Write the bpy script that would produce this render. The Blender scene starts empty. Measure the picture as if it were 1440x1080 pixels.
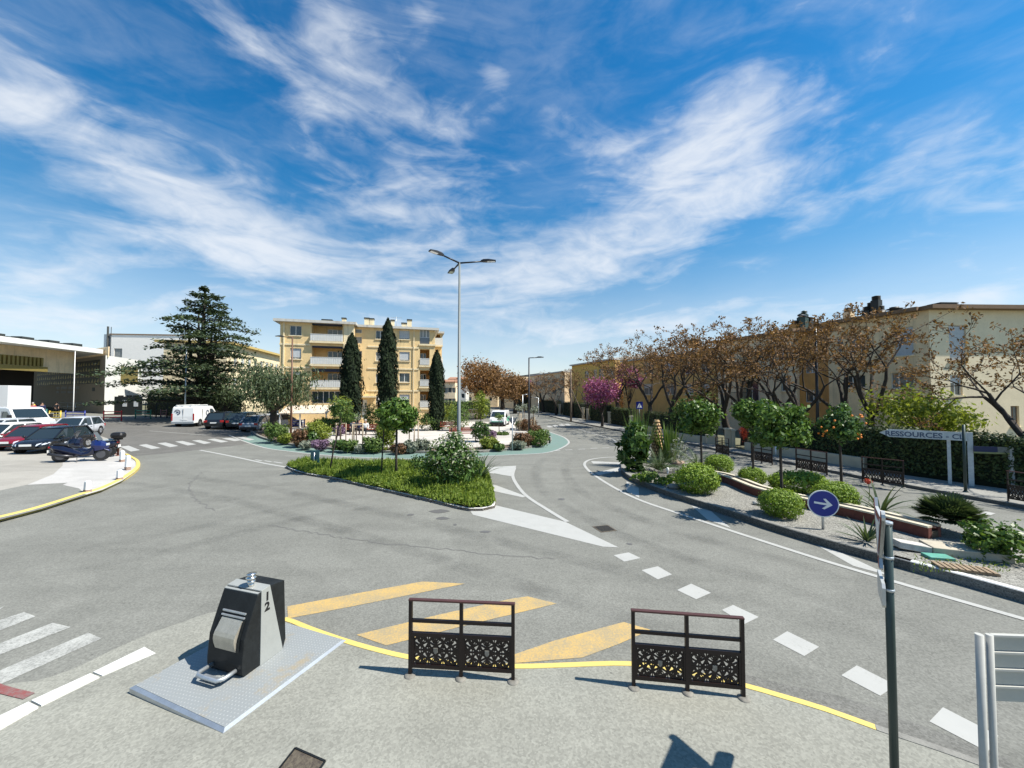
import bpy, math, random
import numpy as np
from mathutils import Vector, Matrix
from mathutils.geometry import tessellate_polygon

R = math.radians
SC = bpy.context.scene
COL = SC.collection

# ---------------------------------------------------------------- camera
F = 541.0            # focal length in pixels of a 1440 wide picture
HC = 3.6             # eye height
PITCH = math.atan(16.0 / F)
cam_d = bpy.data.cameras.new('camera')
cam_d.sensor_width = 36.0
cam_d.lens = F / 1440.0 * 36.0
cam_d.clip_start = 0.05
cam_d.clip_end = 6000.0
cam = bpy.data.objects.new('camera', cam_d)
cam.location = (0, 0, HC)
cam.rotation_euler = (R(90) + PITCH, 0, 0)
COL.objects.link(cam)
SC.camera = cam

# ---------------------------------------------------------------- light
SUNV = Vector((0.72, -0.15, 1.0)).normalized()      # towards the sun
sun_d = bpy.data.lights.new('sun', 'SUN')
sun_d.energy = 5.0
sun_d.angle = R(0.5)
sun_d.color = (1.0, 0.95, 0.86)
sun = bpy.data.objects.new('sun', sun_d)
sun.rotation_euler = SUNV.to_track_quat('Z', 'Y').to_euler()
sun.location = (30, -10, 60)
COL.objects.link(sun)
SC.view_settings.view_transform = 'Standard'
SC.view_settings.look = 'None'
SC.view_settings.gamma = 1.0
SC.view_settings.exposure = 0.80
SC.render.film_transparent = False
SC.cycles.max_bounces = 6
SC.cycles.transparent_max_bounces = 8

def px_dir(px, py):
    dx = (px - 720.0) / F
    v = (540.0 - py) / F
    return Vector((dx, math.cos(PITCH) - v * math.sin(PITCH), math.sin(PITCH) + v * math.cos(PITCH)))

class NT:
    """small helper for node trees"""
    def __init__(s, tree):
        s.t = tree; s.n = tree.nodes; s.l = tree.links
    def new(s, typ, **kw):
        n = s.n.new(typ)
        for k, v in kw.items(): setattr(n, k, v)
        return n
    def put(s, sock, val):
        if isinstance(val, bpy.types.NodeSocket): s.l.new(val, sock)
        else: sock.default_value = val
    def math(s, op, a, b=0.0, clamp=False):
        n = s.n.new('ShaderNodeMath'); n.operation = op; n.use_clamp = clamp
        s.put(n.inputs[0], a); s.put(n.inputs[1], b)
        return n.outputs[0]
    def dot(s, a, vec):
        n = s.n.new('ShaderNodeVectorMath'); n.operation = 'DOT_PRODUCT'
        s.put(n.inputs[0], a); n.inputs[1].default_value = vec
        return n.outputs['Value']
    def maprange(s, v, a, b, c=0.0, d=1.0, smooth=True):
        n = s.n.new('ShaderNodeMapRange'); n.interpolation_type = 'SMOOTHSTEP' if smooth else 'LINEAR'
        s.put(n.inputs[0], v)
        for i, k in enumerate((a, b, c, d)): n.inputs[i + 1].default_value = k
        return n.outputs[0]
    def mix(s, fac, a, b, mode='MIX'):
        n = s.n.new('ShaderNodeMix'); n.data_type = 'RGBA'; n.blend_type = mode
        s.put(n.inputs[0], fac); s.put(n.inputs[6], a); s.put(n.inputs[7], b)
        return n.outputs[2]
    def noise(s, vec, scale, detail=4, rough=.55, dist=0.0):
        n = s.n.new('ShaderNodeTexNoise'); n.inputs['Scale'].default_value = scale
        n.inputs['Detail'].default_value = detail; n.inputs['Roughness'].default_value = rough
        n.inputs['Distortion'].default_value = dist
        if vec is not None: s.l.new(vec, n.inputs['Vector'])
        return n.outputs[0]

# ---------------------------------------------------------------- sky
W = bpy.data.worlds.new('World'); SC.world = W; W.use_nodes = True
N = NT(W.node_tree)
for n in list(N.n): N.n.remove(n)
sky = N.new('ShaderNodeTexSky'); sky.sky_type = 'NISHITA'; sky.sun_disc = False
sky.sun_elevation = math.asin(SUNV.z)
sky.sun_rotation = math.atan2(SUNV.x, SUNV.y)
sky.air_density = 1.0; sky.dust_density = 0.35; sky.ozone_density = 2.2; sky.altitude = 50
tc = N.new('ShaderNodeTexCoord'); D = tc.outputs['Generated']
def streaks(rot, scl, nscale, off):
    m = N.new('ShaderNodeMapping'); N.l.new(D, m.inputs['Vector'])
    m.inputs['Rotation'].default_value = (0, R(rot), 0); m.inputs['Scale'].default_value = scl
    m.inputs['Location'].default_value = off
    return N.noise(m.outputs[0], nscale, 8, .55, 1.0)
nl = streaks(-27, (1.7, 2.0, 5.6), 1.9, (3.1, 0, 1.7))
nr = streaks(24, (1.7, 2.0, 5.2), 1.9, (0.4, 2, 5.2))
fine = streaks(-18, (2.4, 2.6, 6.0), 6.5, (1.4, 7, 2.2))
sx = N.new('ShaderNodeSeparateXYZ'); N.l.new(D, sx.inputs[0])
side = N.maprange(sx.outputs[0], -0.15, 0.25)
nz = N.math('ADD', N.math('MULTIPLY', nl, N.math('SUBTRACT', 1.0, side)), N.math('MULTIPLY', nr, side))
nz = N.math('ADD', N.math('MULTIPLY', nz, .78), N.math('MULTIPLY', fine, .22))
# (centre px, axis slope, half length, half width, strength)
blobs = [(500, 130, .42, 175, 55, 1.0), (345, 50, .75, 90, 24, .6), (120, 190, .48, 200, 52, .78), (300, 310, .42, 180, 42, .80),
         (560, 275, -.1, 170, 52, .75), (1005, 215, -.55, 125, 66, 1.45), (925, 318, -.35, 130, 44, 1.15),
         (610, 372, -.1, 200, 44, 1.0), (740, 390, .1, 110, 40, .75), (90, 425, .12, 280, 56, .95), (330, 350, .15, 130, 40, .7),
         (650, 455, -.05, 260, 34, .7), (1290, 270, -.4, 260, 110, .45), (1000, 455, -.1, 230, 26, .75),
         (1420, 405, -.15, 170, 34, .7), (460, 20, .9, 60, 26, .5), (598, 25, .6, 32, 22, .55), (690, 100, 1.2, 34, 14, .5), (1180, 90, -.5, 260, 70, .12),
         (820, 190, .35, 150, 26, .35), (780, 470, 0, 140, 24, .5)]
dens = None
for (px, py, sl, a, b, w) in blobs:
    c = px_dir(px, py).normalized()
    k = c.y * c.y                                  # foreshortening of pixels towards the edge of the lens
    e = Vector((1, 0, -sl)).normalized(); e = (e - c * e.dot(c)).normalized(); g = c.cross(e)
    d1 = N.math('SUBTRACT', N.dot(D, tuple(e)), 0.0); d2 = N.dot(D, tuple(g))
    q1 = N.math('DIVIDE', d1, a / F * max(k, .45)); q2 = N.math('DIVIDE', d2, b / F * max(k ** .5, .6))
    q = N.math('ADD', N.math('MULTIPLY', q1, q1), N.math('MULTIPLY', q2, q2))
    fr = N.maprange(N.dot(D, tuple(c)), 0.2, 0.5)
    m = N.math('MULTIPLY', N.math('MULTIPLY', N.math('POWER', 2.718, N.math('MULTIPLY', q, -0.8)), w), fr)
    dens = m if dens is None else N.math('ADD', dens, m)
dens = N.math('MINIMUM', dens, 1.4)
cl = N.math('ADD', N.math('MULTIPLY', dens, .58), N.math('MULTIPLY', N.math('SUBTRACT', nz, .5), 2.7))
cl = N.maprange(cl, 0.04, 1.22)
veil = N.math('MULTIPLY', N.maprange(nz, .38, .75), .24)
cl = N.math('MAXIMUM', cl, veil)
low = N.maprange(sx.outputs[2], 0.0, .34, .62, 0.0)
cl = N.math('MAXIMUM', cl, N.math('MULTIPLY', low, N.maprange(nz, .2, .6, .55, 1.0)))
cl = N.math('MULTIPLY', cl, .94)
hi = N.maprange(sx.outputs[2], 0.05, .55)
hs = N.new('ShaderNodeHueSaturation'); N.l.new(N.maprange(hi, 0, 1, 1.02, 1.36, False), hs.inputs['Saturation']); hs.inputs['Value'].default_value = 1.0
N.l.new(sky.outputs[0], hs.inputs['Color'])
skyc = N.mix(1.0, hs.outputs[0], N.mix(hi, (1.06, 1.12, 1.11, 1), (0.62, 1.32, 1.32, 1)), 'MULTIPLY')
cloudc = N.mix(.86, sky.outputs[0], (7.6, 8.0, 8.5, 1))
final = N.mix(cl, skyc, cloudc)
bg = N.new('ShaderNodeBackground'); bg.inputs['Strength'].default_value = 0.070
N.l.new(final, bg.inputs['Color'])
wo = N.new('ShaderNodeOutputWorld'); N.l.new(bg.outputs[0], wo.inputs['Surface'])

# ---------------------------------------------------------------- ground shape and pixel helpers
SLOPE, XC = 0.028, -13.0
def gz(x): return SLOPE * min(max(0.0, XC - x), 107.0)
def P(px, py, z=0.0):
    """point of the ground (z above it) seen at a pixel of the photograph"""
    d = px_dir(px, py)
    t = (z - HC) / d.z
    if t < 0 or t * d.x < XC:
        t = (z + SLOPE * XC - HC) / (d.z + SLOPE * d.x)
    return Vector((d.x * t, d.y * t, HC + d.z * t))
def A(px, py, y):
    d = px_dir(px, py); t = y / d.y
    return Vector((d.x * t, y, HC + d.z * t))
def GX(px, y):
    """ground point at a pixel column and a distance"""
    x = (px - 720.0) / F * y
    return Vector((x, y, gz(x)))

# ---------------------------------------------------------------- object helpers
def tag(o, label=None, cat=None, group=None, kind=None):
    if label: o['label'] = label
    if cat: o['category'] = cat
    if group: o['group'] = group
    if kind: o['kind'] = kind
    return o
def thing(name, label, cat, loc=(0, 0, 0), rz=0.0, group=None):
    o = bpy.data.objects.new(name, None); COL.objects.link(o)
    o.empty_display_size = 0.2
    o.location = loc; o.rotation_euler = (0, 0, rz)
    return tag(o, label, cat, group)
def dup(root, loc=None, rz=None, label=None, scale=None, group=None):
    r = root.copy(); COL.objects.link(r)
    if loc is not None: r.location = loc
    if rz is not None: r.rotation_euler = (0, 0, rz)
    if scale is not None: r.scale = scale if hasattr(scale, '__len__') else (scale,) * 3
    if label: r['label'] = label
    if group: r['group'] = group
    for ch in list(root.children):
        c = ch.copy(); COL.objects.link(c); c.parent = r
        for g in list(ch.children):
            d = g.copy(); COL.objects.link(d); d.parent = c
    return r

class MB:
    def __init__(s): s.v = []; s.f = []; s.m = []; s.cur = 0; s.sm = []; s.smooth = False
    def add(s, vs, fs):
        o = len(s.v); s.v.extend([tuple(p) for p in vs])
        for f in fs:
            s.f.append(tuple(i + o for i in f)); s.m.append(s.cur); s.sm.append(s.smooth)
        return s
    def mat(s, i): s.cur = i; return s
    def box(s, c, d, M=None):
        x, y, z = d[0] / 2, d[1] / 2, d[2] / 2
        vs = [Vector((a, b, e)) for e in (-z, z) for b in (-y, y) for a in (-x, x)]
        if M is not None: vs = [M @ p for p in vs]
        vs = [p + Vector(c) for p in vs]
        return s.add(vs, [(0, 2, 3, 1), (4, 5, 7, 6), (0, 1, 5, 4), (2, 6, 7, 3), (0, 4, 6, 2), (1, 3, 7, 5)])
    def span(s, a, b):
        return s.box([(a[i] + b[i]) / 2 for i in range(3)], [abs(b[i] - a[i]) for i in range(3)])
    def bar(s, a, b, w, h=None, up=(0, 0, 1)):
        """rectangular bar from a to b"""
        a = Vector(a); b = Vector(b); h = h or w; t = b - a; L = t.length
        if L < 1e-6: return s
        t.normalize(); up = Vector(up)
        if abs(t.dot(up)) > .99: up = Vector((0, 1, 0))
        sd = t.cross(up).normalized(); u = sd.cross(t)
        M = Matrix((sd, t, u)).transposed()
        return s.box((a + b) / 2, (w, L, h), M)
    def tube(s, pts, rad, seg=8, cap=True):
        pts = [Vector(p) for p in pts]
        if not hasattr(rad, '__len__'): rad = [rad] * len(pts)
        o = []; prev = None
        for i, p in enumerate(pts):
            t = (pts[min(i + 1, len(pts) - 1)] - pts[max(i - 1, 0)])
            t = t.normalized() if t.length > 1e-9 else Vector((0, 0, 1))
            if prev is None:
                u = Vector((1, 0, 0)) if abs(t.x) < .9 else Vector((0, 1, 0))
                u = (u - t * u.dot(t)).normalized()
            else:
                u = prev - t * prev.dot(t)
                u = u.normalized() if u.length > 1e-6 else Vector((1, 0, 0))
            prev = u; w = t.cross(u)
            for k in range(seg):
                a = 2 * math.pi * k / seg
                o.append(p + (u * math.cos(a) + w * math.sin(a)) * rad[i])
        fs = []
        for i in range(len(pts) - 1):
            for k in range(seg):
                k2 = (k + 1) % seg
                fs.append((i * seg + k, i * seg + k2, (i + 1) * seg + k2, (i + 1) * seg + k))
        sm = s.smooth; s.smooth = True; n0 = len(s.v); s.add(o, fs)
        s.smooth = False
        if cap:
            s.add([], [])
            for ring, fl in ((0, True), (len(pts) - 1, False)):
                idx = [n0 + ring * seg + k for k in range(seg)]
                s.f.append(tuple(reversed(idx)) if fl else tuple(idx)); s.m.append(s.cur); s.sm.append(False)
        s.smooth = sm
        return s
    def cyl(s, a, b, r, seg=16): return s.tube([a, b], r, seg)
    def lathe(s, prof, c=(0, 0, 0), seg=20, sx=1, sy=1):
        vs = []; fs = []
        for (r, z) in prof:
            for k in range(seg):
                a = 2 * math.pi * k / seg
                vs.append((c[0] + r * math.cos(a) * sx, c[1] + r * math.sin(a) * sy, c[2] + z))
        for i in range(len(prof) - 1):
            for k in range(seg):
                k2 = (k + 1) % seg
                fs.append((i * seg + k, i * seg + k2, (i + 1) * seg + k2, (i + 1) * seg + k))
        sm = s.smooth; s.smooth = True; s.add(vs, fs); s.smooth = sm
        return s
    def ball(s, c, r, seg=12, sq=(1, 1, 1)):
        n = max(4, seg // 2)
        prof = [(max(r * math.sin(math.pi * i / n), 1e-4), -r * math.cos(math.pi * i / n) * sq[2]) for i in range(n + 1)]
        return s.lathe(prof, c, seg, sq[0], sq[1])
    def prism(s, poly, z0, z1, M=None):
        """closed prism of a 2-D outline; M maps (x, y, z) to place"""
        n = len(poly)
        vs = [Vector((p[0], p[1], z0)) for p in poly] + [Vector((p[0], p[1], z1)) for p in poly]
        tri = tessellate_polygon([[Vector((p[0], p[1], 0)) for p in poly]])
        fs = [tuple(t) for t in tri] + [tuple(i + n for i in t) for t in tri]
        fs += [(i, (i + 1) % n, (i + 1) % n + n, i + n) for i in range(n)]
        if M is not None: vs = [M @ p for p in vs]
        return s.add(vs, fs)
    def quad(s, a, b, c, d): return s.add([a, b, c, d], [(0, 1, 2, 3)])
    def loft(s, rings, closed=True, caps=True):
        n = len(rings[0]); vs = [p for r in rings for p in r]; fs = []
        for i in range(len(rings) - 1):
            for k in range(n if closed else n - 1):
                k2 = (k + 1) % n
                fs.append((i * n + k, i * n + k2, (i + 1) * n + k2, (i + 1) * n + k))
        if caps:
            fs.append(tuple(range(n - 1, -1, -1))); fs.append(tuple((len(rings) - 1) * n + k for k in range(n)))
        return s.add(vs, fs)
    def shift(s, d): 
        s.v = [(p[0] + d[0], p[1] + d[1], p[2] + d[2]) for p in s.v]; return s
    def build(s, name, mats, parent=None, loc=None, fixn=True):
        me = bpy.data.meshes.new(name)
        me.from_pydata(s.v, [], s.f)
        if not isinstance(mats, (list, tuple)): mats = [mats]
        for m in mats: me.materials.append(m)
        if len(mats) > 1: me.polygons.foreach_set('material_index', s.m)
        if any(s.sm): me.polygons.foreach_set('use_smooth', s.sm)
        if fixn and len(s.f) < 6000:
            import bmesh
            bm = bmesh.new(); bm.from_mesh(me); bmesh.ops.recalc_face_normals(bm, faces=bm.faces); bm.to_mesh(me); bm.free()
        me.update()
        o = bpy.data.objects.new(name, me); COL.objects.link(o)
        if parent is not None: o.parent = parent
        if loc is not None: o.location = loc
        return o

def bevel(o, w=0.01, seg=2):
    m = o.modifiers.new('bevel', 'BEVEL'); m.width = w; m.segments = seg; m.limit_method = 'ANGLE'; m.angle_limit = R(35)
    return o

# ---------------------------------------------------------------- materials
MATS = {}
def mat(name, col, rough=.6, metal=0.0, var=0.0, scale=3.0, bump=0.0, bscale=60.0, spec=.4, col2=None, coat=0.0, coords='Object'):
    if name in MATS: return MATS[name]
    m = bpy.data.materials.new(name); m.use_nodes = True; MATS[name] = m
    T = NT(m.node_tree); b = T.n['Principled BSDF']
    c = (*col, 1) if len(col) == 3 else col
    b.inputs['Base Color'].default_value = c
    b.inputs['Roughness'].default_value = rough; b.inputs['Metallic'].default_value = metal
    b.inputs['Specular IOR Level'].default_value = spec
    b.inputs['Coat Weight'].default_value = coat
    if var or bump:
        t = T.new('ShaderNodeTexCoord'); v = t.outputs[coords]
        if var:
            nz = T.math('ADD', T.math('MULTIPLY', T.noise(v, scale, 6, .6), .6), T.math('MULTIPLY', T.noise(v, scale * 9, 4, .6), .4))
            f = T.maprange(nz, .3, .7)
            d = (*col2, 1) if col2 else tuple(x * (1 - var) for x in c[:3]) + (1,)
            u = c if col2 else tuple(min(1, x * (1 + var * .7)) for x in c[:3]) + (1,)
            T.l.new(T.mix(f, u, d), b.inputs['Base Color'])
        if bump:
            bn = T.new('ShaderNodeBump'); bn.inputs['Strength'].default_value = bump; bn.inputs['Distance'].default_value = .01
            T.l.new(T.noise(v, bscale, 5, .6), bn.inputs['Height']); T.l.new(bn.outputs[0], b.inputs['Normal'])
    return m
def leafmat(name, a, b, trans=.3, rough=.55):
    if name in MATS: return MATS[name]
    m = bpy.data.materials.new(name); m.use_nodes = True; MATS[name] = m
    T = NT(m.node_tree); p = T.n['Principled BSDF']; out = T.n['Material Output']
    g = T.new('ShaderNodeNewGeometry')
    c = T.mix(g.outputs['Random Per Island'], (*a, 1), (*b, 1))
    T.l.new(c, p.inputs['Base Color']); p.inputs['Roughness'].default_value = rough; p.inputs['Specular IOR Level'].default_value = .3
    tr = T.new('ShaderNodeBsdfTranslucent'); T.l.new(T.mix(1.0, c, (1.0, 1.0, .55, 1), 'MULTIPLY'), tr.inputs[0])
    mx = T.new('ShaderNodeMixShader'); mx.inputs[0].default_value = trans
    T.l.new(p.outputs[0], mx.inputs[1]); T.l.new(tr.outputs[0], mx.inputs[2]); T.l.new(mx.outputs[0], out.inputs[0])
    return m
def asphalt(name, base, patch=.16, grain=.22, speck=.5, warm=(1, 1, 1)):
    if name in MATS: return MATS[name]
    m = bpy.data.materials.new(name); m.use_nodes = True; MATS[name] = m
    T = NT(m.node_tree); b = T.n['Principled BSDF']
    v = T.new('ShaderNodeTexCoord').outputs['Object']
    big = T.noise(v, .16, 5, .6, .6); mid = T.noise(v, 1.7, 5, .65, .3); fine = T.noise(v, 24, 4, .75); vg = T.new('ShaderNodeTexVoronoi'); vg.inputs['Scale'].default_value = 48; T.l.new(v, vg.inputs['Vector']); sg_ = T.new('ShaderNodeSeparateColor'); T.l.new(vg.outputs['Color'], sg_.inputs[0]); grit = sg_.outputs[0]
    f = T.math('ADD', T.math('MULTIPLY', T.math('SUBTRACT', big, .5), patch * 3), T.math('MULTIPLY', T.math('SUBTRACT', mid, .5), patch * 1.8))
    f = T.math('ADD', f, T.math('MULTIPLY', T.math('SUBTRACT', fine, .5), grain * 1.3))
    f = T.math('ADD', f, T.math('MULTIPLY', T.math('SUBTRACT', grit, .5), grain * 1.25))
    f = T.math('ADD', f, 1.0)
    # small dark stains and pale chips
    vo = T.new('ShaderNodeTexVoronoi'); vo.inputs['Scale'].default_value = 1.6; T.l.new(v, vo.inputs['Vector']); vo.inputs['Randomness'].default_value = 1
    st = T.maprange(vo.outputs['Distance'], .0, .045, 1 - speck, 1.0)
    vo2 = T.new('ShaderNodeTexVoronoi'); vo2.inputs['Scale'].default_value = 2.7; T.l.new(v, vo2.inputs['Vector'])
    st2 = T.maprange(vo2.outputs['Distance'], .0, .022, 1.7, 1.0)
    f = T.math('MULTIPLY', T.math('MULTIPLY', f, st), st2)
    # worn wheel tracks: stretched dirt
    mp = T.new('ShaderNodeMapping'); mp.inputs['Rotation'].default_value = (0, 0, R(-24)); mp.inputs['Scale'].default_value = (.16, 1.1, 1); T.l.new(v, mp.inputs[0])
    tr = T.maprange(T.noise(mp.outputs[0], 1.3, 3, .5), .42, .72, 1.0, .90)
    f = T.math('MULTIPLY', f, tr)
    # broad repair fields and tyre-polished areas
    fld = T.maprange(T.noise(v, .33, 2, .4, 1.6), .47, .55, .955, 1.03); f = T.math('MULTIPLY', f, fld)
    cc = T.new('ShaderNodeCombineColor')
    for i in range(3): T.put(cc.inputs[i], T.math('MULTIPLY', f, base * warm[i]))
    T.l.new(cc.outputs[0], b.inputs['Base Color']); b.inputs['Roughness'].default_value = .88; b.inputs['Specular IOR Level'].default_value = .25
    bn = T.new('ShaderNodeBump'); bn.inputs['Strength'].default_value = .30; bn.inputs['Distance'].default_value = .006
    T.l.new(fine, bn.inputs['Height']); T.l.new(bn.outputs[0], b.inputs['Normal'])
    return m
def paint(name, col, under, wear=.45, grip=14.0):
    """road paint worn through in patches to the asphalt"""
    if name in MATS: return MATS[name]
    m = bpy.data.materials.new(name); m.use_nodes = True; MATS[name] = m
    T = NT(m.node_tree); b = T.n['Principled BSDF']; v = T.new('ShaderNodeTexCoord').outputs['Object']
    n = T.math('ADD', T.math('MULTIPLY', T.noise(v, 2.4, 5, .65), .36), T.math('MULTIPLY', T.noise(v, grip * 2, 5, .85), .64))
    f = T.maprange(n, wear - .10, wear + .12)
    shade = T.mix(T.noise(v, 3.0, 4), tuple(c * .86 for c in col) + (1,), (*col, 1))
    T.l.new(T.mix(f, (*under, 1), shade), b.inputs['Base Color']); b.inputs['Roughness'].default_value = .75
    return m
def carpaint(name, col, rough=.25): return mat(name, col, rough, 0.0, spec=.4, coat=.45)

M_ASPH = asphalt('road_asphalt', .170, .15, .30, .5, (1.0, 1.0, .89))
M_ASPH2 = asphalt('side_road_asphalt', .185, .13, .3, .4, (1.0, 1.0, .90))
M_PAVE = asphalt('pavement_asphalt', .238, .12, .27, .45, (1.0, .995, .86))
M_WALK = asphalt('sidewalk_asphalt', .24, .12, .3, .3, (1.0, .985, .90))
M_LOT = asphalt('parking_concrete', .30, .13, .12, .3, (1.0, .95, .84))
M_APRON = asphalt('apron_concrete', .40, .10, .10, .2, (1.0, .97, .92))
M_SAND = asphalt('plaza_stabilised_sand', .46, .10, .12, .1, (1.0, .93, .84))
M_SOIL = mat('soil', (.115, .085, .058), .95, var=.5, scale=3, bump=.6, bscale=25)
M_GRAV = asphalt('island_gravel', .215, .20, .85, .5, (1.0, .97, .86))
M_EARTH = mat('far_ground', (.115, .115, .07), .95, var=.5, scale=.05)
M_WHITE = paint('white_road_paint', (.37, .37, .35), (.22, .22, .20), .37)
M_WHITE_W = paint('worn_white_road_paint', (.42, .42, .39), (.18, .18, .165), .475)
M_YEL = paint('yellow_kerb_paint', (.60, .46, .13), (.30, .28, .22), .36)
M_YELW = paint('worn_yellow_road_paint', (.50, .33, .105), (.27, .225, .14), .495, 16)
M_GREEN = paint('green_lane_paint', (.135, .215, .185), (.16, .18, .165), .42)
M_REDP = paint('red_mark_paint', (.22, .06, .055), (.17, .15, .14), .46)
M_KERB = mat('kerb_stone', (.21, .205, .185), .9, var=.25, scale=5, bump=.3)
M_KERBW = paint('white_kerb_paint', (.62, .62, .60), (.30, .30, .29), .40)
M_GALV = mat('galvanised_steel', (.50, .53, .55), .42, .75, var=.14, scale=6)
M_DGREEN = mat('pole_dark_green_paint', (.035, .055, .052), .4, .3)
M_BLACK = mat('black_plastic', (.012, .012, .013), .45)
M_RUBBER = mat('tyre_rubber', (.018, .018, .019), .8)
M_RIM = mat('alloy_rim', (.52, .53, .55), .3, .8)
M_GLASS = mat('car_glass', (.018, .028, .034), .06, .0, spec=.8)
M_LAMP = mat('headlight_glass', (.72, .76, .80), .1, .3, spec=.8)
M_TAIL = mat('taillight_glass', (.35, .012, .012), .15, spec=.7)
M_PLATE = mat('plate_white', (.72, .72, .70), .45)
M_CHROME = mat('polished_steel', (.66, .64, .60), .22, .95)
M_SKIN = mat('skin', (.42, .25, .17), .6)
M_BARK = mat('bark', (.050, .040, .033), .95, var=.5, scale=9, bump=.8, bscale=30)
M_BARKL = mat('pale_bark', (.17, .125, .085), .95, var=.4, scale=9, bump=.6, bscale=30)
M_STAKE = mat('stake_wood', (.36, .29, .20), .85, var=.25, scale=8)

# ---------------------------------------------------------------- ground helpers
def _clip(poly, keep_left):
    out = []; n = len(poly)
    for i in range(n):
        a, b = poly[i], poly[(i + 1) % n]
        ia = (a[0] <= XC) if keep_left else (a[0] >= XC); ib = (b[0] <= XC) if keep_left else (b[0] >= XC)
        if ia: out.append(a)
        if ia != ib:
            t = (XC - a[0]) / (b[0] - a[0]); out.append((XC, a[1] + (b[1] - a[1]) * t))
    return out
def sheet_into(mb, poly, z, sides=0.0):
    for left in (True, False):
        c = _clip(poly, left)
        if len(c) < 3: continue
        vs = [Vector((p[0], p[1], gz(p[0]) + z)) for p in c]
        tri = tessellate_polygon([[Vector((p[0], p[1], 0)) for p in c]])
        fs = []
        for t in tri:
            a, b, d = (vs[i] for i in t)
            nrm = (b - a).cross(d - a)
            if nrm.length < 1e-9: continue
            fs.append(tuple(t) if nrm.z > 0 else tuple(reversed(t)))
        mb.add(vs, fs)
        if sides:
            n = len(c)
            for i in range(n):
                a, b = vs[i], vs[(i + 1) % n]
                if abs(a.x - XC) < 1e-6 and abs(b.x - XC) < 1e-6: continue
                dn = Vector((0, 0, -sides)); mb.add([a, b, b + dn, a + dn], [(0, 1, 2, 3)])
    return mb
def W2(pts, z=0.0): return [tuple(P(p[0], p[1], z).xy) for p in pts]
def smooth_line(pts, step=.35):
    """Catmull-Rom through 2-D points"""
    pts = [Vector(p) for p in pts]
    if len(pts) < 3:
        n = max(1, int((pts[1] - pts[0]).length / step)); return [pts[0].lerp(pts[1], i / n) for i in range(n + 1)]
    out = []
    for i in range(len(pts) - 1):
        p0 = pts[max(i - 1, 0)]; p1 = pts[i]; p2 = pts[i + 1]; p3 = pts[min(i + 2, len(pts) - 1)]
        n = max(2, min(40, int((p2 - p1).length / step)))
        for k in range(n):
            t = k / n
            out.append(.5 * ((2 * p1) + (p2 - p0) * t + (2 * p0 - 5 * p1 + 4 * p2 - p3) * t * t + (3 * p1 - p0 - 3 * p2 + p3) * t ** 3))
    out.append(pts[-1]); return out
def offs(line, d):
    out = []
    for i, p in enumerate(line):
        t = (line[min(i + 1, len(line) - 1)] - line[max(i - 1, 0)])
        t = t.normalized() if t.length > 1e-9 else Vector((1, 0))
        out.append(p + Vector((-t.y, t.x)) * d)
    return out
def strip_into(mb, line, a, b, z):
    l1 = offs(line, a); l2 = offs(line, b)
    vs = [Vector((p.x, p.y, gz(p.x) + z)) for p in l1] + [Vector((p.x, p.y, gz(p.x) + z)) for p in l2]
    n = len(line)
    return mb.add(vs, [(i, i + 1, n + i + 1, n + i) for i in range(n - 1)])
def kerb_into(mb, line, w, h, z0=0.0):
    """stone edge: outer face on the line, w metres towards its left (negative: right)"""
    s = 1 if w > 0 else -1
    prof = [(0, 0), (0, h - .02), (s * .02, h), (w, h), (w, 0)]
    rows = []
    for d, z in prof:
        l = offs(line, d); rows.append([Vector((p.x, p.y, gz(p.x) + z + z0)) for p in l])
    n = len(line)
    for k in range(len(prof) - 1):
        mb.add(rows[k] + rows[k + 1], [(i, i + 1, n + i + 1, n + i) for i in range(n - 1)])
    for i in (0, n - 1): mb.add([r[i] for r in rows], [(0, 1, 2, 3, 4)])
    return mb
def structure(name, mb, m): return tag(mb.build(name, m), kind='structure')
# ================================================================ SETTING
g = MB()
for (x0, x1, z0, z1) in ((-2500, -120, gz(-120), gz(-120)), (-120, XC, gz(-120), 0), (XC, 2500, 0, 0)):
    g.add([(x0, -400, z0 - .04), (x1, -400, z1 - .04), (x1, 3000, z1 - .04), (x0, 3000, z0 - .04)], [(0, 1, 2, 3)])
structure('ground', g, M_EARTH)
structure('road', sheet_into(MB(), [(-95, -8), (34, -8), (34, 30), (22, 62), (4, 120), (-12, 120), (-30, 62), (-95, 62)], 0), M_ASPH)

# pavement the camera looks over, dropped to the road at the left crossing
edge = [(-60, 985), (10, 962), (52, 957), (104, 940), (160, 913), (215, 889), (259, 874), (294, 862), (345, 856), (403, 868), (440, 882), (480, 896), (520, 908), (575, 921),
        (640, 930), (720, 934), (800, 932), (860, 930), (905, 932), (960, 941), (1040, 959), (1100, 976), (1160, 994), (1230, 1019), (1300, 1042), (1355, 1061), (1420, 1084), (1500, 1110)]
zs = [.012] * 6 + [.02, .03, .045, .07] + [.10] * 18
PZ = .10
L = [P(p[0], p[1], z) for p, z in zip(edge, zs)]
fine = smooth_line([(v.x, v.y, v.z) for v in L], .2)
mb = MB(); n = len(fine)
back = [Vector((p.x * 1.15, -7, max(.012, min(.10, p.z)))) for p in fine]
mb.add([Vector(p) for p in fine] + back, [(i, n + i, n + i + 1, i + 1) for i in range(n - 1)])
mb.add([Vector(p) for p in fine] + [Vector((p.x, p.y, 0)) for p in fine], [(i, i + 1, n + i + 1, n + i) for i in range(n - 1)])
structure('pavement', mb, M_PAVE)
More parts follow.
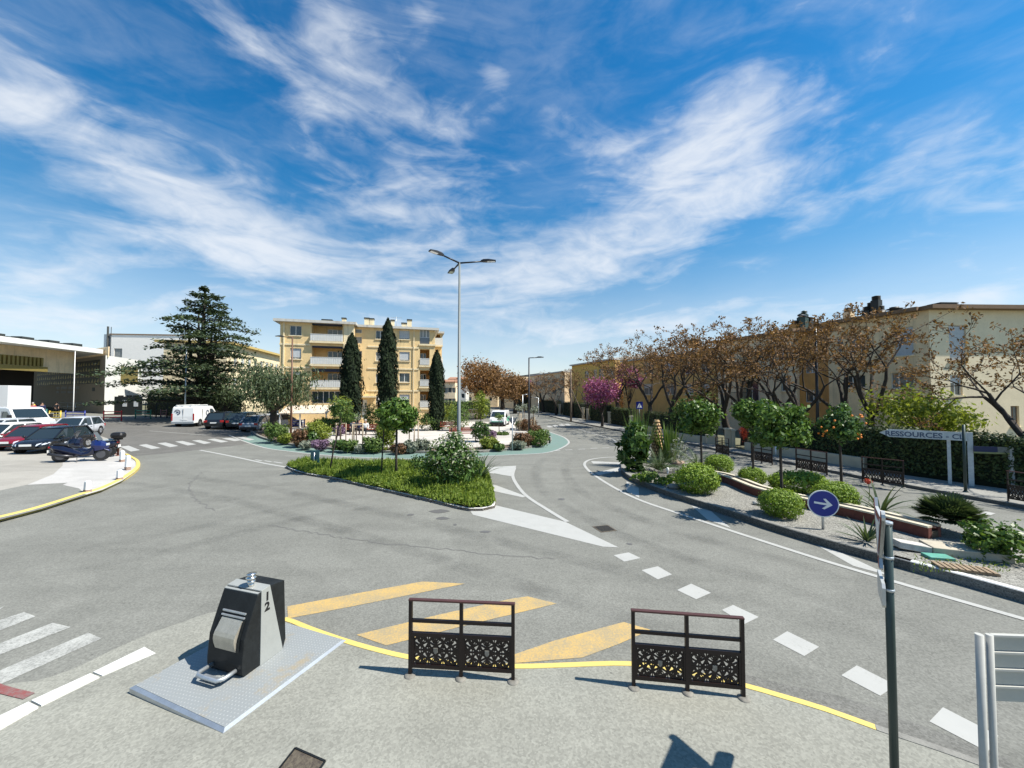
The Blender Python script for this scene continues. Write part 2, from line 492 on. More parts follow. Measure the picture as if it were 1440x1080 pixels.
# painted kerb along it
k3 = [p for p in fine if p.x > L[9].x - .05]
def kerb3(pts, w, m, name):
    l2 = [Vector((p.x, p.y)) for p in pts]; mb = MB(); n = len(pts)
    o1 = offs(l2, .012); i1 = offs(l2, -w)
    rows = [[Vector((q.x, q.y, 0)) for q in o1], [Vector((q.x, q.y, p.z - .012)) for q, p in zip(o1, pts)], [Vector((q.x, q.y, p.z + .006)) for q, p in zip(l2, pts)], [Vector((q.x, q.y, p.z + .006)) for q, p in zip(i1, pts)], [Vector((q.x, q.y, p.z - .02)) for q, p in zip(i1, pts)]]
    for r in range(4): mb.add(rows[r] + rows[r + 1], [(i, i + 1, n + i + 1, n + i) for i in range(n - 1)])
    return structure(name, mb, m)
xs = P(1238, 1022, .1).x
kerb3([p for p in k3 if p.x <= xs], .085, M_YEL, 'yellow_kerb')
kerb3([p for p in k3 if p.x >= xs - .15], .085, M_KERB, 'pale_kerb')

# parking corner at the left
lotk = [(-140, 764), (0, 733), (58, 718), (117, 699), (146, 690), (175, 676), (192, 664), (197, 657), (195, 650), (187, 645), (180, 641)]
lot = W2(lotk) + W2([(170, 632), (150, 618), (118, 607), (-60, 600), (-260, 640), (-260, 740)])
structure('parking_lot', sheet_into(MB(), lot, .10, .10), M_LOT)
structure('concrete_apron', sheet_into(MB(), W2([(38, 682), (75, 667), (88, 655), (88, 648), (120, 640), (162, 632), (183, 643.5), (194, 652), (194, 657), (189, 664), (172, 676), (144, 689), (117, 697), (111, 687), (88, 682), (95, 679)], .1), .104), M_APRON)
structure('asphalt_patch', sheet_into(MB(), W2([(-140, 720), (0, 690), (38, 682), (95, 679), (88, 682), (111, 687), (121, 696), (58, 716), (0, 731), (-140, 761)], .1), .108), M_ASPH2)
kl = smooth_line(W2(lotk), .25)
structure('yellow_parking_kerb', kerb_into(MB(), kl, .14, .13), M_YEL)

# garden square
ring = [(352, 608), (368, 617), (407, 626.5), (463, 632), (507, 636), (580, 637.5), (667, 637), (700, 634.5), (720, 633), (753, 629), (770, 624), (775.5, 618), (767, 608), (753, 603), (738, 597)]
ringw = smooth_line(W2(ring), .4)
sq = [tuple(p) for p in ringw] + [GX(716, 50).xy[:], GX(625, 52).xy[:], GX(470, 46).xy[:], GX(380, 41).xy[:]]
structure('garden_square_paving', sheet_into(MB(), sq, .12, .12), M_SAND)
structure('square_kerb', kerb_into(MB(), ringw, .15, .15), M_KERB)
bedline = ringw[2:-3]
structure('planting_bed', strip_into(MB(), bedline, .16, 1.7, .127), M_SOIL)
lane_o = [(322, 612), (340, 619.5), (373, 630), (420, 636.5), (463, 640.5), (500, 643), (592, 645.5), (682, 641.5), (723, 639.5), (762, 637.5), (783, 633), (797, 626), (800, 621), (793, 615), (780, 610), (766, 605)]
low_ = smooth_line(W2(lane_o), .4)
lane = [tuple(p) for p in low_[10:]] + [tuple(p) for p in reversed(ringw[4:])]
structure('green_cycle_lane', sheet_into(MB(), lane, .004), M_GREEN)
mk = MB(); strip_into(mk, low_, -.06, .08, .009)
structure('cycle_lane_line', mk, M_WHITE)

# older browner asphalt beyond the left crossing, darker band along the near kerb
structure('old_asphalt', sheet_into(MB(), W2([(183, 642), (250, 636), (352, 624), (368, 617.5), (350, 608), (352, 601), (200, 593), (60, 594), (118, 607), (150, 618), (170, 632)]), .0022), asphalt('old_asphalt', .125, .2, .3, .3, (1.0, .965, .88)))
structure('kerbside_asphalt', sheet_into(MB(), W2([(1020, 940), (1100, 962), (1180, 978), (1290, 1018), (1420, 1068), (1440, 1100), (1300, 1046), (1160, 996), (1050, 965)]), .0024), asphalt('kerbside_asphalt', .150, .2, .36, .3, (1.0, .99, .90)))
# lines and stripes
mk = MB()
def line(mbx, pts, w, z=.006, step=.3):
    l = smooth_line(W2(pts), step); strip_into(mbx, l, -w / 2, w / 2, z)
def poly(mbx, pts, z=.0045): sheet_into(mbx, W2(pts), z)
poly(mk, [(683, 657), (726, 655), (721, 670), (687, 665)])
poly(mk, [(690, 681), (699, 683), (740, 698), (735, 699.5), (691, 690)])
poly(mk, [(660, 717), (698, 711), (795, 734), (870, 770), (848, 769), (665, 724)])
line(mk, [(724, 658), (721, 669), (727, 682), (741, 698), (770, 717), (798, 734)], .14, .009)
line(mk, [(883, 643), (865, 643), (849, 643.5), (830, 646.5), (822, 652), (827, 661), (845, 674.5), (875, 692), (905, 705.5), (940, 717.5), (975, 729), (1026, 746), (1069, 760), (1150, 786), (1230, 810), (1335, 841), (1440, 871), (1540, 900)], .14, .009)
poly(mk, [(881, 677), (898, 686), (899, 700), (881, 691)])
poly(mk, [(972, 711), (1000, 719), (1028, 743), (995, 731)])
poly(mk, [(1147, 766), (1182, 777), (1255, 811), (1200, 796)])
poly(mk, [(831, 648.5), (876, 650.5), (876, 653.5), (834, 652)])
poly(mk, [(836, 665), (872, 657), (873, 662), (842, 668.5)])
for q in ([(863, 781), (884, 777), (901, 785), (878, 790)], [(902, 802), (925, 796.5), (945, 808), (925, 815)], [(952, 830), (972, 821), (1000, 834), (979, 843)],
          [(1015, 858), (1031, 851), (1067, 868), (1047, 878)], [(1087, 900), (1107, 888), (1152, 910), (1131, 923)], [(1183, 950), (1205, 936), (1260, 964), (1238, 979)], [(1307, 1015), (1326, 995), (1404, 1035), (1389, 1058)]):
    poly(mk, q)
line(mk, [(281, 633), (320, 640.5), (360, 649), (402, 657)], .16)
for a, b in (((359, 646.5), (368, 648)), ((372, 648), (382, 649.6)), ((385, 649.5), (397, 651.5))): line(mk, [a, b], .12)
line(mk, [(750, 586), (772, 591), (795, 597), (831, 609), (857, 616), (866, 621.5), (867.5, 629)], .13)
for (x, y) in ((783, 634), (800, 632.8), (818, 631.8), (835, 630.6), (852, 630)): line(mk, [(x - 5, y + .2), (x + 5, y - .2)], .16, .011)
for (x, y) in ((833, 607.5), (852, 609), (873, 611)): line(mk, [(x - 7, y - .7), (x + 6, y + .6)], .12)
for i in range(4): x = 768 + i * 8.5; poly(mk, [(x, 599 - i * .9), (x + 5, 598.4 - i * .9), (x + 10, 600.5 - i * .9), (x + 4, 601.2 - i * .9)])
poly(mk, [(1352, 713), (1400, 722), (1392, 725), (1350, 716)])
poly(mk, [(1384, 750), (1425, 766), (1432, 776), (1398, 765)])
line(mk, [(700, 584), (660, 590), (640, 593)], .12)
line(mk, [(100, 594), (170, 593.5)], .3); line(mk, [(210, 606), (290, 612)], .1); line(mk, [(285, 604), (330, 607)], .1)
structure('white_road_markings', mk, M_WHITE)
mk = MB()
for q in ([(168.5, 628), (181, 626.8), (197, 633), (184, 635)], [(195, 626), (205.6, 624.5), (226, 630), (213, 631.5)], [(221, 623.3), (233, 622.2), (251, 627.1), (239, 628.9)],
          [(246, 621), (256.5, 620.1), (276, 624.8), (264, 626.5)], [(270, 619.5), (280, 618.7), (297, 622.7), (287, 624.5)], [(291.5, 617.8), (302, 616.9), (321, 621), (310.5, 622.4)],
          [(312, 616.6), (323.5, 615.7), (340, 619), (329.5, 620.4)], [(332.5, 615.2), (342.5, 614.6), (358, 618), (350, 619.5)]): poly(mk, q)
structure('far_zebra_crossing', mk, M_WHITE)
mk = MB()
def ext(a, b, t): return (a[0] + (a[0] - b[0]) * t, a[1] + (a[1] - b[1]) * t)
for a, b, c, d in (((0, 872), (34, 861), (50, 867), (0, 887)), ((0, 905), (74, 876), (100, 882), (0, 921)), ((0, 943), (124, 890), (143, 898), (0, 963))):
    poly(mk, [ext(a, b, .8), b, c, ext(d, c, .8)])
poly(mk, [(-60, 862), (0, 855), (6, 853), (0, 857), (-60, 872)])
structure('near_zebra_crossing', mk, M_WHITE_W)
mk = MB()
poly(mk, [(404, 853), (500, 835), (594, 818), (654, 821), (560, 840), (480, 856), (405, 870)])
poly(mk, [(501, 893), (620, 864), (720, 842), (742, 839), (783, 849), (650, 881), (543, 908)])
poly(mk, [(722, 921), (780, 901), (877, 875), (915, 886), (870, 906), (819, 925), (722, 933)])
structure('yellow_road_hatching', mk, M_YELW)
mk = MB(); line(mk, [(-10, 967), (8, 973), (41, 981)], .10, .02)
structure('red_road_mark', mk, M_REDP)
M_TACT = mat('tactile_white', (.56, .56, .53), .7, var=.06, scale=6)
T = NT(M_TACT.node_tree); vv = T.new('ShaderNodeTexCoord').outputs['Object']; vr = T.new('ShaderNodeTexVoronoi'); vr.inputs['Scale'].default_value = 16; vr.inputs['Randomness'].default_value = 0; T.l.new(vv, vr.inputs['Vector'])
bn = T.new('ShaderNodeBump'); bn.inputs['Strength'].default_value = .9; bn.inputs['Distance'].default_value = .008; T.l.new(T.maprange(vr.outputs['Distance'], .15, .4, 1, 0), bn.inputs['Height']); T.l.new(bn.outputs[0], T.n['Principled BSDF'].inputs['Normal'])
for q in ([(131, 945), (203, 910), (219, 919), (144, 950.5)], [(44, 985), (127, 947), (140, 952.5), (58, 992)], [(-90, 1050), (40, 987), (54, 994), (-75, 1068)]):
    mb = MB(); sheet_into(mb, W2(q, .03), .034, .03); structure('tactile_paving', mb, M_TACT)
mk = MB()
rng = random.Random(5)
def crack(pts, w):
    l = smooth_line(W2(pts), .12)
    l = [p + Vector((rng.gauss(0, .035), rng.gauss(0, .035))) for p in l]; strip_into(mk, l, -w / 2, w / 2, .0045)
crack([(285, 664), (268, 679), (267, 690), (276, 702), (300, 718)], .035)
crack([(380, 739), (488, 757), (560, 766), (690, 779), (777, 786)], .03)
structure('road_cracks', mk, mat('tar_crack', (.125, .122, .115), .8))
mk = MB()
for (x, y, a, b) in ((618, 719, 13, 3), (622, 729, 10, 2), (577, 724, 5, 1.4), (682, 748, 8, 1.6), (640, 738, 3, 1.2), (790, 702, 5, 1.2), (885, 765, 5, 1.5)):
    c = P(x, y); r1 = (P(x + a, y) - c).length; r2 = (P(x, y + b) - c).length
    mk.add([(c.x + r1 * math.cos(k * .785) * rng.uniform(.7, 1.2), c.y + r2 * math.sin(k * .785) * rng.uniform(.7, 1.2), .0047) for k in range(8)], [tuple(range(8))])
structure('oil_stains', mk, mat('oil_stain', (.10, .098, .095), .6))

# rubber darkened wheel tracks, soft at their edges
M_TRACK = bpy.data.materials.new('tyre_rubber_film'); M_TRACK.use_nodes = True
T = NT(M_TRACK.node_tree); pb_ = T.n['Principled BSDF']; pb_.inputs['Base Color'].default_value = (.055, .055, .055, 1); pb_.inputs['Roughness'].default_value = .8
at_ = T.new('ShaderNodeAttribute'); at_.attribute_name = 'fade'
ns_ = T.noise(T.new('ShaderNodeTexCoord').outputs['Object'], 1.1, 5, .65)
T.put(pb_.inputs['Alpha'], T.math('MULTIPLY', T.math('MULTIPLY', at_.outputs['Fac'], .17), T.maprange(ns_, .25, .70)))
def track(pts, w, k, d=0.0):
    l = offs(smooth_line(W2(pts), .4), d); m = MB(); cols = []
    for j, f in enumerate((-1, -.4, .4, 1)):
        for i, p in enumerate(offs(l, f * w)): m.v.append((p.x, p.y, gz(p.x) + .0030 + .0001 * k)); e = min(1, min(i, len(l) - 1 - i) / 12); cols.append((1 if abs(f) < .9 else 0) * e)
    n = len(l)
    for j in range(3):
        for i in range(n - 1): m.f.append((j * n + i, j * n + i + 1, (j + 1) * n + i + 1, (j + 1) * n + i)); m.m.append(0); m.sm.append(False)
    o = structure('tyre_track', m, M_TRACK); a = o.data.attributes.new('fade', 'FLOAT', 'POINT'); a.data.foreach_set('value', cols)
TR1 = [(180, 668), (330, 690), (520, 735), (760, 800), (1000, 868), (1200, 930), (1440, 1010)]
TR2 = [(795, 640), (775, 655), (790, 690), (900, 745), (1100, 805), (1300, 862), (1500, 920)]
TR3 = [(0, 800), (200, 770), (420, 720), (560, 700)]
for k, (tr, w, d) in enumerate(((TR1, .32, .8), (TR1, .30, -.8), (TR2, .30, .7), (TR2, .3, -.7), (TR3, .3, .75), (TR3, .3, -.75))): track(tr, w, k, d)

# splitter island with its low kerb
spl = [(411, 654), (402, 658), (425, 667), (470, 675), (520, 687), (600, 705), (660, 719), (690, 716), (697, 711), (694, 692), (688, 672), (684, 661), (676, 656), (600, 655.5), (500, 653.5), (430, 651.5)]
SPL = [Vector(p) for p in W2(spl)]
splw = smooth_line([tuple(p) for p in SPL] + [tuple(SPL[0])], .3)
structure('splitter_island_soil', sheet_into(MB(), [tuple(p) for p in splw[:-1]], .08, .08), M_SOIL)
structure('splitter_kerb', kerb_into(MB(), splw, .10, .085), M_KERBW)

# right island
ikb = [(873, 660), (876, 668), (890, 678), (930, 694.5), (957, 704), (1007, 720), (1057, 737), (1080, 745), (1155, 768), (1230, 789), (1280, 803), (1360, 825), (1440, 848), (1600, 893)]
IKB = smooth_line(W2(ikb), .3)
ifar = [(1600, 835), (1440, 786), (1310, 746), (1200, 713), (1100, 685), (1040, 668), (960, 649), (885, 648)]
IFAR = W2(ifar)
IZ = .20
structure('island_gravel_bed', sheet_into(MB(), [tuple(p) for p in IKB] + IFAR, IZ - .015, IZ), M_GRAV)
xw = P(1281, 803).x
structure('dark_island_kerb', kerb_into(MB(), [p for p in IKB if p.x <= xw], .15, IZ), M_KERB)
structure('white_island_kerb', kerb_into(MB(), [p for p in IKB if p.x >= xw - .2], .15, IZ), M_KERBW)

# far sidewalk on the right
swk = [(1600, 745), (1440, 716), (1250, 681), (1150, 661), (1100, 651), (1040, 640), (1000, 632), (960, 623.5), (900, 612), (850, 602.5), (800, 592.5), (775, 586)]
SWK = smooth_line(W2(swk), .5)
hdg = [(1600, 712), (1440, 691), (1273, 668), (1200, 656), (1140, 647), (1090, 640), (1037, 631), (1007, 625), (961, 619), (886, 601), (856, 595.3), (819, 589), (781, 581.5), (757, 579)]
HDG = W2(hdg, .12)
structure('sidewalk', sheet_into(MB(), [tuple(p) for p in SWK] + list(reversed(HDG)), .12, .12), M_WALK)
structure('sidewalk_kerb', kerb_into(MB(), SWK, -.15, .13), M_KERB)
structure('garden_ground', sheet_into(MB(), HDG + [(30, 50), (45, 30), (45, 8)], .05), M_EARTH)

# distant hills
hm = mat('hill_scrub', (.05, .068, .05), .95, var=.6, scale=.02)
for cx, cy, rx, ry, h in ((-770, 460, 245, 120, 62), (160, 1500, 500, 200, 60)):
    mb = MB(); rg = random.Random(int(cx)); nx, ny = 34, 10; vs = []
    for j in range(ny + 1):
        for i in range(nx + 1):
            u = i / nx * 2 - 1; v = j / ny * 2 - 1
            z = h * max(0, (1 - u * u)) ** .8 * max(0, 1 - v * v) * (1 + .18 * math.sin(u * 9 + cx) + .1 * math.sin(u * 23)) * rg.uniform(.94, 1.06)
            vs.append((cx + rx * u, cy + ry * v, z + gz(cx) - .5))
    mb.smooth = True
    mb.add(vs, [(j * (nx + 1) + i, j * (nx + 1) + i + 1, (j + 1) * (nx + 1) + i + 1, (j + 1) * (nx + 1) + i) for j in range(ny) for i in range(nx)])
    structure('hill', mb, hm)
# ================================================================ VEGETATION
LM_PITTO = leafmat('leaves_bright_shrub', (.11, .19, .024), (.30, .41, .060), .35)
LM_DARK = leafmat('leaves_dark_glossy', (.022, .060, .014), (.11, .19, .045), .28, .4)
LM_ORANGE = leafmat('leaves_citrus', (.032, .080, .014), (.15, .24, .045), .3, .4)
LM_MID = leafmat('leaves_mid', (.055, .105, .026), (.18, .26, .065), .33)
LM_YG = leafmat('leaves_spring_green', (.13, .18, .025), (.30, .34, .06), .42)
LM_CEDAR = leafmat('cedar_needles', (.026, .048, .026), (.095, .125, .058), .2)
LM_CYP = leafmat('cypress_foliage', (.005, .011, .005), (.020, .032, .012), .03, 1.0)
LM_PEPPER = leafmat('pepper_tree_leaves', (.040, .062, .030), (.12, .155, .075), .3)
LM_SEED = leafmat('dry_seed_clusters', (.10, .055, .026), (.30, .170, .075), .25, .8)
LM_PINK = leafmat('magenta_blossom', (.20, .045, .13), (.40, .13, .27), .3)
LM_PURP = leafmat('purple_flowers', (.14, .085, .15), (.30, .20, .29), .3)
LM_RED = leafmat('red_flowers', (.42, .04, .03), (.62, .14, .08), .3)
LM_GREY = leafmat('grey_foliage', (.13, .15, .11), (.30, .32, .25), .2)
LM_GRASS = leafmat('ground_cover_leaves', (.080, .14, .018), (.26, .33, .058), .42)
LM_PALM = leafmat('palm_blades', (.028, .055, .022), (.10, .135, .055), .22, .4)
LM_RUST = leafmat('rusty_foliage', (.10, .055, .03), (.22, .12, .06), .25)
LM_HEDGE = leafmat('hedge_leaves', (.020, .038, .011), (.072, .098, .026), .2)
LM_FRUIT = mat('orange_fruit', (.75, .22, .02), .5)

class Leaves:
    """many small leaf faces through the volume of a crown, kept as arrays"""
    def __init__(s, seed): s.rg = np.random.default_rng(seed); s.c = []; s.nn = []; s.up = []; s.L = []; s.Wd = []
    def put(s, c, nrm, up, L, w):
        n = len(c); s.c.append(c); s.nn.append(nrm); s.up.append(up)
        s.L.append(np.broadcast_to(np.asarray(L, float), (n,))); s.Wd.append(np.broadcast_to(np.asarray(w, float), (n,))); return s
    def blobs(s, bl, n, L, w, shell=.55, tilt=.8, clump=0, cr=.28, droop=0.0, floor=None):
        """bl: list of (x, y, z, rx, ry, rz)"""
        rg = s.rg; bl = np.array(bl, float); wgt = (bl[:, 3] * bl[:, 4] + bl[:, 4] * bl[:, 5] + bl[:, 3] * bl[:, 5]); wgt /= wgt.sum()
        def pick(n):
            i = rg.choice(len(bl), n, p=wgt); d = rg.normal(size=(n, 3)); d /= np.linalg.norm(d, axis=1)[:, None]
            r = shell + (1 - shell) * rg.random(n) ** .6
            return bl[i, :3] + d * r[:, None] * bl[i, 3:6], d
        if clump:
            cc, cd = pick(clump); j = rg.integers(0, clump, n)
            off = rg.normal(size=(n, 3)) * cr; c = cc[j] + off; d = cd[j] + off / max(cr, 1e-6) * .45
        else: c, d = pick(n)
        nrm = d + rg.normal(size=(n, 3)) * tilt; nrm /= np.linalg.norm(nrm, axis=1)[:, None]
        up = rg.normal(size=(n, 3)); up[:, 2] -= droop * 3
        sc = rg.uniform(.65, 1.3, n)
        if floor is not None:
            k = c[:, 2] > floor; c, nrm, up, sc = c[k], nrm[k], up[k], sc[k]
        return s.put(c, nrm, up, L * sc, w * sc)
    def build(s, name, m, parent=None, world=None):
        c = np.concatenate(s.c); nn = np.concatenate(s.nn); up = np.concatenate(s.up); L = np.concatenate(s.L)[:, None]; w = np.concatenate(s.Wd)[:, None]
        a = up - nn * (up * nn).sum(1)[:, None]; ln = np.linalg.norm(a, axis=1)[:, None]; a = a / np.maximum(ln, 1e-6)
        b = np.cross(nn, a)
        v = np.stack([c - a * L * .5, c + b * w * .5 - a * L * .05, c + a * L * .5, c - b * w * .5 - a * L * .05], 1).reshape(-1, 3)
        if world is not None: v = v - np.array(world)
        n = len(c); me = bpy.data.meshes.new(name)
        me.vertices.add(4 * n); me.vertices.foreach_set('co', v.astype(np.float32).ravel())
        me.loops.add(4 * n); me.loops.foreach_set('vertex_index', np.arange(4 * n, dtype=np.int32))
        me.polygons.add(n); me.polygons.foreach_set('loop_start', np.arange(0, 4 * n, 4, dtype=np.int32))
        me.materials.append(m); me.update(calc_edges=True); me.validate()
        o = bpy.data.objects.new(name, me); COL.objects.link(o)
        if parent is not None: o.parent = parent
        return o

def branch_tube(mb, rg, p, d, L, r, seg=6, bend=.18, n=5, lift=.0, end=.55):
    pts = [Vector(p)]; rad = [r]; d = Vector(d).normalized()
    for i in range(n):
        d = (d + Vector((rg.gauss(0, bend), rg.gauss(0, bend), rg.gauss(0, bend) + lift)) * .6).normalized()
        pts.append(pts[-1] + d * L / n); rad.append(max(.012, r * (1 - (1 - end) * (i + 1) / n)))
    mb.tube(pts, rad, seg, cap=False); return pts, d, rad
def seed_tree(seed, H, spread, lean=(0, 0), fork=.33, levels=4, leafn=9, r0=None, limbs=4):
    """bare crooked tree carrying dry brown seed clusters"""
    rg = random.Random(seed); mb = MB(); tips = []
    def grow(p, d, L, r, lev):
        pts, d2, rad = branch_tube(mb, rg, p, d, L, r, 6 if lev < 2 else (4 if lev < 3 else 3), .22 if lev else .12, 5 if lev < 2 else 3, .05 if lev < 2 else -.02, .6)
        if lev >= 3:
            for q in pts[1:]: tips.append((q, lev))
        if lev >= levels: tips.append((pts[-1], lev + 1)); tips.append((pts[-1], lev + 1)); return
        k = (limbs if lev == 0 else rg.choice((2, 3, 3)))
        ph = rg.uniform(0, 6.28)
        for i in range(k):
            a = ph + 6.28 * i / k + rg.uniform(-.4, .4); sp = rg.uniform(.45, .85) * spread if lev == 0 else rg.uniform(.4, .95)
            u = d2.orthogonal().normalized(); w = d2.cross(u)
            nd = (d2 * 1.0 + (u * math.cos(a) + w * math.sin(a)) * sp).normalized()
            if lev > 0: nd.z = nd.z * .75 + .08
            grow(pts[-1] if i < 2 or lev == 0 else pts[-2], nd, L * (rg.uniform(.62, .82) if lev else rg.uniform(.75, .95) * (1 - fork) / fork * .55), rad[-1] * (.77 if lev else .70), lev + 1)
    grow((0, 0, -.1), (lean[0], lean[1], 1), H * fork, r0 or H * .033, 0)
    lv = Leaves(seed)
    c = np.array([t[0][:] for t in tips for _ in range(leafn)]); n = len(c)
    c = c + lv.rg.normal(size=(n, 3)) * np.array([.10, .10, .09]) * (H / 8)
    nr = lv.rg.normal(size=(n, 3)); up = lv.rg.normal(size=(n, 3)); up[:, 2] -= 1.2
    s = lv.rg.uniform(.6, 1.5, n) * H / 8
    lv.put(c, nr / np.linalg.norm(nr, axis=1)[:, None], up, .15 * s, .075 * s)
    return mb, lv
def make_tree(name, label, cat, mb, lv, bark, leaf, loc=(0, 0, 0), group=None, crown='crown'):
    t = thing(name, label, cat, loc, 0, group)
    if mb is not None: mb.build('trunk', bark, t, fixn=False)
    lv.build(crown, leaf, t)
    return t

def standard_tree(seed, Ht, r, n, L, w, lean=0.0, rt=.045):
    """young clipped tree: thin stem, dense uneven ball of leaves"""
    rg = random.Random(seed); mb = MB()
    mb.tube([(0, 0, -.1), (lean * .3, 0, Ht * .35), (lean * .7, .02, Ht * .7), (lean, 0, Ht + r * .3)], [rt * 1.15, rt, rt * .9, rt * .6], 7)
    for i in range(7):
        a = i * .9 + rg.random(); mb.tube([(lean * .9, 0, Ht - r * .35), (lean + r * .45 * math.cos(a), r * .45 * math.sin(a), Ht + r * rg.uniform(-.1, .4))], [rt * .6, rt * .2], 4, False)
    bl = [(lean, 0, Ht, r * .72, r * .72, r * .70)]
    for i in range(9):
        a = i * 2.4 + rg.random(); q = rg.uniform(.45, .75) * r
        bl.append((lean + math.cos(a) * q, math.sin(a) * q, Ht + rg.uniform(-.55, .6) * r, r * rg.uniform(.28, .46), r * rg.uniform(.28, .46), r * rg.uniform(.26, .42)))
    lv = Leaves(seed); lv.blobs(bl, n, L, w, .5, .75, clump=n // 9, cr=r * .085)
    return mb, lv
def bush_leaves(seed, rx, ry, rz, n, L, w, lumps=8, clump=True):
    rg = random.Random(seed); bl = [(0, 0, rz * .42, rx * .80, ry * .80, rz * .55)]
    for i in range(lumps):
        a = i * 6.28 / lumps + rg.random() * .7; q = rg.uniform(.35, .62)
        s = rg.uniform(.32, .48); bl.append((math.cos(a) * rx * q, math.sin(a) * ry * q, rz * rg.uniform(.35, .72), rx * s, ry * s, rz * rg.uniform(.26, .36)))
    lv = Leaves(seed); lv.blobs(bl, n, L, w, .6, .7, clump=(n // 7 if clump else 0), cr=min(rx, rz) * .07, floor=.0)
    return lv
def ball_leaves(seed, rx, ry, rz, n, L, w):
    rg = random.Random(seed); bl = [(0, 0, rz * .48, rx * .94, ry * .94, rz * .50)] * 3
    for i in range(16):
        a = rg.uniform(0, 6.28); t = rg.uniform(-.1, .95); q = .62 * math.sqrt(1 - t * t)
        bl.append((math.cos(a) * rx * q, math.sin(a) * ry * q, rz * (.48 + .34 * t), rx * .36, ry * .36, rz * .19))
    lv = Leaves(seed); lv.blobs(bl, n, L, w, .82, .55, clump=n // 8, cr=.05, floor=.0); return lv
def blades(seed, n, L, w, spread=1.0, lift=.6, base=.06, sag=.5, seg=5):
    """long arching strap leaves from one base"""
    rg = random.Random(seed); mb = MB()
    for i in range(n):
        a = rg.uniform(0, 6.28); el = rg.uniform(lift - .4, min(1.5, lift + .5)); l = L * rg.uniform(.7, 1.1)
        d = Vector((math.cos(a) * math.cos(el) * spread, math.sin(a) * math.cos(el) * spread, math.sin(el))); sd = Vector((-math.sin(a), math.cos(a), 0))
        p = Vector((math.cos(a) * base, math.sin(a) * base, .02)); row = []
        for k in range(seg + 1):
            t = k / seg; ww = w * (1 - t ** 2) * (.65 + .7 * t * (1 - t) * 2) + .002
            row.append((p - sd * ww / 2, p + sd * ww / 2)); p = p + d * l / seg; d = (d + Vector((0, 0, -sag / seg))).normalized()
        vs = [q for r_ in row for q in r_]
        mb.add(vs, [(2 * k, 2 * k + 1, 2 * k + 3, 2 * k + 2) for k in range(seg)])
    return mb
def fronds(seed, n, L, leafl, leafw, lift=.55, sag=1.2, pairs=18, base_z=.1):
    """feather palm leaves: rachis with two rows of leaflets"""
    rg = random.Random(seed); mb = MB()
    for i in range(n):
        a = i * 2.4 + rg.uniform(-.2, .2); el = rg.uniform(lift - .35, lift + .6); l = L * rg.uniform(.8, 1.1)
        d = Vector((math.cos(a) * math.cos(el), math.sin(a) * math.cos(el), math.sin(el))); sd = Vector((-math.sin(a), math.cos(a), 0))
        p = Vector((math.cos(a) * .05, math.sin(a) * .05, base_z))
        for k in range(pairs):
            t = k / pairs; q = p + d * l / pairs; ll = leafl * math.sin(math.pi * min(1, .15 + t * .85)) + leafl * .12
            mb.add([p + sd * .012, p - sd * .012, q - sd * .01, q + sd * .01], [(0, 1, 2, 3)])
            up = sd.cross(d)
            for s_ in (-1, 1):
                tip = p + (sd * s_ * .8 + d * .75 + up * .25) * ll; e = d * leafw * .5
                mb.add([p - e, p + e, tip], [(0, 1, 2)])
            p = q; d = (d + Vector((0, 0, -sag / pairs))).normalized()
    return mb
def fan_palm(seed, n, L, r, nb=16):
    rg = random.Random(seed); mb = MB()
    for i in range(n):
        a = rg.uniform(0, 6.28); el = math.asin(rg.uniform(.02, .99)); l = L * rg.uniform(.6, 1.0)
        d = Vector((math.cos(a) * math.cos(el), math.sin(a) * math.cos(el), math.sin(el))); sd = d.cross(Vector((0, 0, 1)));
        sd = sd.normalized() if sd.length > .1 else Vector((1, 0, 0)); up = sd.cross(d)
        b0 = Vector((0, 0, .42)); h = b0 + d * l
        mb.add([b0 - sd * .012, b0 + sd * .012, h + sd * .01, h - sd * .01], [(0, 1, 2, 3)])
        nd = (d + up * rg.uniform(-.3, .3)).normalized()
        for k in range(nb):
            t = (k / (nb - 1) - .5) * 2.7
            e = (nd * math.cos(t) + sd * math.sin(t)).normalized(); rr = r * (1 - .18 * abs(t)) * rg.uniform(.9, 1.08)
            cr = nd.cross(sd).cross(e).normalized()
            tip = h + e * rr + Vector((0, 0, -.06 * rr)); m_ = h + e * rr * .55
            mb.add([h, m_ + cr * .022, tip, m_ - cr * .022], [(0, 1, 2, 3)])
    return mb
def plant(name, label, cat, loc, mb_or_lv, m, group=None, part='leaves', rz=0):
    """single-mass plant: one mesh object"""
    o = mb_or_lv.build(name, m) if isinstance(mb_or_lv, Leaves) else mb_or_lv.build(name, m, fixn=False)
    o.location = loc; o.rotation_euler = (0, 0, rz); return tag(o, label, cat, group)
def dupo(o, loc, rz=0, label=None, scale=1, m=None):
    c = o.copy(); COL.objects.link(c); c.location = loc; c.rotation_euler = (0, 0, rz); c.scale = scale if hasattr(scale, '__len__') else (scale,) * 3
    if label: c['label'] = label
    return c

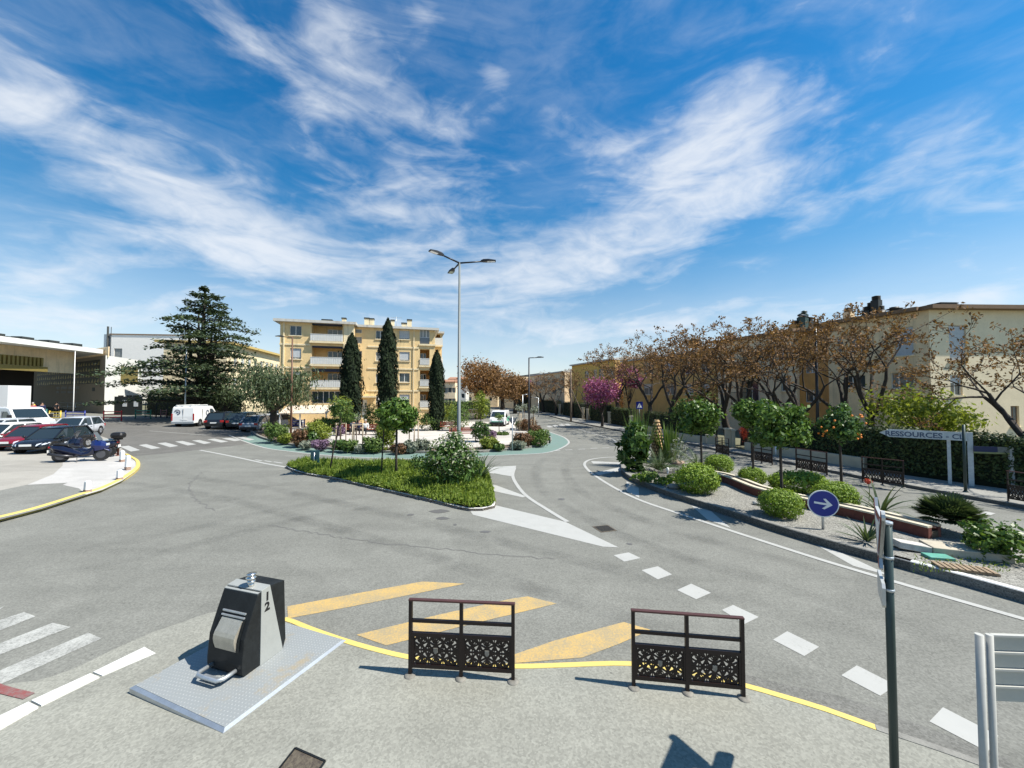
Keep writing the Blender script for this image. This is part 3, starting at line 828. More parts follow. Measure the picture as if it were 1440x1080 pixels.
# ---- splitter island: ground cover, shrub, three young trees
rg = np.random.default_rng(11)
def inside(poly, x, y):
    r = np.zeros(len(x), bool); n = len(poly)
    for i in range(n):
        x1, y1 = poly[i][0], poly[i][1]; x2, y2 = poly[(i + 1) % n][0], poly[(i + 1) % n][1]
        if abs(y1 - y2) < 1e-9: continue
        c = ((y1 > y) != (y2 > y)) & (x < (x2 - x1) * (y - y1) / (y2 - y1) + x1); r ^= c
    return r
def edge_dist(poly, x, y):
    d = np.full(len(x), 1e9); n = len(poly)
    for i in range(n):
        a = np.array(poly[i][:2]); b = np.array(poly[(i + 1) % n][:2]); e = b - a; L2 = (e * e).sum() + 1e-9
        t = np.clip(((x - a[0]) * e[0] + (y - a[1]) * e[1]) / L2, 0, 1)
        d = np.minimum(d, np.hypot(x - a[0] - t * e[0], y - a[1] - t * e[1]))
    return d
sp = np.array([p[:] for p in splw]); lo, hi = sp.min(0), sp.max(0)
N0 = 60000; x = rg.uniform(lo[0], hi[0], N0); y = rg.uniform(lo[1], hi[1], N0)
k = inside([tuple(p) for p in SPL], x, y); x, y = x[k], y[k]; ed = edge_dist([tuple(p) for p in SPL], x, y)
k = ed > .025; x, y, ed = x[k], y[k], ed[k]
hump = .07 + .20 * np.clip(ed / 1.1, 0, 1) ** .7 + .10 * np.sin(x * 2.1 + 1) * np.sin(y * 1.7 + x * .9) * np.clip(ed, 0, 1) + .06 * np.sin(x * 5.3) * np.sin(y * 4.9)
lv = Leaves(12); n = len(x)
z = .02 + hump * rg.uniform(.35, 1.0, n)
nr = rg.normal(size=(n, 3)) * .55; nr[:, 2] += .8; nr /= np.linalg.norm(nr, axis=1)[:, None]
lv.put(np.stack([x, y, z + .08], 1), nr, rg.normal(size=(n, 3)), rg.uniform(.09, .2, n), rg.uniform(.05, .10, n))
k = rg.random(n) < .22; m_ = int(k.sum())
up = rg.normal(size=(m_, 3)) * .5; up[:, 2] += 1.4; nr = rg.normal(size=(m_, 3)); nr[:, 2] *= .2; nr /= np.linalg.norm(nr, axis=1)[:, None]
lv.put(np.stack([x[k], y[k], z[k] + .16], 1), nr, up, rg.uniform(.14, .34, m_), .035)
tag(lv.build('ground_cover', LM_GRASS), 'low green ground cover filling the splitter island', 'ground cover', kind='stuff')

b = P(463, 668); mb, lv = standard_tree(31, 2.75, .62, 800, .15, .06, .55, .035)
make_tree('young_tree', 'thin leaning young tree with a sparse yellowish crown on the grass island', 'tree', mb, lv, M_BARK, LM_MID, (b.x, b.y, .1))
b = P(557, 676); mb, lv = standard_tree(32, 2.75, .88, 2800, .19, .10, 0, .05)
make_tree('round_tree', 'round dense green young tree on the grass island beside a leaner stem', 'tree', mb, lv, M_BARK, LM_ORANGE, (b.x, b.y, .1))
b = P(536, 674); mb, lv = standard_tree(33, 2.5, .5, 350, .14, .06, .12, .03)
make_tree('young_tree', 'very thin young tree left of the round dense tree on the grass island', 'tree', mb, lv, M_BARK, LM_MID, (b.x, b.y, .1))
b = P(634, 690); mb = MB()
for i in range(9):
    a = i * .7; mb.tube([(0, 0, -.1), (.25 * math.cos(a), .25 * math.sin(a), .5), (.7 * math.cos(a), .7 * math.sin(a), 1.25 + .2 * math.sin(i * 3))], [.035, .025, .008], 5, False)
lv = Leaves(35); lv.blobs([(0, 0, 1.05, .85, .8, .6), (-.35, 0, 1.35, .5, .5, .4), (.75, .2, .9, .5, .5, .42), (.1, .1, 1.75, .33, .33, .35), (-.7, 0, .75, .4, .4, .4), (.2, -.2, .5, .7, .6, .35)], 2700, .17, .075, .35, .9, clump=420, cr=.10)
lv.blobs([(0, 0, 1.2, 1.0, .9, .8)], 200, .11, .06, .8, .9)
lp = Leaves(36); lp.blobs([(0, 0, 1.25, 1.0, .9, .85), (.1, .1, 1.8, .35, .35, .35)], 420, .12, .055, .75, .9)
make_tree('flowering_shrub', 'large loose dark shrub with pale new shoots in the grass island by the lamp', 'shrub', mb, lv, M_BARK, LM_DARK, (b.x, b.y, .1))
lp.build('pale_leaves', leafmat('pale_shoots', (.30, .32, .20), (.46, .46, .34), .3), bpy.data.objects['flowering_shrub'])
b = P(672, 680); plant('strap_leaf_plant', 'arching strap leaved plant right of the big shrub beside the lamp', 'plant', (b.x, b.y, .2), blades(36, 60, 1.5, .07, 1, .8, .15, .9), LM_PALM)
b = P(598, 672); plant('low_shrub', 'dark low shrub left of the big loose shrub on the grass island', 'shrub', (b.x, b.y, .15), bush_leaves(37, .75, .7, .85, 900, .12, .06), LM_DARK)
b = P(528, 664); plant('clumped_plant', 'small bright tufted plant at the foot of the young trees on the grass island', 'plant', (b.x, b.y, .2), blades(38, 46, .6, .04, 1, 1.0, .15, .6), LM_GRASS)

# ---- right island planting
IS = lambda px, py: P(px, py, IZ)
b = IS(993, 698); r1 = plant('round_shrub', 'largest clipped round shrub on the kerb side of the gravel island around a citrus stem', 'shrub', (b.x, b.y + .62, IZ - .03), ball_leaves(41, .76, .72, 1.0, 9000, .075, .042), LM_PITTO, 'clipped round shrubs on the gravel island')
SH = [((1116, 733), .76, 'large clipped round shrub left of the blue arrow sign'), ((1195, 721), .80, 'clipped round shrub right of the blue arrow sign'),
      ((1020, 668), .80, 'yellowish round shrub behind the terracotta planter, farthest one'), ((1070, 686), .68, 'small round shrub behind the planter between two tree stems')]
for (px, s, lb) in SH:
    b = IS(*px); dupo(r1, (b.x, b.y + .5, IZ - .03), s * 7, lb, s)
b = IS(1132, 694); plant('spreading_shrub', 'wide yellow green shrub cushion behind the planter with dark leaves below', 'shrub', (b.x, b.y + .3, IZ - .02), ball_leaves(43, 1.05, .6, .72, 7000, .085, .045), LM_PITTO)
b = IS(1437, 800); plant('leafy_shrub', 'broad leaved green shrub at the right edge of the gravel island', 'shrub', (b.x + .15, b.y + .5, IZ - .02), bush_leaves(44, .62, .6, .82, 1500, .11, .06, 8), LM_ORANGE)
# small citrus trees
mb, lv = standard_tree(45, 2.62, .74, 3800, .14, .075, 0, .042)
b = IS(995, 690); c1 = make_tree('citrus_tree', 'small round headed citrus tree rising from the left clipped shrub', 'tree', mb, lv, M_BARK, LM_ORANGE, (b.x, b.y + .4, IZ - .05), 'citrus trees on the gravel island')
b = IS(1112, 726); dup(c1, (b.x, b.y + .35, IZ - .05), 2.0, 'small round headed citrus tree rising behind the blue arrow sign shrub', .98)
b = IS(1068, 685); dup(c1, (b.x, b.y + .35, IZ - .05), 4.1, 'small citrus tree rising from the small round shrub behind the planter', (.96, .96, 1.02))
mb, lv = standard_tree(46, 2.42, .72, 3200, .135, .072, 0, .042)
b = IS(1198, 699); c2 = make_tree('orange_tree', 'small dark citrus tree hung with ripe oranges behind the round shrub', 'tree', mb, lv, M_BARK, LM_DARK, (b.x, b.y + .4, IZ - .05), 'citrus trees on the gravel island')
rr = random.Random(4)
for i in range(26):
    a = rr.uniform(0, 6.28); t = rr.uniform(-.75, .8); q = .68 * math.sqrt(max(0, 1 - t * t)); fr = MB(); fr.ball((q * math.cos(a), q * math.sin(a), 2.42 + .62 * t), .036, 8); fr.build('orange', LM_FRUIT, c2)
# island head: palm-like plants around the wooden cone
b = IS(893, 663); plant('broad_leaf_clump', 'tall clump of dark paddle shaped leaves at the left tip of the gravel island', 'plant', (b.x, b.y + .2, IZ), bush_leaves(51, .72, .6, 2.15, 900, .55, .19, 9), LM_DARK)
b = IS(904, 652); plant('tall_reed_clump', 'tall upright light green reedy clump left of the wooden cone', 'plant', (b.x, b.y + .3, IZ), blades(52, 80, 2.7, .08, .45, 1.4, .22, .25, 6), LM_MID)
b = IS(947, 652); plant('tall_leafy_clump', 'tall light green leafy clump right of the wooden cone', 'plant', (b.x, b.y + .5, IZ), blades(53, 60, 2.0, .15, .5, 1.3, .3, .5, 6), LM_MID)
b = IS(957, 655); plant('pale_shrub', 'grey green feathery shrub right of the wooden cone', 'shrub', (b.x, b.y + .2, IZ), bush_leaves(54, .45, .45, 1.35, 700, .13, .03), LM_GREY)
b = IS(927, 664); plant('sago_palm', 'low dark sago palm in front of the wooden cone', 'palm', (b.x, b.y, IZ), fronds(55, 34, 1.15, .22, .03, .75, 1.1, 20), LM_PALM)
b = IS(984, 664); plant('sago_palm', 'dark arching sago palm between the wooden cone and the first citrus stem', 'palm', (b.x, b.y + .2, IZ), fronds(56, 26, 1.35, .2, .03, .6, 1.3, 20, .25), LM_PALM)
b = IS(926, 681)
for i, (px, py, s, m_, lb) in enumerate(((899, 677, .34, LM_PITTO, 'yellowish low succulent cushion at the tip of the gravel island kerb'), (920, 680, .42, LM_MID, 'green low succulent cushion near the small lantern on the island tip'), (941, 682, .40, LM_PITTO, 'yellow green succulent cushion in front of the sago palm'), (912, 672, .36, LM_MID, 'green succulent cushion behind the kerb at the island tip'), (950, 676, .32, LM_MID, 'small green cushion beside the stone on the island tip'))):
    b = IS(px, py); plant('succulent', lb, 'plant', (b.x, b.y + .1, IZ - .02), bush_leaves(60 + i, s * 1.3, s, s * .8, 420, .12, .05, 5), m_, 'low succulents at the island tip')
b = IS(1243, 722); plant('strap_leaf_plant', 'arching dark strap leaved plant behind the planter with an orange flower', 'plant', (b.x, b.y + .1, IZ), blades(66, 34, 1.15, .07, 1, .75, .08, 1.0, 6), LM_PALM)
b = IS(1222, 706); t = thing('orange_flower', 'single orange flower on a tall thin stalk above the strap leaves', 'flower', (b.x, b.y, IZ))
mb = MB(); mb.tube([(0, 0, 0), (.03, 0, .35), (.0, 0, .62)], .010, 5); mb.build('stem', LM_MID, t)
lv = Leaves(3); lv.blobs([(0, 0, .66, .10, .1, .07)], 60, .10, .04, .4, .8); lv.build('petals', LM_RED, t)
b = IS(1222, 763); plant('spiky_plant', 'small spiky rosette on the gravel just behind the kerb near the tall sign', 'plant', (b.x, b.y + .05, IZ), blades(67, 34, .62, .045, 1, .7, .04, .5), LM_PALM)
b = IS(1337, 757); plant('fan_palm', 'bushy dwarf fan palm at the end of the planter', 'palm', (b.x + .38, b.y + .35, IZ - .1), fan_palm(68, 150, .40, .40, 15), LM_PALM)
rr = random.Random(8)
lv = Leaves(70); pts = []
b1 = IS(1320, 775)
for i in range(260):
    q = IS(rr.uniform(1285, 1420), rr.uniform(778, 805)); pts.append((q.x, q.y, IZ + .02))
c = np.array(pts); n = len(c); up = lv.rg.normal(size=(n, 3)) * .6; up[:, 2] += 1; nr = lv.rg.normal(size=(n, 3)); nr[:, 2] *= .3
lv.put(c, nr / np.linalg.norm(nr, axis=1)[:, None], up, .07, .02)
tag(lv.build('weeds', LM_GRASS), 'sparse weeds in the gravel around the slabs', 'weeds', kind='stuff')

# ---- the square: shrubs along the ring, saplings in stakes
SQ = lambda px, py: P(px, py, .12)
SHR = [  # px, base py, half width px, height px, material, name, label
    (383, 622, 17, 24, LM_MID, 'green_shrub', 'broad green shrub at the left end of the garden square under the pepper tree'),
    (398, 624, 10, 12, LM_YG, 'low_shrub', 'small bright shrub right of the broad shrub at the left end of the square'),
    (418, 628, 12, 22, LM_RUST, 'dry_shrub', 'brownish shrub at the foot of the brown lamp post'),
    (432, 627, 14, 20, LM_DARK, 'dark_shrub', 'dark shrub left of the rounded lime shrub in the square'),
    (440, 626, 20, 30, LM_YG, 'lime_shrub', 'big rounded lime green shrub in the garden square'),
    (447, 633, 12, 12, LM_PURP, 'purple_flowers', 'bright purple flowering cushion on the square kerb left of the leaning tree'),
    (427, 631, 9, 9, LM_GREY, 'grey_cushion', 'grey leaved cushion on the square kerb left of the purple flowers'),
    (474, 634, 12, 13, LM_DARK, 'dark_shrub', 'low dark shrub on the kerb behind the leaning young tree'),
    (490, 635, 12, 13, LM_MID, 'green_shrub', 'low green shrub on the kerb right of the leaning young tree'),
    (505, 636, 8, 9, LM_GREY, 'grey_cushion', 'grey leaved cushion on the square kerb near the leaner stem'),
    (541, 634, 14, 34, LM_YG, 'lime_shrub', 'tall lime green shrub behind the round dense tree in the square'),
    (523, 636, 15, 19, LM_MID, 'green_shrub', 'green shrub on the kerb left of the round tree stem'),
    (560, 637, 12, 11, LM_RUST, 'dry_shrub', 'reddish low shrub on the kerb behind the round tree stem'),
    (575, 636, 10, 15, LM_GREY, 'grey_shrub', 'grey brown twiggy shrub on the kerb right of the round tree'),
    (592, 634, 12, 14, LM_GREY, 'grey_cushion', 'grey green cushion on the square kerb left of the big loose shrub'),
    (676, 622, 13, 26, LM_DARK, 'dark_shrub', 'dark shrub under the staked yellow green sapling right of the lamp'),
    (688, 632, 15, 15, LM_YG, 'green_shrub', 'bright grassy shrub on the kerb right of the big loose shrub'),
    (702, 633, 8, 8, LM_MID, 'green_shrub', 'small green tuft on the kerb below the pink flowers'),
    (690, 616, 9, 9, LM_PURP, 'pink_flowers', 'pinkish flower bed inside the square right of the staked sapling'),
    (735, 628, 15, 16, LM_RUST, 'rusty_shrub', 'rust and yellow shrub on the kerb right of the yield sign'),
    (728, 631, 12, 9, LM_GREY, 'grey_cushion', 'grey leaved cushion on the kerb right of the yield sign'),
    (757, 627, 17, 19, LM_MID, 'green_shrub', 'dense green shrub at the right tip of the square by the bollard'),
    (741, 606, 14, 14, LM_RUST, 'rusty_shrub', 'red brown shrub at the foot of the tall slim lamp'),
    (752, 612, 12, 12, LM_RUST, 'rusty_shrub', 'orange brown shrub between slim lamp and bollard'),
    (733, 604, 10, 10, LM_DARK, 'dark_shrub', 'dark shrub left of the slim lamp at the square edge'),
    (706, 612, 11, 4, LM_MID, 'green_mat', 'flat green mat around the thin tree on the sandy square'),
    (692, 611, 7, 4, LM_DARK, 'dark_mat', 'flat dark mat left of the thin tree on the sandy square'),
    (604, 606, 20, 22, LM_MID, 'green_shrub', 'green shrub in front of the right cypress'),
    (570, 603, 18, 26, LM_MID, 'green_shrub', 'green shrub between the middle and right cypress'),
    (645, 606, 17, 38, LM_MID, 'tall_shrub', 'tall green yellow shrub mass behind the main lamp post'),
    (628, 603, 16, 30, LM_YG, 'lime_shrub', 'lime green clipped bush right of the right cypress'),
    (520, 606, 14, 34, LM_MID, 'green_shrub', 'green shrub right of the pale entrance column'),
    (488, 604, 14, 30, LM_MID, 'green_shrub', 'green shrub at the foot of the left cypress'),
    (466, 606, 18, 16, LM_DARK, 'dark_shrub', 'dark clipped shrub in front of the glazed veranda'),
    (449, 604, 14, 14, LM_YG, 'lime_shrub', 'low lime shrub left of the glazed veranda'),
    (476, 613, 8, 13, LM_PURP, 'pink_flowers', 'pink flowering shrub left of the three seated figures'),
    (538, 612, 12, 15, LM_RUST, 'dry_shrub', 'yellow brown shrub right of the seated figures')]
for i, (px, py, hw, hh, m_, nm, lb) in enumerate(SHR):
    b = SQ(px, py); s = b.y / F; rx = hw * s; rz = hh * s
    nlf = int(500 + 60 * hw); plant(nm, lb, 'shrub' if 'flower' not in nm else 'flowers', (b.x, b.y + rx * .5, .10 + gz(b.x)), bush_leaves(100 + i, rx * 1.15, min(rx, 1.1), rz * 1.18, int(nlf * 1.4), .17, .075, 7), m_, 'shrubs of the garden square')

def sapling(px, py, htop, cr, cz, m_, label, seed, stakes=True, sh=1.25, sw=.42, n=700, tall=1.0):
    b = SQ(px, py); t = thing('staked_sapling' if stakes else 'sapling', label, 'tree', (b.x, b.y, .12 + gz(b.x)), random.Random(seed).uniform(0, 6), 'saplings of the garden square')
    mb = MB(); mb.tube([(0, 0, 0), (.02, 0, cz * .5), (0, .02, cz), (.02, 0, htop * .95)], [.04, .035, .03, .01], 6)
    for i in range(6): a = i * 1.1; mb.tube([(0, 0, cz - cr * .5 * tall), (cr * .55 * math.cos(a), cr * .55 * math.sin(a), cz + .25 * cr * math.sin(i * 2))], [.018, .006], 4, False)
    mb.build('trunk', M_BARKL, t)
    lv = Leaves(seed); lv.blobs([(0, 0, cz, cr, cr, cr * tall), (cr * .3, 0, cz + cr * .4 * tall, cr * .6, cr * .6, cr * .5 * tall), (-cr * .3, cr * .2, cz - cr * .4 * tall, cr * .6, cr * .6, cr * .5 * tall)], n, .17, .075, .3, .9, clump=max(20, n // 8), cr=.10)
    lv.build('crown', m_, t)
    if stakes:
        for i in range(3):
            a = i * 2.094 + .4; s = MB(); s.cyl((sw * math.cos(a), sw * math.sin(a), -.02), (sw * math.cos(a), sw * math.sin(a), sh), .04, 7); s.build('stake', M_STAKE, t)
        s = MB()
        for i in range(3):
            a, c = i * 2.094 + .4, (i + 1) * 2.094 + .4; s.bar((sw * math.cos(a), sw * math.sin(a), sh - .06), (sw * math.cos(c), sw * math.sin(c), sh - .06), .03, .07)
        s.build('stake_rail', M_STAKE, t)
    return t
sapling(501, 628, 2.3, .28, 2.05, LM_GREY, 'nearly bare sapling in a wooden stake frame left of the seated figures', 71, True, 1.55, .40, 60)
sapling(582, 624, 1.9, .35, 1.75, LM_GREY, 'bare sapling in a wooden stake frame right of the round tree', 72, True, 1.65, .36, 60)
sapling(479, 620, 3.0, .95, 2.55, LM_YG, 'spreading yellow green sapling with stakes in front of the left cypress', 73, True, 1.4, .4, 900)
sapling(676, 621, 3.6, .72, 2.75, LM_YG, 'tall narrow yellow green sapling in stakes right of the main lamp', 74, True, 1.45, .4, 1300, 1.55)
sapling(702, 611, 1.75, .48, 1.62, LM_MID, 'thin little tree with a flat crown on the sandy square', 75, False, n=240, tall=.4)
sapling(731, 606, 2.5, .45, 2.25, LM_GREY, 'left of three pale topped saplings at the far edge of the square', 76, True, 1.7, .2, 240, .6)
sapling(737, 604, 2.5, .42, 2.3, LM_GREY, 'middle pale topped sapling left of the slim lamp', 77, False, n=220, tall=.6)
sapling(750, 609, 2.4, .45, 2.1, LM_GREY, 'right of three pale topped saplings right of the slim lamp', 78, True, 1.5, .2, 240, .7)

# ---- big trees
def cedar(seed, H, Rm):
    rg = random.Random(seed); mb = MB(); lv = Leaves(seed)
    mb.tube([(0, 0, -.2), (.1, 0, H * .3), (-.1, .1, H * .65), (.05, 0, H * .97)], [.62, .45, .24, .05], 9)
    for k in range(4):
        a = k * 1.7; mb.tube([(0, 0, H * .22), (1.1 * math.cos(a), 1.1 * math.sin(a), H * .42), (1.6 * math.cos(a), 1.6 * math.sin(a), H * (.62 + .05 * k))], [.3, .2, .08], 6, False)
    C = []; NN = []; 
    lev = 15
    for i in range(lev):
        t = i / (lev - 1); z = H * (.17 + .80 * t); rr = Rm * (1 - t) ** .60 * (.80 + .20 * math.sin(i * 2.1 + 1)) * (1.0 if t > .1 else .92) + .3
        if t < .12: rr *= .95
        nb = max(6, int(9 - 3 * t))
        for j in range(nb):
            a = 6.28 * j / nb + i * 1.3 + rg.uniform(-.3, .3); r = rr * rg.uniform(.58, 1.08) * (1 + .24 * math.cos(a - (3.14 if t < .3 else 0.0))); up = rg.uniform(-.04, .20) * (1 - .3 * t)
            p0 = Vector((0, 0, z - .5)); p1 = Vector((math.cos(a) * r * .55, math.sin(a) * r * .55, z + r * up)); p2 = Vector((math.cos(a) * r, math.sin(a) * r, z + r * up * .8 - .12 * r * .5))
            mb.tube([p0, p1, p2], [.10 * (1 - t) + .04, .06 * (1 - t) + .02, .012], 4, False)
            m = int(30 + 29 * r)
            for _ in range(m):
                s = rg.uniform(.22, 1.0) ** .8; q = (p0.lerp(p1, s / .55) if s < .55 else p1.lerp(p2, (s - .55) / .45))
                wdt = .12 + .26 * r * math.sin(math.pi * min(1, .18 + s * .72)) * .8
                C.append((q.x - math.sin(a) * rg.gauss(0, wdt) + rg.gauss(0, .1), q.y + math.cos(a) * rg.gauss(0, wdt) + rg.gauss(0, .1), q.z + rg.gauss(.05, .11)))
    C = np.array(C); n = len(C); nr = lv.rg.normal(size=(n, 3)) * .45; nr[:, 2] += 1; nr /= np.linalg.norm(nr, axis=1)[:, None]
    lv.put(C, nr, lv.rg.normal(size=(n, 3)), lv.rg.uniform(.28, .62, n), lv.rg.uniform(.12, .26, n))
    return mb, lv
b = GX(284, 45); mb, lv = cedar(81, 15.9, 8.7)
make_tree('cedar_tree', 'tall dark cedar with flat layered branches behind the white van', 'tree', mb, lv, M_BARK, LM_CEDAR, (b.x, b.y, b.z))
def cypress(seed, H, r, n=5200):
    lv = Leaves(seed); rg = lv.rg; t = rg.random(n) ** .85; z = .25 + t * (H - .25)
    prof = np.interp(t, [0, .05, .2, .5, .75, .92, 1], [.42, .72, .95, 1.0, .84, .46, .05]); a = rg.random(n) * 6.283
    lump = 1 + .12 * np.sin(a * 5 + z * 1.3) + .09 * np.sin(a * 3 - z * 2.7) + .10 * np.maximum(0, rg.normal(size=n)) ** 2 * (rg.random(n) < .25); q = r * prof * lump * (1 - .30 * rg.random(n) ** 2)
    c = np.stack([q * np.cos(a), q * np.sin(a), z], 1); nr = np.stack([np.cos(a), np.sin(a), .25 + 0 * a], 1) + rg.normal(size=(n, 3)) * .35
    up = np.stack([.25 * np.cos(a), .25 * np.sin(a), 1 + 0 * a], 1) + rg.normal(size=(n, 3)) * .25
    lv.put(c, nr / np.linalg.norm(nr, axis=1)[:, None], up, rg.uniform(.25, .55, n), rg.uniform(.10, .2, n))
    mb = MB(); mb.tube([(0, 0, -.2), (0, 0, H * .9)], [.16, .04], 7)
    # solid core so no light passes straight through
    mb.lathe([(r * .3, .3), (r * .68, H * .2), (r * .72, H * .5), (r * .58, H * .76), (.02, H * .97)], (0, 0, 0), 12)
    return mb, lv
for i, (px, top, y, hw, lb) in enumerate(((494, 470, 36.5, 17, 'left and shortest looking of the three dark cypresses before the yellow block'), (545, 449, 37.5, 16, 'tallest dark cypress in the middle of the yellow block front'), (614, 494, 38.5, 12.5, 'dark cypress at the right end of the yellow block'))):
    b = GX(px, y); H = A(px, top, y).z - b.z; mb, lv = cypress(85 + i, H, hw * .84 * y / F)
    make_tree('cypress_tree', lb, 'tree', mb, lv, mat('cypress_bark', (.02, .022, .014), .95), LM_CYP, tuple(b), 'cypresses before the yellow block')
def round_tree(seed, H, r, n, L, w, rz=None, trunk=.22, droop=0.0, nb=9, trunkh=.3, cl=.35):
    rg = random.Random(seed); mb = MB(); rz = rz or r * .75; cz = H - rz
    mb.tube([(0, 0, -.2), (.1, 0, H * trunkh * .6), (0, .1, H * trunkh)], [trunk * 1.25, trunk, trunk * .8], 8)
    bl = [(0, 0, cz, r * .6, r * .6, rz * .7)]
    for i in range(nb):
        a = i * 2.4 + rg.random() * .5; q = r * rg.uniform(.35, .68); zz = cz + rz * rg.uniform(-.5, .6); s = rg.uniform(.26, .44)
        mb.tube([(0, 0, H * trunkh * .9), (q * .5 * math.cos(a), q * .5 * math.sin(a), (H * trunkh + zz) * .5), (q * math.cos(a), q * math.sin(a), zz)], [trunk * .5, trunk * .3, trunk * .08], 5, False)
        bl.append((q * math.cos(a), q * math.sin(a), zz, r * s, r * s, rz * s * 1.1))
    lv = Leaves(seed); lv.blobs(bl, n, L, w, .35, .9, clump=n // 11, cr=cl, droop=droop); return mb, lv
b = GX(384, 33.5); mb, lv = round_tree(91, 6.5, 4.1, 7000, .34, .10, 2.6, .30, .8, 11, .33)
make_tree('pepper_tree', 'spreading weeping pepper tree shading the parked cars left of the yellow block', 'tree', mb, lv, M_BARK, LM_PEPPER, tuple(b))
b = GX(318, 45); mb, lv = round_tree(92, 4.8, 2.6, 2600, .34, .10, 2.0, .22, .8, 8)
make_tree('pepper_tree', 'smaller drooping tree between cedar and pepper tree behind the van', 'tree', mb, lv, M_BARK, LM_PEPPER, tuple(b))

# brown seed-bearing trees on the right and in the centre
mbA, lvA = seed_tree(201, 8.0, 1.0, (.10, 0), .30, 4, 7)
G_S = 'bare seed bearing trees along the right street'
def put_seed(px, y, top, lb, src=None, rz=0, lean=None, wid=None, seed=None, fork=.3, leafn=6, z0=.05, nm='seed_tree', lv_=4, r0=None):
    b = GX(px, y); H = (A(px, top, y).z - z0) * 1.05
    if src is None:
        mb, lv = seed_tree(seed, 8.0, 1.0 if wid is None else wid, lean or (0, 0), fork, lv_, leafn, r0)
        zt = max(v[2] for v in mb.v); t = make_tree(nm, lb, 'tree', mb, lv, M_BARK, LM_SEED, (b.x, b.y, z0), G_S)
        t['zt'] = zt
    else: t = dup(src, (b.x, b.y, z0), rz, lb)
    s = H / t['zt']; t.scale = (s, s, s); return t
sA = put_seed(1433, 15.6, 446, 'near right dark limbed seed tree leaning over the hedge at the frame edge', seed=217, lean=(-.02, -.02), wid=1.05, leafn=3, lv_=5, r0=.30)
sB = put_seed(1228, 20.5, 440, 'forked seed tree right of the tall street lamp before the beige house', seed=212, lean=(.12, 0), wid=1.0, leafn=6)
sC = put_seed(1196, 22.5, 452, 'dark leaning seed tree just right of the street lamp', seed=213, lean=(-.22, .1), wid=1.1)
sD = put_seed(1124, 23.5, 456, 'upright seed tree left of the street lamp before the ochre wall', seed=214, lean=(.0, .0), wid=1.15, leafn=6)
rv = random.Random(77)
for px, y, top, lb, s_, rz in ((1092, 25.5, 466, 'leaning seed tree before the cream house balcony', sC, 1.2), (1046, 27.5, 464, 'slim seed tree left of the cream house balcony', sB, 2.6), (1026, 30, 466, 'long leaning seed tree behind the first citrus tree', sC, .3),
                               (975, 33, 470, 'seed tree before the ochre house behind the wooden cone', sD, 2.0), (938, 36, 478, 'seed tree behind the tall reedy clump', sB, 4.0), (914, 38, 478, 'wide seed tree right of the magenta trees', sA, 1.0),
                               (868, 48, 492, 'seed tree behind the magenta tree by the yellow house', sC, 5.0), (826, 56, 520, 'brown tree left of the magenta tree', sD, 3.3), (806, 62, 522, 'brown tree beside the wooden pole', sB, .8), (782, 68, 524, 'brown tree far along the right street', sD, 5.5), (764, 80, 526, 'farthest brown tree on the right of the street', sA, 2.2)):
    o_ = put_seed(px, y, top, lb, s_, rz); q_ = o_.scale[0]; o_.scale = (q_ * rv.uniform(.9, 1.3), q_ * rv.uniform(.9, 1.3), q_ * rv.uniform(.94, 1.06)); o_.rotation_euler = (rv.uniform(-.06, .06), rv.uniform(-.06, .06), rz)
for d in list(bpy.data.objects):
    if 'zt' in d.keys(): del d['zt']
# dense brown tree at the far end
for i, (px, y, top, r, lb) in enumerate(((676, 58, 506, 4.6, 'large dense brown crowned tree at the far end of the square'), (706, 64, 512, 4.4, 'brown crowned tree right of the largest one at the street end'), (724, 76, 526, 3.6, 'smaller brown crowned tree by the slim lamp far away'))):
    b = GX(px, y); H = A(px, top, y).z; mb, lv = round_tree(221 + i, H, r, 5200, .34, .2, H * .36, .35, 0, 11, .35, .42)
    make_tree('brown_tree', lb, 'tree', mb, lv, M_BARK, LM_SEED, (b.x, b.y, 0), 'brown trees at the street end')
# magenta blossom trees
for i, (px, y, top, r, lb) in enumerate(((846, 43, 533, 2.3, 'magenta blossoming tree overhanging the dark hedge on the right street'), (884, 49, 512, 2.0, 'taller magenta blossoming tree before the yellow house'), (738, 88, 532, 2.6, 'distant magenta tree by the slim lamp'))):
    b = GX(px, y); H = A(px, top, y).z; mb, lv = round_tree(231 + i, H, r, 3000, .26, .16, 1.6, .14, .2, 10, .32, .3)
    make_tree('blossom_tree', lb, 'tree', mb, lv, M_BARK, LM_PINK, (b.x, b.y, 0), 'magenta blossom trees')
# fresh green trees behind the hedge
b = GX(1300, 19.5); mb, lv = round_tree(241, 4.6, 2.5, 3800, .22, .11, 1.7, .10, 0, 11, .3, .22)
make_tree('maple_tree', 'fresh lime green spreading tree behind the hedge before the beige house', 'tree', mb, lv, M_BARK, LM_YG, (b.x, b.y, 0))
b = GX(975, 32); mb, lv = round_tree(242, 4.0, 2.2, 2200, .26, .13, 1.5, .14, 0, 9, .3, .3)
make_tree('garden_tree', 'dark green garden tree behind the wooden cone', 'tree', mb, lv, M_BARK, LM_MID, (b.x, b.y, 0))
b = GX(1092, 24.5); mb, lv = round_tree(243, 2.9, 1.5, 1600, .2, .1, 1.1, .1, 0, 8, .3, .25)
make_tree('garden_tree', 'dark low garden tree under the cream house balcony', 'tree', mb, lv, M_BARK, LM_DARK, (b.x, b.y, 0))
for px, y, m_, lb in ((1055, 26, LM_RED, 'red flowering bush behind the first citrus tree'), (1172, 20.5, LM_RUST, 'rusty red shrub right of the street lamp behind the hedge')):
    b = GX(px, y); plant('garden_bush', lb, 'shrub', (b.x, b.y, 0), bush_leaves(int(px), .8, .8, 2.3, 700, .16, .09), m_)
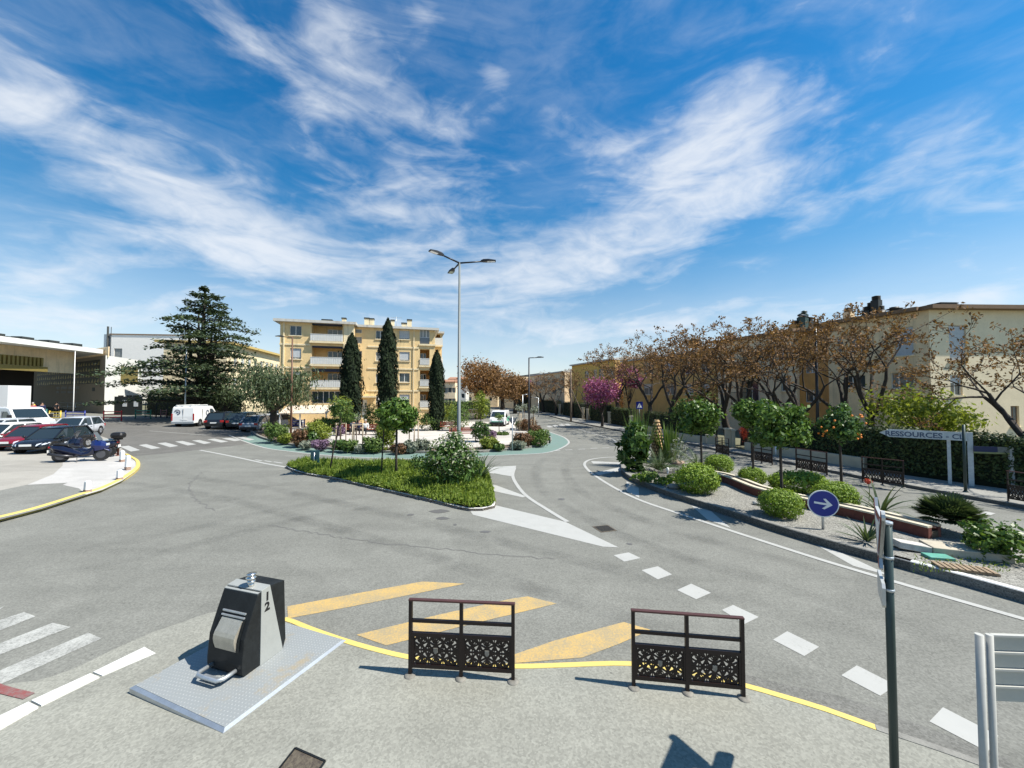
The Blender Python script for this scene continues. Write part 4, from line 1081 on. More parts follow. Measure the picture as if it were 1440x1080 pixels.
# ================================================================ NEAR OBJECTS
M_WOODB = mat('dark_brown_metal', (.012, .0062, .006), .42, .1, var=.2, scale=12)
M_TOPRAIL = mat('red_brown_metal', (.075, .032, .028), .35, .1, var=.15, scale=10)
M_CAST = mat('cast_base', (.20, .19, .165), .75, .2, var=.35, scale=14)

def clip_seg(a, b, w, h):
    t0, t1 = 0.0, 1.0; dx, dz = b[0] - a[0], b[1] - a[1]
    for p, q in ((-dx, a[0]), (dx, w - a[0]), (-dz, a[1]), (dz, h - a[1])):
        if abs(p) < 1e-9:
            if q < 0: return None
        else:
            r = q / p
            if p < 0: t0 = max(t0, r)
            else: t1 = min(t1, r)
    return None if t0 >= t1 - 1e-4 else ((a[0] + dx * t0, a[1] + dz * t0), (a[0] + dx * t1, a[1] + dz * t1))
def lace(w, h):
    """pierced sheet: star lattice of crossing bars with rings and petals"""
    mb = MB(); T = .010; y = [0.0]
    def seg(a, b, wd):
        c = clip_seg(a, b, w, h)
        if not c: return
        y[0] += .00003
        mb.bar((c[0][0], y[0], c[0][1]), (c[1][0], y[0], c[1][1]), T, wd, up=(0, 1, 0)) if False else _flat(c, wd)
    def _flat(c, wd):
        a, b = Vector((c[0][0], 0, c[0][1])), Vector((c[1][0], 0, c[1][1])); d = (b - a)
        if d.length < .004: return
        d.normalize(); n = Vector((-d.z, 0, d.x)) * wd / 2; e = Vector((0, T / 2 + y[0], 0))
        vs = [a + n - e, a - n - e, b - n - e, b + n - e, a + n + e, a - n + e, b - n + e, b + n + e]
        mb.add(vs, [(0, 1, 2, 3), (7, 6, 5, 4), (0, 4, 5, 1), (1, 5, 6, 2), (2, 6, 7, 3), (3, 7, 4, 0)])
    cx = w / 2; cz = h / 2
    sp = w / 6.0
    for ang, s_, wd in ((62, sp * .90, .022), (-62, sp * .90, .022), (28, sp * 1.02, .020), (-28, sp * 1.02, .020)):
        d = (math.cos(R(ang)), math.sin(R(ang))); nx, nz = -d[1], d[0]
        for k in range(-8, 9):
            o = (cx + nx * s_ * (k + .5), cz + nz * s_ * (k + .5))
            seg((o[0] - d[0] * 2, o[1] - d[1] * 2), (o[0] + d[0] * 2, o[1] + d[1] * 2), wd)
    for i in range(7): seg((w * i / 6, 0), (w * i / 6, h), .013)
    seg((0, cz), (w, cz), .02)
    for fx in (1 / 6, .5, 5 / 6, 1 / 3, 2 / 3):
        for fz in ((.5,) if fx in (1 / 3, 2 / 3) else (.12, .88)):
            ox, oz = w * fx, h * fz; r = h * .13
            for q in range(12):
                a0, a1 = q * math.pi / 6, (q + 1) * math.pi / 6
                seg((ox + r * math.cos(a0), oz + r * math.sin(a0)), (ox + r * math.cos(a1), oz + r * math.sin(a1)), .012)
    return mb
def barrier(label, W_, H_, loc, rz):
    t = thing('lace_barrier', label, 'barrier', loc, rz, 'brown lace panel street barriers')
    ps = .042
    for i, x in enumerate((0, W_ / 2, W_)):
        mb = MB(); mb.span((x - ps / 2, -ps / 2, -.02), (x + ps / 2, ps / 2, H_)); p = mb.build('post', M_WOODB, t)
        f = MB(); f.lathe([(.001, .022), (.035, .024), (.06, .016), (.072, .004), (.074, -.01)], (x, -.012, 0), 14); f.build('foot', M_CAST, p)
    z1 = H_ * .555; zm = H_ * .735; z0 = H_ * .135
    mb = MB(); mb.span((-ps / 2 - .004, -.026, H_), (W_ + ps / 2 + .004, .026, H_ + .024)); bevel(mb.build('top_rail', M_TOPRAIL, t), .006)
    for k in range(2):
        xa = k * W_ / 2 + ps / 2; xb = (k + 1) * W_ / 2 - ps / 2
        mb = MB(); mb.span((xa, -.016, zm - .019), (xb, .016, zm + .019)); mb.build('middle_rail', M_WOODB, t)
        mb = MB()
        mb.span((xa, -.02, z1 - .022), (xb, .02, z1 + .022)); mb.span((xa, -.02, z0 - .022), (xb, .02, z0 + .022))
        mb.span((xa, -.017, z0 + .022), (xa + .026, .017, z1 - .022)); mb.span((xb - .026, -.017, z0 + .022), (xb, .017, z1 - .022))
        fr = mb.build('panel_frame', M_WOODB, t)
        w, h = xb - xa - .05, z1 - z0 - .04
        mb = lace(w, h); mb.shift((xa + .025, 0, z0 + .02)); pan = mb.build('lace_panel', M_WOODB, fr, fixn=False)
        cx, cz = (xa + xb) / 2, (z0 + z1) / 2
        mb = MB(); sh = [(-.026, .034), (.026, .034), (.026, -.006), (.014, -.03), (0, -.04), (-.014, -.03), (-.026, -.006)]
        M = Matrix.Translation((cx, 0, cz)) @ Matrix.Rotation(R(90), 4, 'X'); mb.prism(sh, -.014, .014, M); mb.build('crest', M_CAST, fr)
    return t
def place_pts(a, b): d = b - a; return d.length, math.atan2(d.y, d.x)
a, b = P(577, 949, PZ), P(721.5, 957.5, PZ); Wb, rz = place_pts(a, b); Hb = A(577, 842, a.y).z - PZ - .02
bar0 = barrier('brown lace panel barrier on the near pavement, the one nearer the waste container', Wb, Hb, tuple(a), rz)
a, b = P(891, 966, PZ), P(1045, 981, PZ); W2_, rz2 = place_pts(a, b)
dup(bar0, tuple(a), rz2, 'brown lace panel barrier on the near pavement, the one nearer the tall sign pole', (W2_ / Wb, 1, (A(891, 857, a.y).z - PZ - .02) / Hb))
for (x0, y0, x1, y1, lb) in ((1007, 638, 1025, 642, 'far lace barrier by the beige gate pillar on the opposite sidewalk'), (1057, 649, 1086, 654.5, 'lace barrier on the opposite sidewalk behind the middle citrus stem'), (1120, 661, 1163, 669.5, 'lace barrier on the opposite sidewalk behind the yellow green cushion'),
                             (1213, 678, 1271, 686, 'lace barrier on the opposite sidewalk right of the orange tree'), (1418, 706, 1478, 717, 'lace barrier cut by the right edge of the photo')):
    a, b = P(x0, y0, .12), P(x1, y1, .12); w_, rz2 = place_pts(a, b)
    dup(bar0, tuple(a), rz2, lb, (w_ / Wb, 1, 1.0 / Hb))

# ---- waste container on its steel plate
Lq, Bq, Rq = P(182, 966, .12), P(314, 1029, .12), P(487, 899, .12); Kq = Lq + Rq - Bq
M_TREAD = mat('tread_plate', (.36, .375, .37), .55, .12, var=.18, scale=5)
T = NT(M_TREAD.node_tree); bs = T.n['Principled BSDF']; tcv = T.new('ShaderNodeTexCoord').outputs['Object']
mp = T.new('ShaderNodeMapping'); mp.inputs['Rotation'].default_value = (0, 0, R(12)); T.l.new(tcv, mp.inputs[0])
wv = T.new('ShaderNodeTexVoronoi'); wv.inputs['Scale'].default_value = 22; wv.inputs['Randomness'].default_value = .05; T.l.new(mp.outputs[0], wv.inputs['Vector'])
bn = T.new('ShaderNodeBump'); bn.inputs['Strength'].default_value = .8; bn.inputs['Distance'].default_value = .006; T.l.new(T.maprange(wv.outputs['Distance'], .1, .35, 1, 0), bn.inputs['Height']); T.l.new(bn.outputs[0], bs.inputs['Normal'])
rust = T.noise(tcv, 2.2, 6, .7); old = bs.inputs['Base Color'].links[0].from_socket
T.l.new(T.mix(T.maprange(rust, .56, .72), T.mix(T.maprange(wv.outputs['Distance'], .12, .4), old, (.25, .265, .265, 1)), (.30, .26, .19, 1)), bs.inputs['Base Color'])
t = thing('steel_plate', 'grey steel tread plate set in the pavement under the waste container', 'metal plate', tuple((Lq + Rq) / 2 - Vector((0, 0, .12))))
o0 = Vector(t.location)
def inset(pts, k):
    c = sum(pts, Vector()) / len(pts); return [c + (p - c) * k for p in pts]
mb = MB(); q = [Lq, Bq, Rq, Kq]; qi = inset(q, .955)
mb.prism([tuple((p - o0).xy) for p in qi], .06, .128); mb.build('tread_panel', M_TREAD, t)
mb = MB()
for i in range(4):
    a, b, c, d = q[i] - o0, q[(i + 1) % 4] - o0, qi[(i + 1) % 4] - o0, qi[i] - o0
    za, zi = .105, .124
    mb.add([(a.x, a.y, za), (b.x, b.y, za), (c.x, c.y, zi), (d.x, d.y, zi), (a.x, a.y, .05), (b.x, b.y, .05)], [(0, 1, 2, 3), (0, 4, 5, 1)])
mb.build('edge_frame', M_GALV, t)
CZ = .128
FL, FR, RR = P(291, 941, CZ), P(340, 955, CZ), P(404, 914, CZ)
cw, crz = place_pts(FL, FR); cd = (RR - FR).length
M_CB = mat('container_black', (.012, .014, .015), .5, .0, var=.45, scale=5, spec=.22)
M_CW = mat('container_grey_white', (.29, .30, .285), .45, .05, var=.08, scale=5)
M_STEEL = mat('worn_stainless', (.50, .46, .38), .5, .6, var=.2, scale=7)
t = thing('waste_container', 'black and grey street waste container numbered 12 with steel hatch and foot pedal', 'waste container', tuple(FL), crz)
Wc, Dc = cw, cd
Mx = Matrix(((0, 0, 1, 0), (1, 0, 0, 0), (0, 1, 0, 0), (0, 0, 0, 1)))     # (y, z) outline swept along x
HT = A(367, 832, P(366, 938, CZ).y).z - CZ
u1 = .41 * Dc
front = [(.03, 0), (.0, .05), (-.005, .16), (.02, .45), (.09, .68 * HT / 1.0), (u1 - .05, HT - .03), (u1, HT - .005), (u1, 0)]
mb = MB(); mb.prism(front, 0, Wc, Mx); bevel(mb.build('front_shell', M_CB, t), .012, 3)
zb = HT + .015
mid = [(u1, 0), (u1, HT), (u1 + .21 * Dc, zb), (Dc * .985, 0)]
mb = MB(); mb.prism(mid, -.004, Wc + .004, Mx); bevel(mb.build('middle_shell', M_CW, t), .004)
rear = [(Dc * .985 + .003, .0), (u1 + .21 * Dc + .003, zb - .006), (Dc * 1.0, zb - .035), (Dc * 1.06, .12)]
mb = MB(); mb.prism(rear, 0, Wc, Mx); bevel(mb.build('rear_shell', M_CB, t), .006)
# hatch in the front face
hx0, hx1 = Wc * .20, Wc * .86
fr = MB()
def fy(z): 
    pr = front[1:7]
    for i in range(len(pr) - 1):
        if pr[i][1] <= z <= pr[i + 1][1]: k = (z - pr[i][1]) / (pr[i + 1][1] - pr[i][1]); return pr[i][0] + (pr[i + 1][0] - pr[i][0]) * k
    return 0
za, zm_, zc_ = .30, .54, .64
drum = MB(); rows = []
for k in range(9):
    s_ = k / 8; z = za + (zc_ - za) * s_; yy = fy(z) - .012 - .045 * math.sin(math.pi * min(1, s_ * 1.0)) * (1 if s_ < .75 else .8); rows.append((yy, z))
outl = rows + [(fy(zc_) + .03, zc_), (fy(za) + .03, za)]
drum.prism(outl, hx0 + .02, hx1 - .02, Mx); drum.build('hatch', M_STEEL, t)
for z in (.665, .71):
    mb = MB(); mb.bar((hx0, fy(z) - .010, z), (hx1, fy(z) - .010, z), .02, .022); bevel(mb.build('hatch_bar', M_GALV, t), .004)
mb = MB(); sx_ = .012
for (x0, x1) in ((hx0 - .012, hx0 + .004), (hx1 - .004, hx1 + .012)):
    for k in range(8): 
        z0_, z1_ = za + (zc_ - za) * k / 8, za + (zc_ - za) * (k + 1) / 8
        mb.bar(((x0 + x1) / 2, fy(z0_) - .008, z0_), ((x0 + x1) / 2, fy(z1_) - .008, z1_), .016, .02)
mb.build('hatch_frame', M_CB, t)
# foot pedal
mb = MB(); y0 = -.20; z0_ = .085
mb.tube([(.10, .04, z0_), (.09, y0 + .05, z0_), (.13, y0, z0_), (Wc - .14, y0, z0_), (Wc - .10, y0 + .05, z0_), (Wc - .09, .04, z0_)], .024, 9)
mb.span((.15, y0 + .03, z0_ - .045), (Wc - .16, y0 + .085, z0_ - .03))
mb.build('foot_pedal', M_GALV, t)
# light roof cap and level sensor
mb = MB(); mb.add([(.004, u1 - .045, HT - .02), (Wc - .004, u1 - .045, HT - .02), (Wc + .004, u1 + .21 * Dc, zb + .004), (-.004, u1 + .21 * Dc, zb + .004), (.004, u1 - .045, HT - .05), (Wc - .004, u1 - .045, HT - .05)], [(0, 1, 2, 3), (0, 4, 5, 1)]); mb.build('roof_cap', M_CW, t)
sy = u1 + .05
mb = MB()
mb.cyl((Wc * .60, sy, HT), (Wc * .60, sy, HT + .05), .034, 12)
mb.lathe([(.02, 0), (.05, .012), (.052, .03), (.03, .04), (.022, .055), (.06, .06), (.066, .078), (.03, .088), (.024, .10), (.054, .106), (.058, .122), (.001, .128)], (Wc * .60, sy, HT + .045), 16)
mb.build('level_sensor', M_CHROME, t)
def text_obj(name, body, size, m, parent, loc, rot, ext=.002, align='CENTER', bold=0.0):
    cu = bpy.data.curves.new(name, 'FONT'); cu.body = body; cu.size = size; cu.extrude = ext; cu.offset = bold; cu.align_x = align; cu.align_y = 'CENTER'
    cu.resolution_u = 3
    tmp = bpy.data.objects.new(name, cu); COL.objects.link(tmp)
    dg = bpy.context.evaluated_depsgraph_get(); me = bpy.data.meshes.new_from_object(tmp.evaluated_get(dg))
    bpy.data.objects.remove(tmp); bpy.data.curves.remove(cu)
    me.materials.clear(); me.materials.append(m)
    o = bpy.data.objects.new(name, me); COL.objects.link(o); o.location = loc; o.rotation_euler = rot
    if parent is not None: o.parent = parent
    return o
M_INK = mat('black_ink', (.008, .008, .009), .6)
for ch, z in (('1', HT - .115), ('2', HT - .245)):
    text_obj('number', ch, .15, M_INK, t, (Wc + .0055, u1 + .085, z), (R(90), 0, R(90)), .0015, bold=.006)

# ---- manhole cover at the lower edge and the road gully
q = [P(415, 1052, PZ), P(458, 1071, PZ), P(420, 1128, PZ)]; q.append(q[0] + q[2] - q[1])
M_IRON = mat('cast_iron', (.055, .043, .040), .7, .5, var=.7, scale=25, col2=(.20, .17, .12), bump=.8, bscale=70)
t = thing('manhole_cover', 'rusty square manhole cover in the near pavement', 'manhole cover', tuple(sum(q, Vector()) / 4 - Vector((0, 0, .004))))
o0 = Vector(t.location)
mb = MB(); mb.prism([tuple((p - o0).xy) for p in inset(q, .93)], -.02, .009); mb.build('cover', M_IRON, t)
mb = MB(); qq = inset(q, .945)
for i in range(4): mb.bar((q[i] - o0) * .975 + Vector((0, 0, 0)), (q[(i + 1) % 4] - o0) * .975, .018, .024)
mb.build('frame', M_CB, t)
c = P(850, 743.5); t = thing('road_gully', 'dark square gully cover in the road near the white chevron tip', 'drain cover', tuple(c), .3)
mb = MB(); mb.span((-.24, -.24, 0), (.24, .24, .007)); mb.build('frame', M_IRON, t)
mb = MB()
for i in range(6): mb.span((-.2, -.19 + i * .068, .0072), (.2, -.15 + i * .068, .012))
mb.build('grate', M_CB, t)

# ---- tall give-way sign on the dark pole, seen almost edge on
M_SRED = mat('sign_red', (.24, .018, .02), .4); M_SWHITE = mat('sign_white', (.74, .74, .72), .4); M_SBACK = mat('sign_back', (.50, .51, .50), .45, .5, var=.1)
M_SBLUE = mat('sign_blue', (.018, .030, .22), .35); M_TEAL = mat('teal_back', (.035, .135, .15), .45)
pl = Vector((.966 * 3.42, 3.42, PZ)); ztop = A(1240, 736, 3.42).z
t = thing('give_way_sign', 'give way sign with plate on a tall dark pole, seen edge on at the right', 'road sign', tuple(pl))
mb = MB(); mb.tube([(0, 0, -.02), (0, 0, ztop - PZ)], .031, 14); mb.build('pole', M_DGREEN, t)
wv_ = Vector((.63, .777, 0)).normalized(); nv = Vector((-wv_.y, wv_.x, 0))
Ms = Matrix((wv_, Vector((0, 0, 1)), nv)).transposed().to_4x4()
def rtri(w, h, r=.05):
    out = []; base = [(-w / 2, 0), (w / 2, 0), (0, -h)]
    c = Vector((0, -h / 3))
    for (x, z) in base:
        p = Vector((x, z)); d = (c - p).normalized(); q = p + d * r * 2
        a0 = math.atan2(-d.y, -d.x)
        for k in range(5): a = a0 + (k - 2) * R(30); out.append((q.x + r * math.cos(a), q.y + r * math.sin(a)))
    return out
zt = A(1228, 713, 3.34).z - PZ
def put(M0, v): return Matrix.Translation(v) @ M0
o_ = nv * .05
mb = MB(); mb.prism(rtri(.72, .63), -.012, .012, put(Ms, o_ + Vector((0, 0, zt)))); sg = mb.build('sign_plate', M_SBACK, t)
mb = MB(); mb.prism(rtri(.70, .61), .0125, .0145, put(Ms, o_ + Vector((0, 0, zt - .008)))); mb.build('red_border', M_SRED, sg)
mb = MB(); mb.prism(rtri(.46, .40, .03), .015, .017, put(Ms, o_ + Vector((0, 0, zt - .09)))); mb.build('white_centre', M_SWHITE, sg)
mb = MB(); mb.prism([(-.2, 0), (-.17, .03), (.17, .03), (.2, 0), (.2, -.14), (.17, -.17), (-.17, -.17), (-.2, -.14)], -.011, .011, put(Ms, o_ + Vector((0, 0, zt - .67)))); mb.build('lower_plate', M_SBACK, t)
for z in (zt - .16, zt - .46, zt - .74): mb = MB(); mb.tube([(0, 0, z - .012), (0, 0, z + .012)], .036, 14); mb.bar((0, 0, z), nv * .045 + Vector((0, 0, z)), .03, .02); mb.build('clamp', M_GALV, t)

# ---- direction sign at the lower right, seen from behind
t = thing('direction_sign', 'back of a slatted grey direction sign on twin aluminium posts at lower right', 'road sign', (3.04, 2.55, PZ), -.06)
zt = A(1366, 893, 2.55).z - PZ
for x in (0, .062, 1.3, 1.362):
    mb = MB(); mb.tube([(x, 0, -.02), (x, 0, zt + .005)], .021 if x in (0, 1.362) else .018, 12); mb.build('post', mat('pale_aluminium', (.42, .415, .38), .55, .1, var=.08), t)
pb = mat('sign_back_grey', (.40, .395, .35), .6, .0, var=.06, scale=3)
for i in range(4):
    mb = MB(); z1 = zt - i * .108; mb.span((.09, .018, z1 - .104), (1.27, .028, z1)); mb.build('sign_slat', pb, t)
    mb = MB(); mb.span((.088, .002, z1 - .012), (1.272, .017, z1 + .001)); mb.build('slat_rail', mat('pale_aluminium', (.5, .5, .5)), t)

# ---- blue arrow sign
b = IS(1158, 744); zc = A(1157, 708, b.y).z
t = thing('keep_right_sign', 'round blue sign with a white arrow pointing right on the gravel island', 'road sign', (b.x, b.y, IZ - .02), R(-16))
mb = MB(); mb.tube([(0, .02, 0), (0, .02, zc - IZ + .2)], .03, 10); mb.build('post', M_GALV, t)
r_ = 18.6 / F * b.y; zz = zc - IZ + .02
mb = MB(); mb.cyl((0, -.004, zz), (0, -.026, zz), r_, 40); mb.build('sign_plate', M_SWHITE, t)
mb = MB(); mb.cyl((0, -.0265, zz), (0, -.0285, zz), r_ * .93, 40); mb.build('blue_disc', M_SBLUE, t)
ar = [(-.60, -.075), (.22, -.075), (-.06, -.36), (.10, -.40), (.58, .0), (.10, .40), (-.06, .36), (.22, .075), (-.60, .075)]
mb = MB(); mb.prism([(x * r_, z * r_) for x, z in ar], .029, .031, Matrix.Translation((0, 0, zz)) @ Matrix.Rotation(R(90), 4, 'X') @ Matrix.Rotation(R(-7), 4, 'Z')); mb.build('white_arrow', M_SWHITE, t)

# ---- small sign from behind at the tip of the grass island
b = P(441, 660); t = thing('square_sign', 'teal back of a small square sign at the left tip of the grass island', 'road sign', (b.x, b.y, .1), R(-24))
s_ = .60; z0 = A(440, 651, b.y).z - .1
mb = MB(); mb.tube([(0, .03, -.1), (0, .03, z0 + .5)], .03, 8); mb.build('post', M_GALV, t)
mb = MB(); mb.span((-s_ / 2, .06, z0), (s_ / 2, .075, z0 + s_)); bevel(mb.build('sign_plate', M_TEAL, t), .01)
# ---- yield sign from behind in the square
b = SQ(720.5, 633); t = thing('yield_sign', 'grey back of a triangular sign on a thin post at the right of the square', 'road sign', (b.x, b.y, .12), R(5))
z1 = A(720, 586, b.y).z - .12
mb = MB(); mb.tube([(0, 0, -.05), (0, 0, z1)], .032, 8); mb.build('post', M_GALV, t)
mb = MB(); mb.prism(rtri(.72, .63), -.01, .01, Matrix.Translation((0, .045, z1)) @ Matrix.Rotation(R(90), 4, 'X')); mb.build('sign_plate', mat('dull_zinc', (.22, .23, .24), .5, .5), t)
mb = MB(); mb.span((-.16, .03, z1 - .86), (.16, .045, z1 - .72)); mb.build('lower_plate', mat('dull_zinc', (.2, .2, .2)), t)
# ---- blue crossing sign by the hedge
b = GX(899, 37); z1 = A(899, 564.5, 37).z
t = thing('crossing_sign', 'square blue crossing sign with white triangle before the dark hedge', 'road sign', (b.x, b.y, .1), R(8))
mb = MB(); mb.tube([(0, .03, -.1), (0, .03, z1 - .1)], .03, 8); mb.build('post', M_GALV, t)
mb = MB(); mb.span((-.34, -.012, z1 - .82), (.34, .0, z1 - .12)); sg = mb.build('sign_plate', M_SBLUE, t)
mb = MB(); mb.prism([(-.25, -.22), (.25, -.22), (0, .24)], .0125, .014, Matrix.Translation((0, 0, z1 - .47)) @ Matrix.Rotation(R(90), 4, 'X')); mb.build('white_triangle', M_SWHITE, sg)
mb = MB(); mb.ball((0, -.0152, z1 - .42), .035, 8, (1, .1, 1))
mb.bar((0, -.0155, z1 - .46), (0, -.0155, z1 - .55), .03, .002, (0, 1, 0)); mb.bar((0, -.0158, z1 - .54), (-.06, -.0158, z1 - .66), .026, .002, (0, 1, 0)); mb.bar((0, -.0162, z1 - .54), (.07, -.0162, z1 - .66), .026, .002, (0, 1, 0))
mb.build('walking_figure', M_INK, sg)

# ---- the arrow board and notice board on the far sidewalk
b = P(1364, 683, .12); c = P(1336, 680, .12); yb = b.y
t = thing('arrow_board', 'weathered white arrow board pointing left with dark lettering before the hedge', 'road sign', (b.x, b.y, .12), math.atan2(c.y - b.y, c.x - b.x) + math.pi)
M_WEATH = mat('weathered_white', (.46, .50, .50), .6, var=.2, scale=6)
dist = (c - b).length
zt = A(1364, 608, yb).z - .12; zb = A(1364, 620, yb).z - .12; wl = (1360 - 1270) / F * yb * 1.0
mb = MB(); mb.span((-.03, -.06, -.02), (.11, .06, zt)); mb.build('post', M_WEATH, t)
mb = MB(); mb.span((-dist - .05, -.04, -.02), (-dist + .05, .04, zb)); mb.build('post', M_WEATH, t)
mb = MB(); mb.prism([(-.035, zb), (-.035, zt), (-wl * .88, zt), (-wl, (zt + zb) / 2), (-wl * .88, zb)], -.02, .02, Matrix.Translation((0, -.09, 0)) @ Matrix.Rotation(R(90), 4, 'X')); bd = mb.build('board', M_WEATH, t)
M_BLUEINK = mat('blue_ink', (.07, .095, .15), .6)
hb = zt - zb
text_obj('lettering', 'RESSOURCES', hb * .86, M_BLUEINK, bd, (-wl * .60, -.1115, zb + hb * .42), (R(90), 0, 0), .001, bold=.008)
text_obj('lettering', '- CL', hb * .80, M_BLUEINK, bd, (-wl * .14, -.1115, zb + hb * .42), (R(90), 0, 0), .001, bold=.006)
b2 = P(1358, 692, .12); t = thing('dark_pole', 'thin dark green pole in front of the arrow board post', 'pole', (b2.x, b2.y, .1))
mb = MB(); mb.tube([(0, 0, 0), (0, 0, A(1358, 597, b2.y).z - .1)], .045, 10); mb.build('pole', M_DGREEN, t)
mb = MB(); mb.lathe([(.075, 0), (.075, .02), (.05, .05)], (0, 0, .02), 12); mb.build('base_collar', M_DGREEN, t)
a, b = P(1372, 685, .12), P(1424, 688, .12); Lb, rz = place_pts(a, b)
t = thing('notice_board', 'low dark blue board with olive lower edge on white posts at the far right hedge', 'board', tuple(a), rz)
z1, z0 = A(1424, 629, b.y).z - .12, A(1424, 639, b.y).z - .12
mb = MB(); mb.span((Lb - .06, -.05, 0), (Lb + .07, .05, z1 + .03)); mb.build('post', M_WEATH, t)
mb = MB(); mb.span((-.02, -.03, z0 + .06), (Lb * .62, .0, z1)); mb.build('blue_panel', mat('board_blue', (.012, .022, .07), .5), t)
mb = MB(); mb.span((Lb * .62 + .003, -.03, z0 + .06), (Lb - .065, .0, z1)); mb.build('grey_panel', mat('board_grey', (.16, .17, .15), .5, var=.3, scale=10), t)
mb = MB(); mb.span((-.02, -.035, z0 - .0), (Lb - .065, .005, z0 + .057)); mb.build('lower_rail', mat('board_olive', (.22, .24, .10), .5), t)

# ---- planter, wooden cone and loose things on the island
M_BRICK = mat('planter_brick', (.14, .045, .032), .8, var=.35, scale=8)
M_COPE = mat('cream_coping', (.52, .47, .36), .8, var=.2, scale=6)
M_STONE = mat('pale_stone', (.46, .44, .40), .9, var=.3, scale=6, bump=.4)
fl = smooth_line(W2([(957, 668), (1010, 676), (1060, 696), (1105, 708), (1200, 729), (1306, 757)], IZ), .4)
t = thing('planter_wall', 'long low terracotta planter trough with cream copings along the gravel island', 'planter', (fl[0].x, fl[0].y, IZ))
def wall(nm, d0, d1, za, zb, m):
    mb = MB(); l1 = [p - Vector((fl[0].x, fl[0].y)) for p in offs(fl, d0)]; l2 = [p - Vector((fl[0].x, fl[0].y)) for p in offs(fl, d1)]; n = len(l1)
    rows = [[Vector((p.x, p.y, za)) for p in l1], [Vector((p.x, p.y, zb)) for p in l1], [Vector((p.x, p.y, zb)) for p in l2], [Vector((p.x, p.y, za)) for p in l2]]
    for r in range(3): mb.add(rows[r] + rows[r + 1], [(i, i + 1, n + i + 1, n + i) for i in range(n - 1)])
    for i in (0, n - 1): mb.add([r[i] for r in rows], [(0, 1, 2, 3)])
    return mb.build(nm, m, t)
wall('front_wall', .0, .12, -.03, .24, M_BRICK); wall('front_coping', -.025, .145, .241, .285, M_COPE)
wall('rear_wall', .36, .46, -.03, .24, M_BRICK); wall('rear_coping', .34, .48, .241, .285, M_COPE); wall('soil', .125, .355, -.02, .15, M_SOIL)
b = IS(1300, 752); t = thing('broken_tiles', 'heap of broken terracotta tiles at the end of the planter trough', 'tiles', (b.x + .05, b.y + .1, IZ))
rr = random.Random(6)
for i in range(7):
    mb = MB(); M = Matrix.Rotation(rr.uniform(0, 3), 3, 'Z') @ Matrix.Rotation(rr.uniform(-.5, .5), 3, 'X'); mb.box((rr.uniform(-.25, .3), rr.uniform(-.15, .25), .10 + .05 * rr.random() + .02 * i), (.3, .2, .03), M); mb.build('tile', mat('terracotta', (.42, .22, .15), .8, var=.25, scale=8), t)
def slab(nm, lb, cat, px, py, dims, rz, m, z=.0, tilt=(0, 0)):
    b = IS(px, py); mb = MB(); M = Matrix.Rotation(rz, 3, 'Z') @ Matrix.Rotation(tilt[0], 3, 'X') @ Matrix.Rotation(tilt[1], 3, 'Y'); mb.box((0, 0, dims[2] / 2), dims, M)
    o = mb.build(nm, m); o.location = (b.x, b.y, IZ - .015 + z); bevel(o, .012); return tag(o, lb, cat)
slab('stone_block', 'tilted pale grey stone block with dark side on the gravel near the kerb', 'stone', 1281, 772, (.55, .36, .14), -.35, M_STONE, .02, (-.06, .10))
slab('utility_cover', 'flat turquoise green utility lid in the gravel', 'utility lid', 1319, 784, (.44, .26, .06), -.22, mat('green_lid_plastic', (.10, .30, .23), .5, var=.2))
slab('stone_slab', 'long flat beige stone slab behind the green lid', 'stone', 1356, 779, (1.25, .52, .16), -.36, mat('beige_slab', (.40, .36, .28), .85, var=.2))
t = thing('wooden_grate', 'weathered wooden slat grate lying on the gravel', 'grate', tuple(IS(1356, 801)), -.38)
for i in range(9):
    mb = MB(); mb.span((-.42 + i * .095, -.16, .03), (-.355 + i * .095, .16, .05)); mb.build('slat', mat('old_wood', (.27, .20, .13), .9, var=.4, scale=12), t)
for y in (-.12, .12): mb = MB(); mb.span((-.42, y - .02, -.02), (.43, y + .02, .029)); mb.build('bearer', mat('old_wood', (.3, .2, .1)), t)
def rock(lb, px, py, r, m, seed, sq=.6):
    b = IS(px, py); rr = random.Random(seed); mb = MB(); mb.smooth = False; mb.ball((0, 0, 0), r, 10, (1.2, .9, sq))
    mb.v = [tuple(c * rr.uniform(.82, 1.12) for c in v) for v in mb.v]
    o = mb.build('rock', m); o.location = (b.x, b.y, IZ + r * sq * .5); return tag(o, lb, 'rock')
rock('pinkish flat rock beside the sago palm at the planter end', 953, 652, .3, mat('pink_rock', (.42, .30, .23), .9, var=.3), 1, .4)
rock('white stone left of the first clipped shrub', 958, 676, .24, M_STONE, 2, .35)
rock('grey stone half in shade between shrub and kerb', 949, 686, .26, M_KERB, 3, .4)
rock('small white stone on the gravel between two clipped shrubs', 1065, 709, .13, M_STONE, 4)
b = IS(939, 669); t = thing('garden_lantern', 'small white topped garden lantern among the succulents', 'lantern', (b.x, b.y, IZ))
mb = MB(); mb.tube([(0, 0, 0), (0, 0, .2)], .035, 10); mb.build('stem', M_GALV, t)
mb = MB(); mb.lathe([(.05, .2), (.06, .24), (.055, .31), (.03, .35), (.001, .36)], (0, 0, 0), 12); mb.build('head', M_SWHITE, t)
b = IS(924, 648); hgt = A(920, 587, b.y).z - IZ - .1
t = thing('wooden_cone', 'tall cone woven from pale wooden shingles standing in a round base', 'sculpture', (b.x, b.y, IZ))
M_SHING = mat('shingle_wood', (.46, .30, .15), .8, var=.35, scale=9)
core = MB(); core.lathe([(.26, .1), (.27, hgt * .45), (.19, hgt * .85), (.02, hgt + .02)], (0, 0, 0), 16); core.build('core', mat('dark_core', (.06, .035, .02), .9), t)
mb = MB(); rr = random.Random(9); rows_ = 13
